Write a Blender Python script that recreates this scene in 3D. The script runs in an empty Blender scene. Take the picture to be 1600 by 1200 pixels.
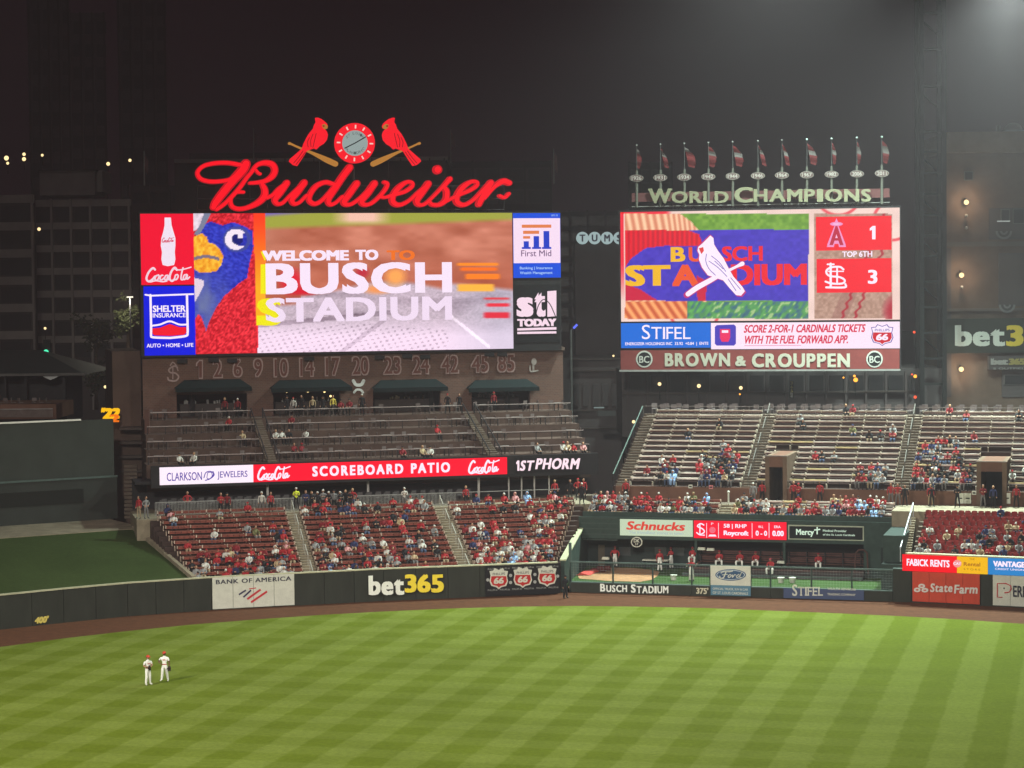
import bpy, math, random
import numpy as np
from mathutils import Vector, Matrix

random.seed(7)
rng = np.random.default_rng(7)
SC = bpy.context.scene
COL = SC.collection

# ---------------------------------------------------------------- camera
FPX, CAM_H = 3400.0, 24.0
PITCH, ROLL = math.radians(2.53), math.radians(0.6)
cam_d = bpy.data.cameras.new('camera')
cam = bpy.data.objects.new('camera', cam_d)
COL.objects.link(cam)
SC.camera = cam
cam_d.sensor_width = 36.0
cam_d.lens = 36.0 * FPX / 1600.0
cam_d.clip_start, cam_d.clip_end = 1.0, 4000.0
_cr, _sr, _cp, _sp = math.cos(ROLL), math.sin(ROLL), math.cos(PITCH), math.sin(PITCH)
cam_right = Vector((_cr, -_sr * _sp, -_sr * _cp))
cam_up = Vector((_sr, _cr * _sp, _cr * _cp))
cam_back = -Vector((0, _cp, -_sp))
_M = Matrix((cam_right, cam_up, cam_back)).transposed().to_4x4()
_M.translation = Vector((0, 0, CAM_H))
cam.matrix_world = _M
CAM = Vector((0, 0, CAM_H))


def ray(px, py):
    return (cam_right * ((px - 800) / FPX) + cam_up * ((600 - py) / FPX) - cam_back)


def PZ(px, py, z=0.0):
    d = ray(px, py)
    return CAM + d * ((z - CAM_H) / d.z)


def PY(px, py, Y):
    d = ray(px, py)
    return CAM + d * (Y / d.y)


def project(p):
    q = Vector(p) - CAM
    dz = -q.dot(cam_back)
    return 800 + FPX * q.dot(cam_right) / dz, 600 - FPX * q.dot(cam_up) / dz


# ---------------------------------------------------------------- world and lights
SC.view_settings.view_transform = 'Standard'
SC.view_settings.look = 'None'
SC.view_settings.exposure = 0.0
SC.view_settings.gamma = 1.0
SC.view_settings.use_curve_mapping = False
SC.cycles.use_denoising = True
SC.cycles.max_bounces = 5
SC.cycles.diffuse_bounces = 2
SC.cycles.glossy_bounces = 2
SC.cycles.transmission_bounces = 2
SC.cycles.volume_bounces = 0
SC.cycles.transparent_max_bounces = 12
SC.cycles.sample_clamp_indirect = 4.0

W = bpy.data.worlds.new('World')
SC.world = W
W.use_nodes = True
_bg = W.node_tree.nodes['Background']
_bg.inputs['Color'].default_value = (0.0098, 0.0030, 0.0056, 1)    # city-lit overcast night
_bg.inputs['Strength'].default_value = 0.5


def spot(name, loc, aim, watts, angle, blend=0.6, color=(1.0, 0.98, 0.93), size=3.0):
    d = bpy.data.lights.new(name, 'SPOT')
    d.energy, d.spot_size, d.spot_blend = watts, math.radians(angle), blend
    d.color, d.shadow_soft_size = color, size
    o = bpy.data.objects.new(name, d)
    COL.objects.link(o)
    o.location = loc
    o.rotation_euler = (Vector(aim) - Vector(loc)).to_track_quat('-Z', 'Y').to_euler()
    return o


# the stadium's floodlight banks, on the roofs along both foul lines and above right field
FL = (1.0, 0.965, 0.86)
spot('floodlight_bank', (-85, 55, 74), (-4, 114, 0), 0.56e6, 62, 0.85, FL)
spot('floodlight_bank', (85, 55, 74), (-14, 120, 0), 0.30e6, 58, 0.85, FL)
spot('floodlight_bank', (-12, -30, 72), (-14, 168, 4), 0.70e6, 36, 0.9, FL)
TL = (0.78, 1.0, 0.90)
spot('floodlight_bank', (44, 192, 52), (43, 178, 0), 0.36e6, 136, 1.0, TL, 1.2)
spot('floodlight_bank', (25, 196, 60), (22, 180, 0), 0.26e6, 136, 1.0, TL, 1.2)  # unseen extra bank, added to widen the glow in the mist
spot('floodlight_bank', (43.5, 193, 52), (46, 188, 0), 0.26e6, 30, 0.6, TL, 0.8)
_s = bpy.data.lights.new('sun', 'SUN')
_s.energy, _s.angle, _s.color = 0.10, math.radians(20), (1.0, 0.86, 0.86)
_so = bpy.data.objects.new('sun', _s)
COL.objects.link(_so)
_so.rotation_euler = (math.radians(40), 0, math.radians(15))


# ---------------------------------------------------------------- materials
def lin(c):
    c = c / 255.0
    return c / 12.92 if c <= 0.04045 else ((c + 0.055) / 1.055) ** 2.4


def S(r, g, b):
    return (lin(r), lin(g), lin(b))


_mats = {}


def mat(name, color, rough=0.8, var=0.0, scale=1.0, metal=0.0, bump=0.0, detail=4, stretch=(1, 1, 1)):
    """painted / concrete / cloth surface; albedo given linear, optional worn variation and relief"""
    if name in _mats:
        return _mats[name]
    m = bpy.data.materials.new(name)
    m.use_nodes = True
    nt = m.node_tree
    b = nt.nodes['Principled BSDF']
    b.inputs['Roughness'].default_value = rough
    b.inputs['Metallic'].default_value = metal
    b.inputs['Specular IOR Level'].default_value = .5 if rough < .45 else .12
    b.inputs['Base Color'].default_value = (*color, 1)
    if var or bump:
        g = nt.nodes.new('ShaderNodeNewGeometry')
        mp = nt.nodes.new('ShaderNodeMapping')
        mp.inputs['Scale'].default_value = stretch
        nt.links.new(g.outputs['Position'], mp.inputs['Vector'])
        n = nt.nodes.new('ShaderNodeTexNoise')
        n.inputs['Scale'].default_value = scale
        n.inputs['Detail'].default_value = detail
        n.inputs['Roughness'].default_value = 0.65
        nt.links.new(mp.outputs['Vector'], n.inputs['Vector'])
        if var:
            r = nt.nodes.new('ShaderNodeMapRange')
            r.inputs['From Min'].default_value, r.inputs['From Max'].default_value = 0.3, 0.7
            r.inputs['To Min'].default_value, r.inputs['To Max'].default_value = 1 - var, 1 + var
            nt.links.new(n.outputs['Fac'], r.inputs['Value'])
            x = nt.nodes.new('ShaderNodeMix')
            x.data_type, x.blend_type = 'RGBA', 'MULTIPLY'
            x.inputs['Factor'].default_value = 1
            x.inputs['A'].default_value = (*color, 1)
            nt.links.new(r.outputs['Result'], x.inputs['B'])
            nt.links.new(x.outputs['Result'], b.inputs['Base Color'])
        if bump:
            bp = nt.nodes.new('ShaderNodeBump')
            bp.inputs['Strength'].default_value = bump
            nt.links.new(n.outputs['Fac'], bp.inputs['Height'])
            nt.links.new(bp.outputs['Normal'], b.inputs['Normal'])
    _mats[name] = m
    return m


def em(name, rgb, strength=1.0, sampled=False):
    """a lit surface (LED, lamp); rgb as 0-255"""
    if name in _mats:
        return _mats[name]
    m = bpy.data.materials.new(name)
    m.use_nodes = True
    nt = m.node_tree
    nt.nodes.clear()
    e = nt.nodes.new('ShaderNodeEmission')
    o = nt.nodes.new('ShaderNodeOutputMaterial')
    e.inputs['Color'].default_value = (*S(*rgb), 1)
    e.inputs['Strength'].default_value = strength
    nt.links.new(e.outputs[0], o.inputs['Surface'])
    m.cycles.emission_sampling = 'AUTO' if sampled else 'NONE'
    _mats[name] = m
    return m


def vcol_emit(name='led_picture', strength=1.14):
    if name in _mats:
        return _mats[name]
    m = bpy.data.materials.new(name)
    m.use_nodes = True
    nt = m.node_tree
    nt.nodes.clear()
    a = nt.nodes.new('ShaderNodeAttribute')
    a.attribute_name = 'Col'
    e = nt.nodes.new('ShaderNodeEmission')
    e.inputs['Strength'].default_value = strength
    o = nt.nodes.new('ShaderNodeOutputMaterial')
    nt.links.new(a.outputs['Color'], e.inputs['Color'])
    nt.links.new(e.outputs[0], o.inputs['Surface'])
    m.cycles.emission_sampling = 'NONE'
    _mats[name] = m
    return m


# ---------------------------------------------------------------- objects
def nth(k):
    """spelled ordinal, counting from 0"""
    base = ['first', 'second', 'third', 'fourth', 'fifth', 'sixth', 'seventh', 'eighth', 'ninth', 'tenth', 'eleventh', 'twelfth', 'thirteenth', 'fourteenth', 'fifteenth', 'sixteenth', 'seventeenth', 'eighteenth', 'nineteenth']
    if k < 19: return base[k]
    tens = {2: ('twentieth', 'twenty-'), 3: ('thirtieth', 'thirty-'), 4: ('fortieth', 'forty-'), 5: ('fiftieth', 'fifty-'), 6: ('sixtieth', 'sixty-')}[(k + 1) // 10]
    return tens[0] if (k + 1) % 10 == 0 else tens[1] + base[(k + 1) % 10 - 1]


def tag(o, label=None, cat=None, group=None, kind=None):
    if label: o['label'] = label
    if cat: o['category'] = cat
    if group: o['group'] = group
    if kind: o['kind'] = kind
    return o


def thing(name, loc, label, cat, group=None, rz=0.0):
    o = bpy.data.objects.new(name, None)
    o.empty_display_size = 0.3
    COL.objects.link(o)
    o.location = loc
    o.rotation_euler = (0, 0, rz)
    return tag(o, label, cat, group)


class MB:
    """collects faces in world (or local) coordinates and links them as one mesh object"""

    def __init__(s):
        s.v, s.f, s.m = [], [], []

    def add(s, vs, fs, mi=0):
        n = len(s.v)
        s.v += [tuple(p) for p in vs]
        s.f += [tuple(i + n for i in f) for f in fs]
        s.m += [mi] * len(fs)
        return s

    def hexa(s, p, mi=0):       # p: bottom ring 0-3, top ring 4-7
        return s.add(p, [(3, 2, 1, 0), (4, 5, 6, 7), (0, 1, 5, 4), (1, 2, 6, 5), (2, 3, 7, 6), (3, 0, 4, 7)], mi)

    def box(s, x0, x1, y0, y1, z0, z1, mi=0, w=None):
        p = [(x0, y0, z0), (x1, y0, z0), (x1, y1, z0), (x0, y1, z0), (x0, y0, z1), (x1, y0, z1), (x1, y1, z1), (x0, y1, z1)]
        if w: p = [w(*q) for q in p]
        return s.hexa(p, mi)

    def tube(s, a, b, r, n=6, mi=0, r2=None):
        a, b = Vector(a), Vector(b)
        d = (b - a).normalized()
        x = d.orthogonal().normalized()
        y = d.cross(x)
        r2 = r if r2 is None else r2
        vs = []
        for c, q in ((a, r), (b, r2)):
            vs += [c + (x * math.cos(t) + y * math.sin(t)) * q for t in [2 * math.pi * k / n for k in range(n)]]
        fs = [(k, (k + 1) % n, n + (k + 1) % n, n + k) for k in range(n)]
        fs += [tuple(range(n - 1, -1, -1)), tuple(range(n, 2 * n))]
        return s.add(vs, fs, mi)

    def ball(s, c, rx, ry=None, rz=None, nu=10, nv=6, mi=0, zmin=-1.0):
        ry = ry or rx; rz = rz or rx
        vs, fs = [], []
        for j in range(nv + 1):
            t = math.asin(max(zmin, -1)) + (math.pi / 2 - math.asin(max(zmin, -1))) * j / nv
            for i in range(nu):
                a = 2 * math.pi * i / nu
                vs.append((c[0] + rx * math.cos(t) * math.cos(a), c[1] + ry * math.cos(t) * math.sin(a), c[2] + rz * math.sin(t)))
        for j in range(nv):
            for i in range(nu):
                fs.append((j * nu + i, j * nu + (i + 1) % nu, (j + 1) * nu + (i + 1) % nu, (j + 1) * nu + i))
        fs.append(tuple(range(nu - 1, -1, -1)))
        return s.add(vs, fs, mi)

    def prism(s, front, back, mi=0, side=None):
        n = len(front)
        s.add(list(front) + list(back), [tuple(range(n))], mi)
        k = len(s.v) - 2 * n
        s.f.append(tuple(k + n + i for i in range(n - 1, -1, -1))); s.m.append(mi if side is None else side)
        for i in range(n):
            j = (i + 1) % n
            s.f.append((k + i, k + n + i, k + n + j, k + j)); s.m.append(mi if side is None else side)
        return s

    def mesh(s, name, mats, off=(0, 0, 0), smooth=False):
        me = bpy.data.meshes.new(name)
        me.from_pydata([(p[0] - off[0], p[1] - off[1], p[2] - off[2]) for p in s.v], [], s.f)
        for m in (mats if isinstance(mats, (list, tuple)) else [mats]):
            me.materials.append(m)
        if any(s.m):
            me.polygons.foreach_set('material_index', s.m)
        if smooth:
            me.polygons.foreach_set('use_smooth', [True] * len(me.polygons))
        me.update()
        return me

    def build(s, name, mats, parent=None, smooth=False, kind=None):
        """world-coordinate mesh; the child's origin sits at its parent's (unrotated) location"""
        if parent is not None:
            off = tuple(parent.location)
        elif s.v:
            a = np.array(s.v)
            off = (float((a[:, 0].min() + a[:, 0].max()) / 2), float((a[:, 1].min() + a[:, 1].max()) / 2), float(a[:, 2].min()))
        else:
            off = (0, 0, 0)
        o = bpy.data.objects.new(name, s.mesh(name, mats, off, smooth))
        COL.objects.link(o)
        if parent is not None:
            o.parent = parent
        else:
            o.location = off
        if kind: o['kind'] = kind
        return o


def inst(name, me, parent=None, loc=(0, 0, 0), rz=0.0, sc=(1, 1, 1), mats=None):
    o = bpy.data.objects.new(name, me)
    COL.objects.link(o)
    if parent is not None: o.parent = parent
    o.location, o.rotation_euler, o.scale = loc, (0, 0, rz), sc
    if mats:
        for i, m in enumerate(mats):
            o.material_slots[i].link = 'OBJECT'
            o.material_slots[i].material = m
    return o


class Frame:
    """plan frame of a stand: u along the rows, v back from the field"""

    def __init__(s, O, deg):
        s.O = Vector((O[0], O[1]))
        a = math.radians(deg)
        s.a = a
        s.U = Vector((math.cos(a), math.sin(a)))
        s.V = Vector((-math.sin(a), math.cos(a)))

    def w(s, u, v, z):
        p = s.O + s.U * u + s.V * v
        return Vector((p.x, p.y, z))

    def at(s, px, py, v):
        """(u, z) where the sight line of a measured point meets the vertical plane v"""
        d = ray(px, py)
        o = Vector((CAM.x, CAM.y)) - s.O
        t = (v - o.dot(s.V)) / Vector((d.x, d.y)).dot(s.V)
        q = CAM + d * t
        return (Vector((q.x, q.y)) - s.O).dot(s.U), q.z

    def plane(s, v):
        return Face(s, v)


class Face:
    """vertical plane at v of a frame; off = metres in front of it"""

    def __init__(s, fr, v):
        s.fr, s.v = fr, v

    def at(s, px, py):
        return s.fr.at(px, py, s.v)

    def w(s, u, z, off=0.0):
        return s.fr.w(u, s.v - off, z)

    def px(s, px, py, off=0.0):
        u, z = s.at(px, py)
        return s.w(u, z, off)

    def rect(s, x0, y0, x1, y1):
        """u0,u1,z0,z1 of a measured box"""
        ym, xm = (y0 + y1) / 2, (x0 + x1) / 2
        return s.at(x0, ym)[0], s.at(x1, ym)[0], s.at(xm, y1)[1], s.at(xm, y0)[1]


def fbox(mb, F, box, o0, o1, mi=0):
    """box of measured outline on a face, from offset o0 to o1 (o1 nearer)"""
    u0, u1, z0, z1 = F.rect(*box)
    return mb.box(u0, u1, -o1, -o0, z0, z1, mi, w=lambda a, b, c: F.w(a, c, -b))


def circle(cx, cy, rx, ry=None, n=24, a0=0, a1=360):
    ry = ry or rx
    k = n if a1 - a0 == 360 else n + 1
    return [(cx + rx * math.cos(math.radians(a0 + (a1 - a0) * i / n)), cy + ry * math.sin(math.radians(a0 + (a1 - a0) * i / n))) for i in range(k)]


def fpoly(mb, F, pts, o0, o1=None, mi=0):
    """polygon of measured outline on a face: flat (o1 None) or a plate from o0 to o1"""
    area = sum(a[0] * b[1] - b[0] * a[1] for a, b in zip(pts, pts[1:] + pts[:1]))
    if area > 0: pts = pts[::-1]
    q = [F.at(*p) for p in pts]
    if o1 is None:
        return mb.add([F.w(u, z, o0) for u, z in q], [tuple(range(len(q)))], mi)
    return mb.prism([F.w(u, z, o1) for u, z in q], [F.w(u, z, o0) for u, z in q], mi)


def smooth_line(pts, k=6):
    p = [np.array(q, float) for q in pts]
    p = [2 * p[0] - p[1]] + p + [2 * p[-1] - p[-2]]
    out = []
    for i in range(1, len(p) - 2):
        for j in range(k):
            t = j / k
            a, b, c, d = p[i - 1:i + 3]
            out.append(0.5 * (2 * b + (c - a) * t + (2 * a - 5 * b + 4 * c - d) * t * t + (3 * b - a - 3 * c + d) * t ** 3))
    out.append(p[-2])
    return out


def stroke(mb, F, pts, wd, o0, o1=None, mi=0, k=6, cap=True):
    """a brush stroke (script lettering): pts (x, y[, width]) in measured pixels"""
    pp = smooth_line([(q[0], q[1], q[2] if len(q) > 2 else wd) for q in pts], k) if k > 1 else [np.array((q[0], q[1], q[2] if len(q) > 2 else wd), float) for q in pts]
    L, R = [], []
    for i, q in enumerate(pp):
        a, b = pp[max(0, i - 1)], pp[min(len(pp) - 1, i + 1)]
        d = (b - a)[:2]
        d = d / (np.linalg.norm(d) + 1e-9)
        n = np.array((-d[1], d[0])) * q[2] / 2
        L.append(q[:2] + n); R.append(q[:2] - n)
    for i in range(len(pp) - 1):
        fpoly(mb, F, [tuple(L[i]), tuple(L[i + 1]), tuple(R[i + 1]), tuple(R[i])], o0, o1, mi)
    if cap:
        for q in (pp[0], pp[-1]):
            fpoly(mb, F, circle(q[0], q[1], q[2] / 2, n=10), o0, o1, mi)
    return mb


# ---------------------------------------------------------------- lettering from Blender's own font
_tc = {}
SERIFS = {'I': ([.5], [.5]), 'H': ([.13, .87], [.13, .87]), 'R': ([.12], [.12, .9]), 'L': ([.12], [.12]), 'D': ([.12], [.12]),
          'P': ([.12], [.12]), 'N': ([.12, .88], [.12]), 'A': ([], [.1, .9]), 'W': ([.07, .5, .93], []), 'T': ([], [.5]),
          'F': ([.12], [.12]), 'E': ([.12], [.12]), 'K': ([.12, .85], [.12, .9]), 'M': ([.1, .9], [.1, .9]), 'B': ([.1], [.1]),
          'Y': ([.1, .9], [.5]), 'U': ([.13, .87], []), 'J': ([.7], [])}


def text_mesh(txt, bold=0.0, extrude=0.0, spacing=1.0, res=3):
    key = (txt, bold, extrude, spacing)
    if key not in _tc:
        c = bpy.data.curves.new('t', 'FONT')
        c.body = txt
        c.offset, c.extrude, c.space_character, c.resolution_u = bold, extrude, spacing, res
        c.fill_mode = 'FRONT' if extrude == 0 else 'BOTH'
        o = bpy.data.objects.new('t', c)
        COL.objects.link(o)
        dg = bpy.context.evaluated_depsgraph_get()
        me = o.evaluated_get(dg).to_mesh()
        v = [tuple(p.co) for p in me.vertices]
        f = [tuple(p.vertices) for p in me.polygons]
        o.evaluated_get(dg).to_mesh_clear()
        bpy.data.objects.remove(o)
        bpy.data.curves.remove(c)
        _tc[key] = (v, f)
    return _tc[key]


def text(mb, F, txt, box, off, mi=0, bold=0.0, thick=0.0, spacing=1.0, shear=0.0, serif=0.0, yr=None):
    """lettering fitted to a measured box on a face; weight comes from slightly shifted copies"""
    if txt == '1':
        x0, y0, x1, y1 = box
        w_ = (x1 - x0)
        return fpoly(mb, F, [(x0 + .36 * w_, y1), (x0 + .36 * w_, y0 + .30 * (y1 - y0)), (x0, y0 + .36 * (y1 - y0)), (x0, y0 + .18 * (y1 - y0)), (x0 + .45 * w_, y0), (x1 - .1 * w_, y0), (x1 - .1 * w_, y1)], off, off + (thick or .004), mi)
    v, f = text_mesh(txt, 0.0, 0.5 if thick else 0.0, spacing)
    if not v: return mb
    a = np.array(v)
    x0, x1 = a[:, 0].min() - bold, a[:, 0].max() + bold
    y0, y1 = (a[:, 1].min(), a[:, 1].max()) if yr is None else yr
    y0, y1 = y0 - bold * .6, y1 + bold * .6
    u0, u1, z0, z1 = F.rect(*box)
    sh = [(0, 0)] if bold < .004 else [(-bold, -bold * .6), (bold, -bold * .6), (-bold, bold * .6), (bold, bold * .6)] + ([(0, 0)] if bold > .04 else [])
    for q, (dx, dy) in enumerate(sh):
        out = []
        for x, y, z in v:
            fx, fy = (x + dx - x0) / (x1 - x0), (y + dy - y0) / (y1 - y0)
            out.append(F.w(u0 + fx * (u1 - u0) + shear * (fy - .5) * (z1 - z0), z0 + fy * (z1 - z0), off + (z + 0.5) * thick + q * .0015))
        mb.add(out, f, mi)
    return mb


def letters(F, txt, box, off, m, parent, bold=0.0, thick=0.05, shear=0.0, serif=0.0, gap=.09, name='letter'):
    """sign lettering whose letters are separate raised pieces"""
    x0, y0, x1, y1 = box
    allv = np.array(text_mesh(txt.replace(' ', ''), 0.0)[0])
    yr = (allv[:, 1].min(), allv[:, 1].max())
    ws = []
    for ch in txt:
        if ch == ' ': ws.append(.35); continue
        q = np.array(text_mesh(ch, 0.0)[0]); ws.append(max(float(q[:, 0].max() - q[:, 0].min()), .22) + 2 * bold)
    k = (x1 - x0) / (sum(ws) + gap * (len(ws) - 1))
    x = x0
    for ch, w_ in zip(txt, ws):
        if ch != ' ':
            mb = MB(); text(mb, F, ch, (x, y0, x + w_ * k, y1), off, 0, bold, thick, shear=shear, yr=yr)
            if serif:
                top, bot = SERIFS.get(ch, ([], [])); h = y1 - y0; st = .15 * h * serif
                for lst, ya, yb in ((top, y0, y0 + st), (bot, y1 - st, y1)):
                    for fx in lst: fbox(mb, F, (x + fx * w_ * k - .17 * h * serif, ya, x + fx * w_ * k + .17 * h * serif, yb), off + .01, off + .012 + thick)
            mb.build(name, m, parent)
        x += (w_ + gap) * k


def serif_text(mb, F, txt, box, off, mi, bold, thick, ser):
    """each capital fitted in turn, slab serifs added at its stem ends"""
    x0, y0, x1, y1 = box
    ws = []
    for ch in txt:
        if ch == ' ':
            ws.append(0.35); continue
        v, _ = text_mesh(ch, bold)
        a = np.array(v)
        ws.append(float(a[:, 0].max() - a[:, 0].min()) + 0.02)
    gap = 0.09
    tot = sum(ws) + gap * (len(ws) - 1)
    x = x0
    k = (x1 - x0) / tot
    h = y1 - y0
    for ch, w_ in zip(txt, ws):
        if ch != ' ':
            b = (x, y0, x + w_ * k, y1)
            text(mb, F, ch, b, off, mi, bold, thick)
            top, bot = SERIFS.get(ch, ([], []))
            st = 0.16 * h * ser
            for lst, yy in ((top, (y0, y0 + st)), (bot, (y1 - st, y1))):
                for fx in lst:
                    cx = x + fx * w_ * k
                    hw = 0.17 * h * ser
                    ob = off + 0.004
                    fbox(mb, F, (cx - hw, yy[0], cx + hw, yy[1]), ob, ob + (thick or 0.004), mi)
        x += (w_ + gap) * k
    return mb


# ---------------------------------------------------------------- small numpy noise for the LED pictures
_ng = rng.random((64, 64))


def vnoise(x, y):
    xi, yi = np.floor(x).astype(int), np.floor(y).astype(int)
    fx, fy = x - xi, y - yi
    fx, fy = fx * fx * (3 - 2 * fx), fy * fy * (3 - 2 * fy)
    g = lambda a, b: _ng[a % 64, b % 64]
    return (g(xi, yi) * (1 - fx) + g(xi + 1, yi) * fx) * (1 - fy) + (g(xi, yi + 1) * (1 - fx) + g(xi + 1, yi + 1) * fx) * fy


def in_poly(x, y, poly):
    r = np.zeros(x.shape, bool)
    n = len(poly)
    for i in range(n):
        (x0, y0), (x1, y1) = poly[i], poly[(i + 1) % n]
        if y0 == y1: continue
        c = ((y0 > y) != (y1 > y)) & (x < (x1 - x0) * (y - y0) / (y1 - y0) + x0)
        r ^= c
    return r


def led_picture(F, box, nx, ny, func, parent, off, name='video_picture'):
    """flat LED picture: a fine grid whose cells glow in the colours of what the screen shows"""
    u0, u1, z0, z1 = F.rect(*box)
    us, zs = np.linspace(u0, u1, nx + 1), np.linspace(z0, z1, ny + 1)
    loc = parent.location
    vs, px, py = [], [], []
    for z in zs:
        for u in us:
            p = F.w(u, z, off)
            a, b = project(p)
            px.append(a); py.append(b)
            vs.append((p.x - loc.x, p.y - loc.y, p.z - loc.z))
    fs = [(j * (nx + 1) + i, j * (nx + 1) + i + 1, (j + 1) * (nx + 1) + i + 1, (j + 1) * (nx + 1) + i) for j in range(ny) for i in range(nx)]
    me = bpy.data.meshes.new(name)
    me.from_pydata(vs, [], fs)
    rgb = np.clip(func(np.array(px), np.array(py)), 0, 255) / 255.0
    l = np.where(rgb <= 0.04045, rgb / 12.92, ((rgb + 0.055) / 1.055) ** 2.4)
    col = np.ones((len(vs), 4), np.float32)
    col[:, :3] = l
    at = me.color_attributes.new('Col', 'FLOAT_COLOR', 'POINT')
    at.data.foreach_set('color', col.ravel())
    me.materials.append(vcol_emit())
    o = bpy.data.objects.new(name, me)
    COL.objects.link(o)
    o.parent = parent
    return o
# ================================================================ plan frames
def xy(p): return (p.x, p.y)


def frame_between(a, b):
    A, B = PZ(*a), PZ(*b)
    return Frame(xy(A), math.degrees(math.atan2(B.y - A.y, B.x - A.x)))


L = Frame(xy(PZ(300, 956)), 14.0)          # centre-field stands, patio and main board
R = frame_between((890, 925), (1426, 941))  # bullpen and right-centre bleachers
R2 = frame_between((1418, 941), (1620, 951))  # right-field wall
E = frame_between((0, 984), (331, 953))     # batter's eye
B2 = Frame(xy(PY(970, 450, 214)), -10.6)    # second board

# ================================================================ materials
M_grass_dark = None
m_wall = mat('wall_pad_green', (.031, .034, .027), .75, .18, 1.3, stretch=(1, 1, .3))
m_cap = mat('wall_cap_tan', (.42, .40, .27), .7, .15, 2)
m_green = mat('painted_dark_green', (.030, .048, .042), .6, .2, 1.5)
m_green2 = mat('painted_green_rail', (.075, .105, .095), .55, .15, 2)
m_conc = mat('stand_concrete', (.13, .100, .078), .9, .3, .9, bump=.1)
m_conc2 = mat('pale_concrete', (.23, .19, .135), .9, .25, .8)
m_patio = mat('patio_concrete', (.088, .056, .046), .9, .25, .9)
m_brown = mat('brown_wall', (.13, .065, .045), .85, .2, .7)
m_dark = mat('dark_steel', (.022, .021, .023), .6, .2, 1.2)
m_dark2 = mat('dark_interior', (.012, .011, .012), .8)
m_steel = mat('galvanised_steel', (.30, .30, .29), .5, .15, 2, metal=.3)
m_rail = mat('rail_paint', (.24, .21, .20), .5, .2, 2)
m_pan = mat('red_seat_pan', (.060, .014, .011), .8, .25, 1.7)  # shade between the seat rows put into a darker pan colour
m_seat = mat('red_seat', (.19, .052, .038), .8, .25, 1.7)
m_seatr = mat('bright_red_seat', (.24, .026, .025), .6, .25, 2.5)
m_benchtop = mat('bench_edge', (.70, .60, .53), .5, .3, .6)
m_post = mat('seat_standard', (.50, .38, .30), .6, .3, 2)
m_bfloor = mat('bleacher_floor', (.05, .032, .028), .85, .2, 1)  # floor colour darkened too, so the gaps between rows read as shade
m_white = mat('white_paint', (.56, .56, .48), .6, .08, 2)
m_letter = mat('letter_cream', (.62, .62, .45), .6, .1, 2)
m_yel = mat('letter_yellow', (.72, .60, .07), .6, .1, 2)
m_black = mat('black_paint', (.012, .012, .014), .6)


def brick_mat():
    m = bpy.data.materials.new('red_brick')
    m.use_nodes = True
    nt = m.node_tree
    b = nt.nodes['Principled BSDF']
    b.inputs['Roughness'].default_value = .9
    tc = nt.nodes.new('ShaderNodeTexCoord')
    mp = nt.nodes.new('ShaderNodeMapping')
    mp.inputs['Rotation'].default_value = (math.radians(90), 0, 0)
    br = nt.nodes.new('ShaderNodeTexBrick')
    br.inputs['Color1'].default_value = (.17, .075, .052, 1)
    br.inputs['Color2'].default_value = (.125, .058, .042, 1)
    br.inputs['Mortar'].default_value = (.16, .12, .10, 1)
    br.inputs['Scale'].default_value = 1.6
    br.inputs['Mortar Size'].default_value = .02
    n = nt.nodes.new('ShaderNodeTexNoise')
    n.inputs['Scale'].default_value = .25
    x = nt.nodes.new('ShaderNodeMix')
    x.data_type, x.blend_type = 'RGBA', 'MULTIPLY'
    x.inputs['Factor'].default_value = .5
    nt.links.new(tc.outputs['Object'], mp.inputs['Vector'])
    nt.links.new(mp.outputs['Vector'], br.inputs['Vector'])
    nt.links.new(tc.outputs['Object'], n.inputs['Vector'])
    nt.links.new(br.outputs['Color'], x.inputs['A'])
    nt.links.new(n.outputs['Fac'], x.inputs['B'])
    nt.links.new(x.outputs['Result'], b.inputs['Base Color'])
    return m


m_brick = brick_mat()


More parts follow.
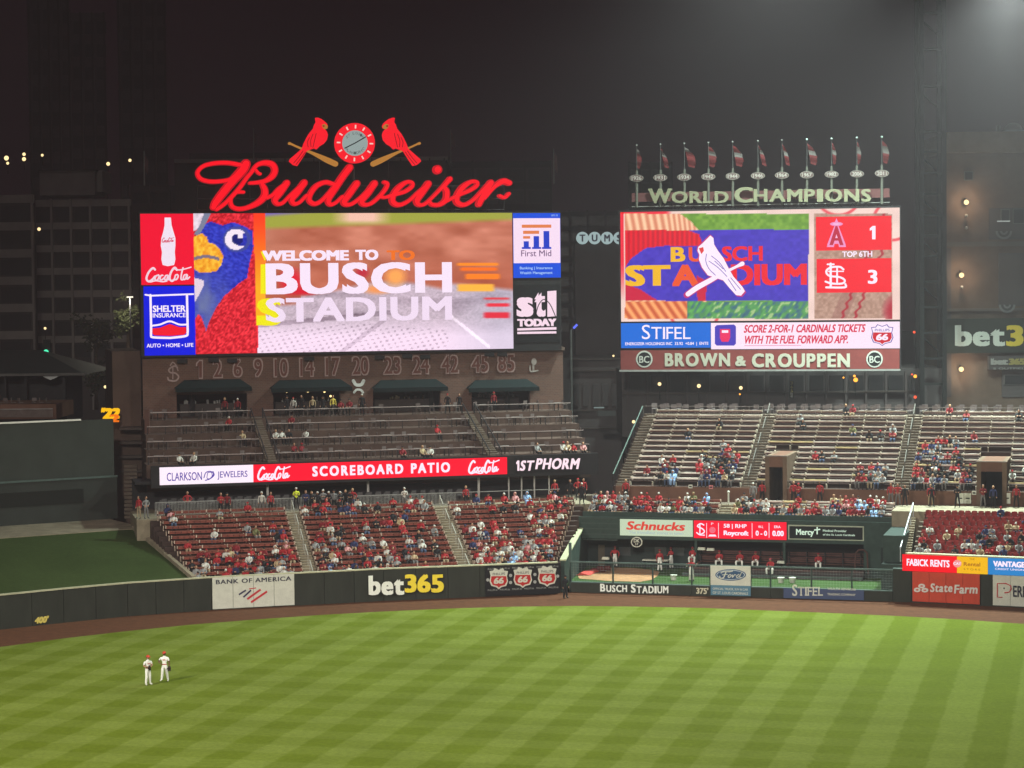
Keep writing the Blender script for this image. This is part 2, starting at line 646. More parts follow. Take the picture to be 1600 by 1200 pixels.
def grass_mat(name, base, var, mow):
    m = bpy.data.materials.new(name)
    m.use_nodes = True
    nt = m.node_tree
    N, K = nt.nodes.new, nt.links.new
    b = nt.nodes['Principled BSDF']
    b.inputs['Roughness'].default_value = .9
    b.inputs['Specular IOR Level'].default_value = .03
    g = N('ShaderNodeNewGeometry')
    sep = N('ShaderNodeSeparateXYZ')
    K(g.outputs['Position'], sep.inputs[0])

    def math_(op, a, c=None, d=None):
        q = N('ShaderNodeMath'); q.operation = op
        for i, v in enumerate((a, c, d)):
            if v is None: continue
            if isinstance(v, (int, float)): q.inputs[i].default_value = v
            else: K(v, q.inputs[i])
        return q.outputs[0]
    fine = N('ShaderNodeTexNoise'); fine.inputs['Scale'].default_value = 3.2; fine.inputs['Detail'].default_value = 6; fine.inputs['Roughness'].default_value = .8
    K(g.outputs['Position'], fine.inputs['Vector'])
    big = N('ShaderNodeTexNoise'); big.inputs['Scale'].default_value = .14; big.inputs['Detail'].default_value = 8; big.inputs['Roughness'].default_value = .68
    K(g.outputs['Position'], big.inputs['Vector'])
    if mow:
        wob = N('ShaderNodeTexNoise'); wob.inputs['Scale'].default_value = 1.1; wob.inputs['Detail'].default_value = 3
        K(g.outputs['Position'], wob.inputs['Vector'])
        w = math_('MULTIPLY_ADD', wob.outputs['Fac'], .5, -.25)
        th = math.radians(14.9)
        c, s = math.cos(th), math.sin(th)
        X, Y = sep.outputs['X'], sep.outputs['Y']
        p = math_('ADD', math_('ADD', math_('MULTIPLY', X, c), math_('MULTIPLY', Y, -s)), w)
        q = math_('ADD', math_('ADD', math_('MULTIPLY', X, s), math_('MULTIPLY', Y, c)), w)

        def stripes(v, width, ph):
            f = math_('MULTIPLY_ADD', v, math.pi / width, ph)
            sn = math_('SINE', f)
            r = N('ShaderNodeMapRange'); r.inputs['From Min'].default_value = -.13; r.inputs['From Max'].default_value = .13
            K(sn, r.inputs['Value'])
            return r.outputs['Result']
        a1 = stripes(p, 1.9, MOW1)
        a2 = stripes(q, 1.95, .4)
        # the second mowing direction fades out towards the right-field line
        fade = N('ShaderNodeMapRange'); fade.inputs['From Min'].default_value = 14; fade.inputs['From Max'].default_value = 27
        fade.inputs['To Min'].default_value = .40; fade.inputs['To Max'].default_value = .06
        K(X, fade.inputs['Value'])
        v = math_('ADD', math_('MULTIPLY', a1, .66), math_('MULTIPLY', a2, fade.outputs['Result']))
        v = math_('MULTIPLY', v, .78)
    else:
        v = math_('MULTIPLY', big.outputs['Fac'], 1.0)
    cr = N('ShaderNodeMix'); cr.data_type = 'RGBA'
    cr.inputs['A'].default_value = (*base, 1)
    cr.inputs['B'].default_value = (*var, 1)
    K(v, cr.inputs['Factor'])
    f2 = N('ShaderNodeMapRange'); f2.inputs['From Min'].default_value = .3; f2.inputs['From Max'].default_value = .7
    f2.inputs['To Min'].default_value = .78; f2.inputs['To Max'].default_value = 1.2
    K(fine.outputs['Fac'], f2.inputs['Value'])
    f3 = N('ShaderNodeMapRange'); f3.inputs['From Min'].default_value = .3; f3.inputs['From Max'].default_value = .7
    f3.inputs['To Min'].default_value = .88; f3.inputs['To Max'].default_value = 1.10
    K(big.outputs['Fac'], f3.inputs['Value'])
    x = N('ShaderNodeMix'); x.data_type, x.blend_type = 'RGBA', 'MULTIPLY'; x.inputs['Factor'].default_value = 1
    K(cr.outputs['Result'], x.inputs['A']); K(math_('MULTIPLY', f2.outputs['Result'], f3.outputs['Result']), x.inputs['B'])
    K(x.outputs['Result'], b.inputs['Base Color'])
    bp = N('ShaderNodeBump'); bp.inputs['Strength'].default_value = .25
    K(fine.outputs['Fac'], bp.inputs['Height']); K(bp.outputs['Normal'], b.inputs['Normal'])
    return m


MOW1 = 0.5
HAZE = 0.00034
m_turf = grass_mat('outfield_turf', (.106, .138, .011), (.160, .196, .036), True)
m_berm = grass_mat('berm_turf', (.032, .050, .014), (.046, .066, .022), False)
m_pen = grass_mat('bullpen_turf', (.035, .065, .018), (.05, .09, .03), False)
m_track = mat('warning_track_dirt', (.095, .036, .017), .95, .22, 1.6, bump=.15, detail=8)
m_mound = mat('mound_clay', (.36, .19, .10), .95, .2, 1.2, bump=.1)
m_asphalt = mat('asphalt', (.035, .033, .034), .95, .2, .3)

# ================================================================ ground
mb = MB(); mb.box(-900, 900, -120, 1100, -1.0, -.06)
tag(mb.build('ground', m_asphalt), kind='structure')

wall_px = [(-260, 1020), (-120, 999), (0, 984), (100, 973), (200, 963), (331, 953.5), (460, 946.5), (600, 939), (750, 933), (872, 928)]
wall_pts = [Vector(xy(PZ(*p))) for p in wall_px]
right_px = [(890, 925), (1000, 928), (1160, 932.5), (1300, 937), (1418, 941), (1551, 947), (1620, 951), (1900, 975)]
right_pts = [Vector(xy(PZ(*p))) for p in right_px]
mb = MB()
ring = wall_pts + right_pts
mb.add([(p.x, p.y + .3, 0) for p in ring] + [(95, 40, 0), (-95, 40, 0)], [tuple(range(len(ring) + 2))][0:1])
tag(mb.build('warning_track', m_track), kind='structure')
edge_px = [(-300, 1052), (-120, 1028), (0, 1011), (100, 997.5), (200, 986), (300, 976), (400, 968), (500, 961), (600, 955.5), (700, 951), (800, 948), (900, 946.8), (1000, 948), (1100, 950), (1200, 954), (1300, 958), (1400, 962.5), (1500, 968), (1600, 975), (1800, 990)]
mb = MB()
ring = [PZ(*p) for p in edge_px]
mb.add([(p.x, p.y, .005) for p in ring] + [(70, 45, .005), (-70, 45, .005)], [tuple(range(len(ring) + 2))])
tag(mb.build('outfield_grass', m_turf), kind='structure')

# ================================================================ outfield wall
WH = 2.44
t_wall = thing('outfield_wall', (*wall_pts[5], 0), 'long dark green padded outfield wall with a tan top edge below the centre-field seats', 'wall')


def padded_wall(pts, parent, h, step=2.44, capmat=None, thick=.25):
    for a, b in zip(pts[:-1], pts[1:]):
        n = max(1, round((b - a).length / step))
        d = (b - a).normalized()
        nrm = Vector((-d.y, d.x))
        for i in range(n):
            p, q = a.lerp(b, i / n), a.lerp(b, (i + 1) / n)
            p, q = p + d * .02, q - d * .02
            mb = MB()
            mb.hexa([(*p, 0), (*q, 0), (*(q + nrm * thick), 0), (*(p + nrm * thick), 0), (*p, h), (*q, h), (*(q + nrm * thick), h), (*(p + nrm * thick), h)])
            mb.build('padding_panel', m_wall, parent)
        if capmat:
            mb = MB()
            p, q = a - nrm * .06, b - nrm * .06
            w_ = nrm * (thick + .12)
            mb.hexa([(*p, h), (*q, h), (*(q + w_), h), (*(p + w_), h), (*p, h + .09), (*q, h + .09), (*(q + w_), h + .09), (*(p + w_), h + .09)])
            mb.build('wall_cap', capmat, parent)


padded_wall(wall_pts, t_wall, WH, capmat=m_cap)

# ================================================================ batter's eye: turf slope, ledge, dark green wall
def ewedge(mb, u0, u1, v0, z0, v1, z1, zb=-.05, mi=0):
    mb.hexa([E.w(u0, v0, zb), E.w(u1, v0, zb), E.w(u1, v1, zb), E.w(u0, v1, zb), E.w(u0, v0, z0), E.w(u1, v0, z0), E.w(u1, v1, z1), E.w(u0, v1, z1)], mi)


# turf slope: follows the wall in front, a level edge behind, a slanted kerb to the right
front = [Vector((p.x, p.y)) + Vector((-.1, .5)) for p in wall_pts[:6]]
vb = 16.5
uB0, zB = E.at(0, 834, vb)
uB1, _ = E.at(206, 816, vb)
zB = 4.6
fr = [(p.x, p.y, 2.25) for p in front]
fr[-1] = tuple(L.w(L.at(306, 896, .6)[0] - .3, .6, 2.3))
bk = [E.w(u, vb, zB) for u in np.linspace(uB0 - 25, uB1, len(fr))]
mb = MB()
n = len(fr)
mb.add(fr + [tuple(p) for p in bk] + [(p[0], p[1], -.05) for p in fr] + [(p[0], p[1], -.05) for p in bk],
       [(i, i + 1, n + i + 1, n + i) for i in range(n - 1)] + [(n - 1, 2 * n - 1, 4 * n - 1, 3 * n - 1)[::-1]] + [(i + 1, i, 2 * n + i, 2 * n + i + 1) for i in range(n - 1)])
tag(mb.build('turf_slope', m_berm), kind='structure')
# kerb along its right edge
kerb_a, kerb_b = Vector(fr[-1]), Vector(bk[-1])
kerb = thing('kerb', tuple(kerb_a), 'pale segmented kerb between the dark turf slope and the red seats', 'kerb')
for i in range(16):
    p, q = kerb_a.lerp(kerb_b, (i + .04) / 16), kerb_a.lerp(kerb_b, (i + .96) / 16)
    mb = MB()
    d = Vector((.32, 0, 0))
    mb.hexa([p - Vector((0, 0, .3)), p + d - Vector((0, 0, .3)), q + d - Vector((0, 0, .3)), q - Vector((0, 0, .3)), p + Vector((0, 0, .3)), p + d + Vector((0, 0, .3)), q + d + Vector((0, 0, .3)), q + Vector((0, 0, .3))])
    mb.build('kerb_stone', m_conc2, kerb)
mb = MB()
ewedge(mb, uB0 - 25, uB1 + 1.2, vb, zB + .05, vb + 9, zB + .1)
tag(mb.build('ledge', m_conc2), kind='structure')
ve = vb + 8.4
uE1, zE0 = E.at(178, 798, ve)
uE1, zEt = E.at(177, 655, ve)
te = thing('batters_eye_wall', tuple(E.w(uE1 - 8, ve, zB)), "tall dark green batter's eye wall standing behind the turf slope", 'wall')
FE = E.plane(ve)
mb = MB()
mb.box(uE1 - 40, uE1, ve, ve + .6, zB + .1, zEt, w=E.w)
mb.build('upper_panel', mat('batters_eye_green', (.040, .046, .040), .9, .12, .5), te)
mb = MB()
mb.box(uE1 - 40, uE1 + .1, ve - .35, ve - .003, zB + .1, FE.at(90, 750)[1], w=E.w)
mb.build('lower_panel', mat('batters_eye_green_low', (.034, .038, .034), .9, .12, .5), te)
mb = MB()
u0, u1, z0, z1 = FE.rect(-40, 768, 128, 790)
mb.box(u0, u1, ve - .42, ve - .353, z0, z1, w=E.w)
mb.build('recessed_window', mat('very_dark_green', (.012, .014, .012), .5), te)
mb = MB()
mb.box(uE1 - 40, FE.at(126, 652)[0], ve - .1, ve + .1, zEt + .003, zEt + .14, w=E.w)
mb.build('top_rail', mat('bright_rail', (.75, .72, .66), .4), te)
mb = MB()
mb.box(uE1 - 40, uE1 + .12, ve - .45, ve - .36, FE.at(90, 750)[1], FE.at(90, 747)[1], w=E.w)
mb.build('ledge_trim', m_green2, te)

# ================================================================ centre-field lower seats
NR, RD, RZ, V0, Z0 = 14, .79, .318, 1.5, 1.5


def lerp(a, b, t): return a + (b - a) * t


uL0, uL1 = L.at(306, 893, V0)[0], L.at(243, 803, V0 + NR * RD)[0]
uR0, uR1 = L.at(870, 876, V0)[0], L.at(905, 790, V0 + NR * RD)[0]
uS1 = (L.at(446, 803, V0 + NR * RD)[0], L.at(466, 803, V0 + NR * RD)[0])
uS2 = (L.at(676, 793, V0 + NR * RD)[0], L.at(698, 793, V0 + NR * RD)[0])


def u_left(v): return lerp(uL0, uL1, (v - V0) / (NR * RD))
def u_right(v): return lerp(uR0, uR1, (v - V0) / (NR * RD))


t_ls = thing('lower_grandstand', tuple(L.w(14, V0, 0)), 'concrete terraces of the centre-field lower seating behind the padded wall', 'grandstand')
for i in range(NR):
    v = V0 + i * RD
    mb = MB()
    mb.box(u_left(v) - .6, u_right(v) + .5, v, v + RD - .002, -.05, Z0 + i * RZ, w=L.w)
    mb.build('terrace_step', m_bfloor, t_ls)
VC = V0 + NR * RD
ZC = Z0 + (NR - 1) * RZ + .12
mb = MB(); mb.box(u_left(VC) - 1.5, u_right(VC) + 1.5, VC, VC + 7, -.05, ZC, w=L.w)
mb.build('walkway', m_conc2, t_ls)


def stair(name, fr, u0, u1, v0, rd, z0, rz, n, label, m=m_conc2, rail=True, half=2, hand=None):
    """aisle steps: `half` risers per seating row, each step its own slab, with a centre handrail"""
    t = thing(name, tuple(fr.w((u0 + u1) / 2, v0, z0)), label, 'stairs')
    sm = MB(); sm.box(-(u1 - u0) / 2, (u1 - u0) / 2, -rd / half * .5, rd / half * .42, -.14, 0)
    me = sm.mesh('step', m)
    for k in range(n * half):
        vv = v0 + (k + .5) * rd / half
        p = fr.w((u0 + u1) / 2, vv, z0 + .16 + k * rz / half) - t.location
        inst('step', me, t, p, fr.a)
    if rail:
        r = MB()
        for k in range(0, n, 3):
            a = fr.w((u0 + u1) / 2, v0 + (k + .3) * rd, z0 + k * rz)
            b = fr.w((u0 + u1) / 2, v0 + (min(k + 2.2, n)) * rd, z0 + min(k + 2.2, n) * rz)
            h = Vector((0, 0, .95))
            r.tube(a, a + h, .035, 5); r.tube(b, b + h, .035, 5); r.tube(a + h, b + h, .045, 5)
        r.build('handrail', hand or m_rail, t)
    return t


stair('aisle_stairs', L, *uS1, V0, RD, Z0, RZ, NR, 'concrete aisle steps between the left and middle blocks of lower red seats', m_conc2, hand=mat('pale_handrail', (.34, .32, .28), .8))
stair('aisle_stairs', L, *uS2, V0, RD, Z0, RZ, NR, 'concrete aisle steps between the middle and right blocks of lower red seats', m_conc2, hand=mat('pale_handrail', (.34, .32, .28), .8))

# one panel of four joined seats (local: x along the row, y back), and a standard
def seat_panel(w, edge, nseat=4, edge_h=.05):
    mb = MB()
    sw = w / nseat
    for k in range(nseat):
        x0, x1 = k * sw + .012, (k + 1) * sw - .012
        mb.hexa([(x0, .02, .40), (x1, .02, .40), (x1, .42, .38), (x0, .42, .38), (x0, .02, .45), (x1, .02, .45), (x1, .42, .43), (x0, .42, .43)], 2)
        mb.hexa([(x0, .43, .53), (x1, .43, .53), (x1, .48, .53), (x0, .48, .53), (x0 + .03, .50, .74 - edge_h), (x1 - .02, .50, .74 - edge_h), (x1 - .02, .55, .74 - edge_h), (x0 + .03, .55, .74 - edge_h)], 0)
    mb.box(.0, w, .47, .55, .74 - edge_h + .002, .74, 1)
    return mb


def standard(h=.80):
    mb = MB()
    mb.box(-.03, .03, .05, .55, .02, .40)
    mb.box(-.035, .035, .44, .52, .403, .56, 1)
    mb.box(-.04, .04, .44, .58, .563, h)
    return mb


PW = 1.95
me_panelL = [seat_panel(PW - .1, 1).mesh('seat_panel', [q, mat('red_seat_edge', (.26, .10, .075), .8, .2, 2), m_pan]) for q in (m_seat, m_seat, mat('red_seat_varied', (.19, .055, .042), .8, .3, 2))]  # third seat tone differs slightly, for variety between panels
me_std = standard(.78).mesh('seat_standard', [m_post, m_pan])
ORD = ['front', 'second', 'third', 'fourth', 'fifth', 'sixth', 'seventh', 'eighth', 'ninth', 'tenth', 'eleventh', 'twelfth', 'thirteenth', 'fourteenth', 'fifteenth', 'sixteenth']


def bench_row(fr, u0, u1, v, z, mep, mes, label, group, name='seat_row', pw=PW, phase=0.0):
    t = thing(name, tuple(fr.w(u0, v, z)), label, 'seat row', group, fr.a)
    k0 = math.ceil((u0 - phase) / pw)
    g = [u0] + [phase + k * pw for k in range(k0, k0 + 60) if u0 + .5 < phase + k * pw < u1 - .5] + [u1]
    for a, b in zip(g[:-1], g[1:]):
        inst('seat_panel', random.choice(mep) if isinstance(mep, list) else mep, t, (a - u0 + .05, 0, 0), 0, ((b - a - .1) / (pw - .1), 1, 1))
    for a in g:
        inst('seat_standard', mes, t, (a - u0, 0, 0))
    return t


LROWS = []        # (section, row, u0, u1, v, z) used to seat people
secn = ['left', 'middle', 'right']
for i in range(NR):
    v, z = V0 + i * RD, Z0 + i * RZ
    cuts = [(u_left(v), uS1[0] - .1), (uS1[1] + .1, uS2[0] - .1), (uS2[1] + .1, u_right(v) - .2)]
    for s, (a, b) in enumerate(cuts):
        bench_row(L, a, b, v + .12, z, me_panelL, me_std, f'dull red seat row, {ORD[i]} up in the {secn[s]} block behind the centre-field wall',
                  'red seat rows behind the centre-field wall', phase=a % PW)
        LROWS.append((s, i, a, b, v, z))

# ================================================================ walkway fence, drink-rail chairs, space under the ribbon board
VF = VC + 2.6
VRB = VC + 5.2
tf = thing('walkway_fence', tuple(L.w(14, VF, ZC)), 'grey picket fence along the walkway behind the lower red seats', 'fence')
u0f, u1f = u_left(VC) + .2, u_right(VC) - 1.0
mb = MB()
mb.box(u0f, u1f, VF - .03, VF + .03, ZC + 1.05, ZC + 1.11, w=L.w)
mb.box(u0f, u1f, VF - .02, VF + .02, ZC + .12, ZC + .16, w=L.w)
mb.build('rail', m_steel, tf)
pick = MB(); pick.box(-.018, .018, -.018, .018, 0, 1.05)
me_p = pick.mesh('picket', m_steel)
k = 0
while u0f + k * .16 < u1f and k < 290:
    inst('picket', me_p, tf, L.w(u0f + k * (u1f - u0f) / 290, VF, ZC) - tf.location, L.a); k += 1


def chair_mesh(h=.75, back=.42, w=.42):
    mb = MB()
    for x in (-w / 2, w / 2 - .04):
        for y in (-w / 2, w / 2 - .04):
            mb.box(x, x + .04, y, y + .04, 0, h)
    mb.box(-w / 2, w / 2, -w / 2, w / 2, h, h + .05)
    mb.box(-w / 2, w / 2, w / 2 - .04, w / 2, h + .12, h + back, 0)
    return mb


me_chairD = chair_mesh().mesh('stool', mat('dark_chair', (.075, .07, .072), .45, .2, 2))
me_chairP = chair_mesh(.5, .45).mesh('patio_chair', mat('patio_chair_grey', (.13, .10, .095), .5, .2, 2))
n = 0
for row in range(2):
    v = VF + .9 + row * 1.1
    for k in range(34):
        u = u0f + .6 + k * .78 + row * .3
        if u > L.at(735, 760, v)[0]: break
        p = L.w(u, v, ZC)
        tag(inst('bar_stool', me_chairD, None, p, L.a + random.uniform(-.3, .3)),
            f'dark bar stool, {nth(k)} from the left, {["front", "back"][row]} line behind the walkway fence', 'stool', 'dark stools under the ribbon board')
# structure carrying the ribbon board: back wall, columns, soffit
FR = L.plane(VRB)
uq0, uq1 = L.at(249, 745, VRB)[0], L.at(930, 725, VRB)[0]
zr0, zr1 = FR.at(520, 749)[1], FR.at(520, 722)[1]
tp = thing('patio_deck_structure', tuple(L.w(14, VRB + 3, ZC)), 'dark undercroft and columns carrying the tiered patio above the lower seats', 'grandstand')
mb = MB()
mb.box(uq0 - 2, uq1, VRB + 3.2, VRB + 3.5, ZC - 1, zr0 + .3, w=L.w)
mb.build('back_wall', m_dark, tp)
mb = MB()
mb.box(uq0 - 2, uq1, VRB + .1, VRB + 3.2, zr0 + .05, zr0 + .3, w=L.w)
mb.build('soffit', m_dark, tp)
mb = MB()
mb.box(uq0 - 2, uq1 + 1, VC + 7.002, VRB + 3.19, -.05, ZC, w=L.w)
mb.build('floor', m_conc, tp)
for x in (418, 575, 748, 795, 815, 835, 858):
    u = L.at(x, 760, VRB + .8)[0]
    mb = MB(); mb.tube(L.w(u, VRB + .8, ZC), L.w(u, VRB + .8, zr0 + .05), .11 if x < 780 else .07, 8)
    mb.build('column', mat('pale_column', (.45, .42, .40), .6), tp)

# ================================================================ tiered patio
rail_y = [711, 688, 664.6, 643]
TV = [VRB + 2.9, VRB + 5.6, VRB + 8.3, VRB + 11.0]
RH = .72
tiers = []
ZT0 = zr1 - .35
for y, v in zip(rail_y, TV):
    tiers.append((v, L.at(312, y, v)[1] - RH))
VW = TV[-1] + 3.4
t_pt = thing('patio_terrace', tuple(L.w(14, VRB, ZT0)), 'tiered brown concrete patio stepping up from the ribbon board to the brick building', 'grandstand')
uPL = lambda v: L.at(228, 680, v)[0]
xr = [(923, 705), (914, 690), (905, 668), (894, 648)]
uP1 = (L.at(398, 665, TV[2])[0], L.at(417, 665, TV[2])[0])
uP2 = (L.at(733, 655, TV[2])[0], L.at(752, 655, TV[2])[0])
mb = MB(); mb.box(uq0 - .5, uq1 - .6, VRB + .12, TV[0], zr0 + .3, ZT0, w=L.w); mb.build('tier', m_patio, t_pt)
allt = [(VRB + .12, ZT0, (923, 715))] + [(v, z, x) for (v, z), x in zip(tiers, xr)]
for k, (v, z, x) in enumerate(allt):
    if k == 0: continue
    vn = allt[k + 1][0] if k < 4 else VW + 5
    mb = MB(); mb.box(uPL(v), L.at(*x, v)[0], v, vn - .002, ZC + 1.5, z, w=L.w); mb.build('tier', m_patio, t_pt)
ZTOP = tiers[-1][1]
m_prail = mat('patio_rail', (.36, .29, .28), .4, .15, 2)
me_bar = None
sect_names = ['left', 'middle', 'right']
for k, (v, z, x) in enumerate(allt[1:]):
    ur = L.at(*x, v)[0]
    for s, (a, b) in enumerate(((uPL(v) + .1, uP1[0]), (uP1[1], uP2[0]), (uP2[1], ur - .1))):
        t = thing('patio_railing', tuple(L.w(a, v + .1, z)), f'metal railing on the {ORD[k]} patio tier, {sect_names[s]} section', 'railing', 'railings of the tiered patio', L.a)
        mb = MB(); mb.box(0, b - a, -.04, .04, RH - .05, RH + .01); o = mb.mesh('top_rail', m_prail)
        inst('top_rail', o, t)
        mb = MB(); mb.box(0, b - a, -.03, .03, RH - .13, RH - .10); inst('counter_edge', mb.mesh('counter_edge', m_dark), t)
        npst = max(2, int((b - a) / 1.45))
        mb = MB(); mb.box(-.03, .03, -.03, .03, 0, RH - .06); mp_ = mb.mesh('post', m_dark)
        for q in range(npst + 1):
            inst('post', mp_, t, (lerp(.05, b - a - .05, q / npst), 0, 0))
        # half-height tables with four chairs around, row by row
        nt_ = int((b - a) / 2.2)
        for q in range(nt_):
            uc = lerp(a + 1, b - 1, q / max(1, nt_ - 1))
            if random.random() < .12: continue
            tt = thing('patio_table', tuple(L.w(uc, v + .75, z)), f'small square table, {nth(q)} from left, {ORD[k]} patio tier, {sect_names[s]} section', 'table', 'small tables on the tiered patio', L.a)
            mb = MB(); mb.box(-.4, .4, -.3, .3, .68, .72); inst('tabletop', mb.mesh('tabletop', mat('table_top', (.2, .17, .16), .5)), tt)
            mb = MB(); mb.box(-.04, .04, -.04, .04, 0, .68); inst('pedestal', mb.mesh('pedestal', m_dark), tt)
            for cx in (-.62, .62):
                tag(inst('patio_chair', me_chairP, None, L.w(uc + cx, v + .7 + random.uniform(-.1, .25), z), L.a + random.choice((0, math.pi / 2, -math.pi / 2, .4))),
                    f'grey metal chair {"left" if cx < 0 else "right"} of the {nth(q)} table, {ORD[k]} patio tier, {sect_names[s]} section', 'chair', 'grey chairs on the tiered patio')
for nm, uu, lb in (('patio_stairs', uP1, 'left'), ('patio_stairs', uP2, 'right')):
    n = 22
    t = thing(nm, tuple(L.w(uu[0], VRB + .5, ZT0)), f'steps climbing the tiered patio, {lb} flight of the two', 'stairs')
    sm = MB(); sm.box(0, uu[1] - uu[0] - .2, -.28, .28, -.25, 0); me = sm.mesh('step', m_conc)
    for q in range(n):
        vv, zz = lerp(VRB + .6, TV[-1] + .3, q / (n - 1)), lerp(ZT0 + .2, ZTOP + .02, q / (n - 1))
        inst('step', me, t, L.w(uu[0] + .1, vv, zz) - t.location, L.a)
    for e in (uu[0] + .02, uu[1] - .02):
        mb = MB(); h = Vector((0, 0, .9))
        mb.tube(L.w(e, VRB + .6, ZT0) + h, L.w(e, TV[-1], ZTOP) + h, .05, 5)
        for q in range(5):
            p = L.w(e, lerp(VRB + .6, TV[-1], q / 4), lerp(ZT0, ZTOP, q / 4)); mb.tube(p, p + h, .035, 5)
        mb.build('handrail', m_dark, t)

# ================================================================ brick building under the main board
FW = L.plane(VW)
tb = thing('brick_building', tuple(L.w(14, VW, ZTOP)), 'long brick building with dark green awnings and retired numbers under the main video board', 'building')
zb_top = FW.at(550, 547)[1]
zo_top = FW.at(550, 611)[1]
u_b0, u_b1 = FW.at(223, 600)[0], FW.at(880, 600)[0]
ops = [(276, 386), (427, 532), (583, 688), (737, 828)]
oa = [(FW.at(a, 625)[0], FW.at(b, 625)[0]) for a, b in ops]
mb = MB()
mb.box(u_b0, u_b1, VW, VW + .5, zo_top, zb_top, w=L.w)
prev = u_b0
for a, b in oa + [(u_b1, None)]:
    mb.box(prev, a, VW, VW + .5, ZTOP, zo_top - .002, w=L.w)
    prev = b
mb.build('front_wall', m_brick, tb)
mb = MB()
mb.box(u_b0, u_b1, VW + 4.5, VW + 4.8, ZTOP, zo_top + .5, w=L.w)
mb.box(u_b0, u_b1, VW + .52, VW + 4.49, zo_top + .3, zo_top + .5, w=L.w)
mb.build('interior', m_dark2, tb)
mb = MB()
ul, _ = L.at(176, 600, VW + 2)
mb.box(ul, u_b0 - .003, VW + 2, VW + 12, 0, zb_top + .2, w=L.w)
mb.build('side_wing', mat('brown_brick_side', (.085, .055, .045), .9, .2, .5), tb)
mb = MB(); mb.box(u_b1 - .5, u_b1, VW + .502, VW + 12, ZTOP - 5, zb_top, w=L.w)
mb.build('side_wall', mat('brown_brick_side', (.085, .055, .045), .9, .2, .5), tb)
mb = MB(); mb.box(u_b0, u_b1 + .15, VW - .12, VW - .003, zb_top - .35, zb_top - .05, w=L.w); mb.build('coping', mat('brick_coping', (.13, .09, .075), .8, .2, .8), tb)
m_awn = mat('awning_green', (.008, .014, .015), .85, .15, 1.5)
for (x0, x1), lb in zip([(272, 391), (421, 547), (580, 696), (728, 838)], ('left end', 'second from the left', 'third from the left', 'right end')):
    a, b = FW.at(x0, 600)[0], FW.at(x1, 600)[0]
    za, zm, zt = FW.at((x0 + x1) / 2, 611)[1], FW.at((x0 + x1) / 2, 605)[1], FW.at((x0 + x1) / 2, 593)[1]
    ta = thing('awning', tuple(L.w((a + b) / 2, VW, za)), f'dark green canvas awning over an opening of the brick building, {lb}', 'awning', 'dark green awnings of the brick building')
    mb = MB()
    mb.add([L.w(a, VW - 1.1, zm), L.w(b, VW - 1.1, zm), L.w(b - .9, VW - .002, zt), L.w(a + .9, VW - .002, zt), L.w(a, VW - .002, zm), L.w(b, VW - .002, zm)],
           [(0, 1, 2, 3), (0, 3, 4), (1, 5, 2), (0, 4, 5, 1)])
    mb.build('canopy', m_awn, ta)
    mb = MB(); mb.box(a, b, VW - 1.12, VW - 1.102, za, zm + .02, w=L.w)
    mb.build('valance', m_awn, ta)
m_bulb = em('warm_bulb', (255, 225, 150), 2.2)
for (x, y), q in zip([(448, 612), (465, 611), (481, 610.5), (507, 612), (517, 609), (516.5, 619), (597, 608.5), (605, 608), (614, 608), (623, 609), (630, 607)], range(11)):
    vv = VW + 1.2
    u, z = L.at(x, y, vv)
    tl = thing('pendant_lamp', tuple(L.w(u, vv, z)), f'small warm pendant lamp in the brick building, {nth(q)} from the left', 'lamp', 'warm pendant lamps inside the brick building')
    mb = MB(); r = .16 if q in (2, 6, 7, 9, 10) else .10; mb.ball(L.w(u, vv, z), r, nu=8, nv=5); mb.build('bulb', m_bulb, tl)
    mb = MB(); mb.tube(L.w(u, vv, z + r), L.w(u, vv, zo_top + .3), .015, 4); mb.build('cord', m_dark, tl)
# bar furniture inside the openings
for (a, b), lb in zip(oa, ('left end', 'second from the left', 'third from the left', 'right end')):
    tc_ = thing('bar_counter', tuple(L.w((a + b) / 2, VW + 2.5, ZTOP)), f'bar counter with bottles inside the brick building, {lb} opening', 'counter', 'bar counters in the brick building')
    mb = MB(); mb.box(a + .5, b - .5, VW + 2.2, VW + 2.9, ZTOP, ZTOP + 1.1, w=L.w); mb.build('counter', mat('counter_front', (.05, .04, .038), .7), tc_)
    mb = MB()
    for q in range(int((b - a) * 2.2)):
        uu = random.uniform(a + .7, b - .7); hh = random.uniform(.18, .4)
        mb.tube(L.w(uu, VW + 2.4, ZTOP + 1.1), L.w(uu, VW + 2.4, ZTOP + 1.1 + hh), random.uniform(.05, .13), 5)
    tag(mb.build('bottles', mat('pale_glassware', (.25, .24, .23), .4, .5, 3), tc_), kind='stuff')

# retired numbers on the brick wall
m_nout, m_nin = mat('number_outline', (.36, .25, .24), .6), mat('number_red_fill', (.14, .055, .045), .7)
nums = [('1', 306, 318, 562, 592), ('2', 332, 348, 561, 591), ('6', 363, 379, 560, 590), ('9', 395, 411, 559, 590), ('10', 427, 451, 559, 590), ('14', 467, 492, 558, 589), ('17', 507, 532, 557, 588),
        ('20', 549, 577, 556, 587), ('23', 598, 627, 556, 586), ('24', 643, 672, 555, 585), ('42', 688, 717, 554, 584), ('45', 735, 764, 554, 583), ('85', 776, 805, 552, 582)]
for tx, x0, x1, y0, y1 in nums:
    p = FW.px((x0 + x1) / 2, y1)
    t = thing('wall_number', tuple(p), f'outlined number {tx}, {nth([q[0] for q in nums].index(tx))} from the left on the brick wall under the board', 'number', 'retired numbers on the brick wall')
    mb = MB(); text(mb, FW, tx, (x0, y0, x1, y1), .05, bold=.05, thick=.05); mb.build('outline', m_nout, t)
    mb = MB(); text(mb, FW, tx, (x0 + 2, y0 + 2, x1 - 2, y1 - 2), .11, bold=.012, thick=.02); mb.build('inner_digit', m_nin, t)
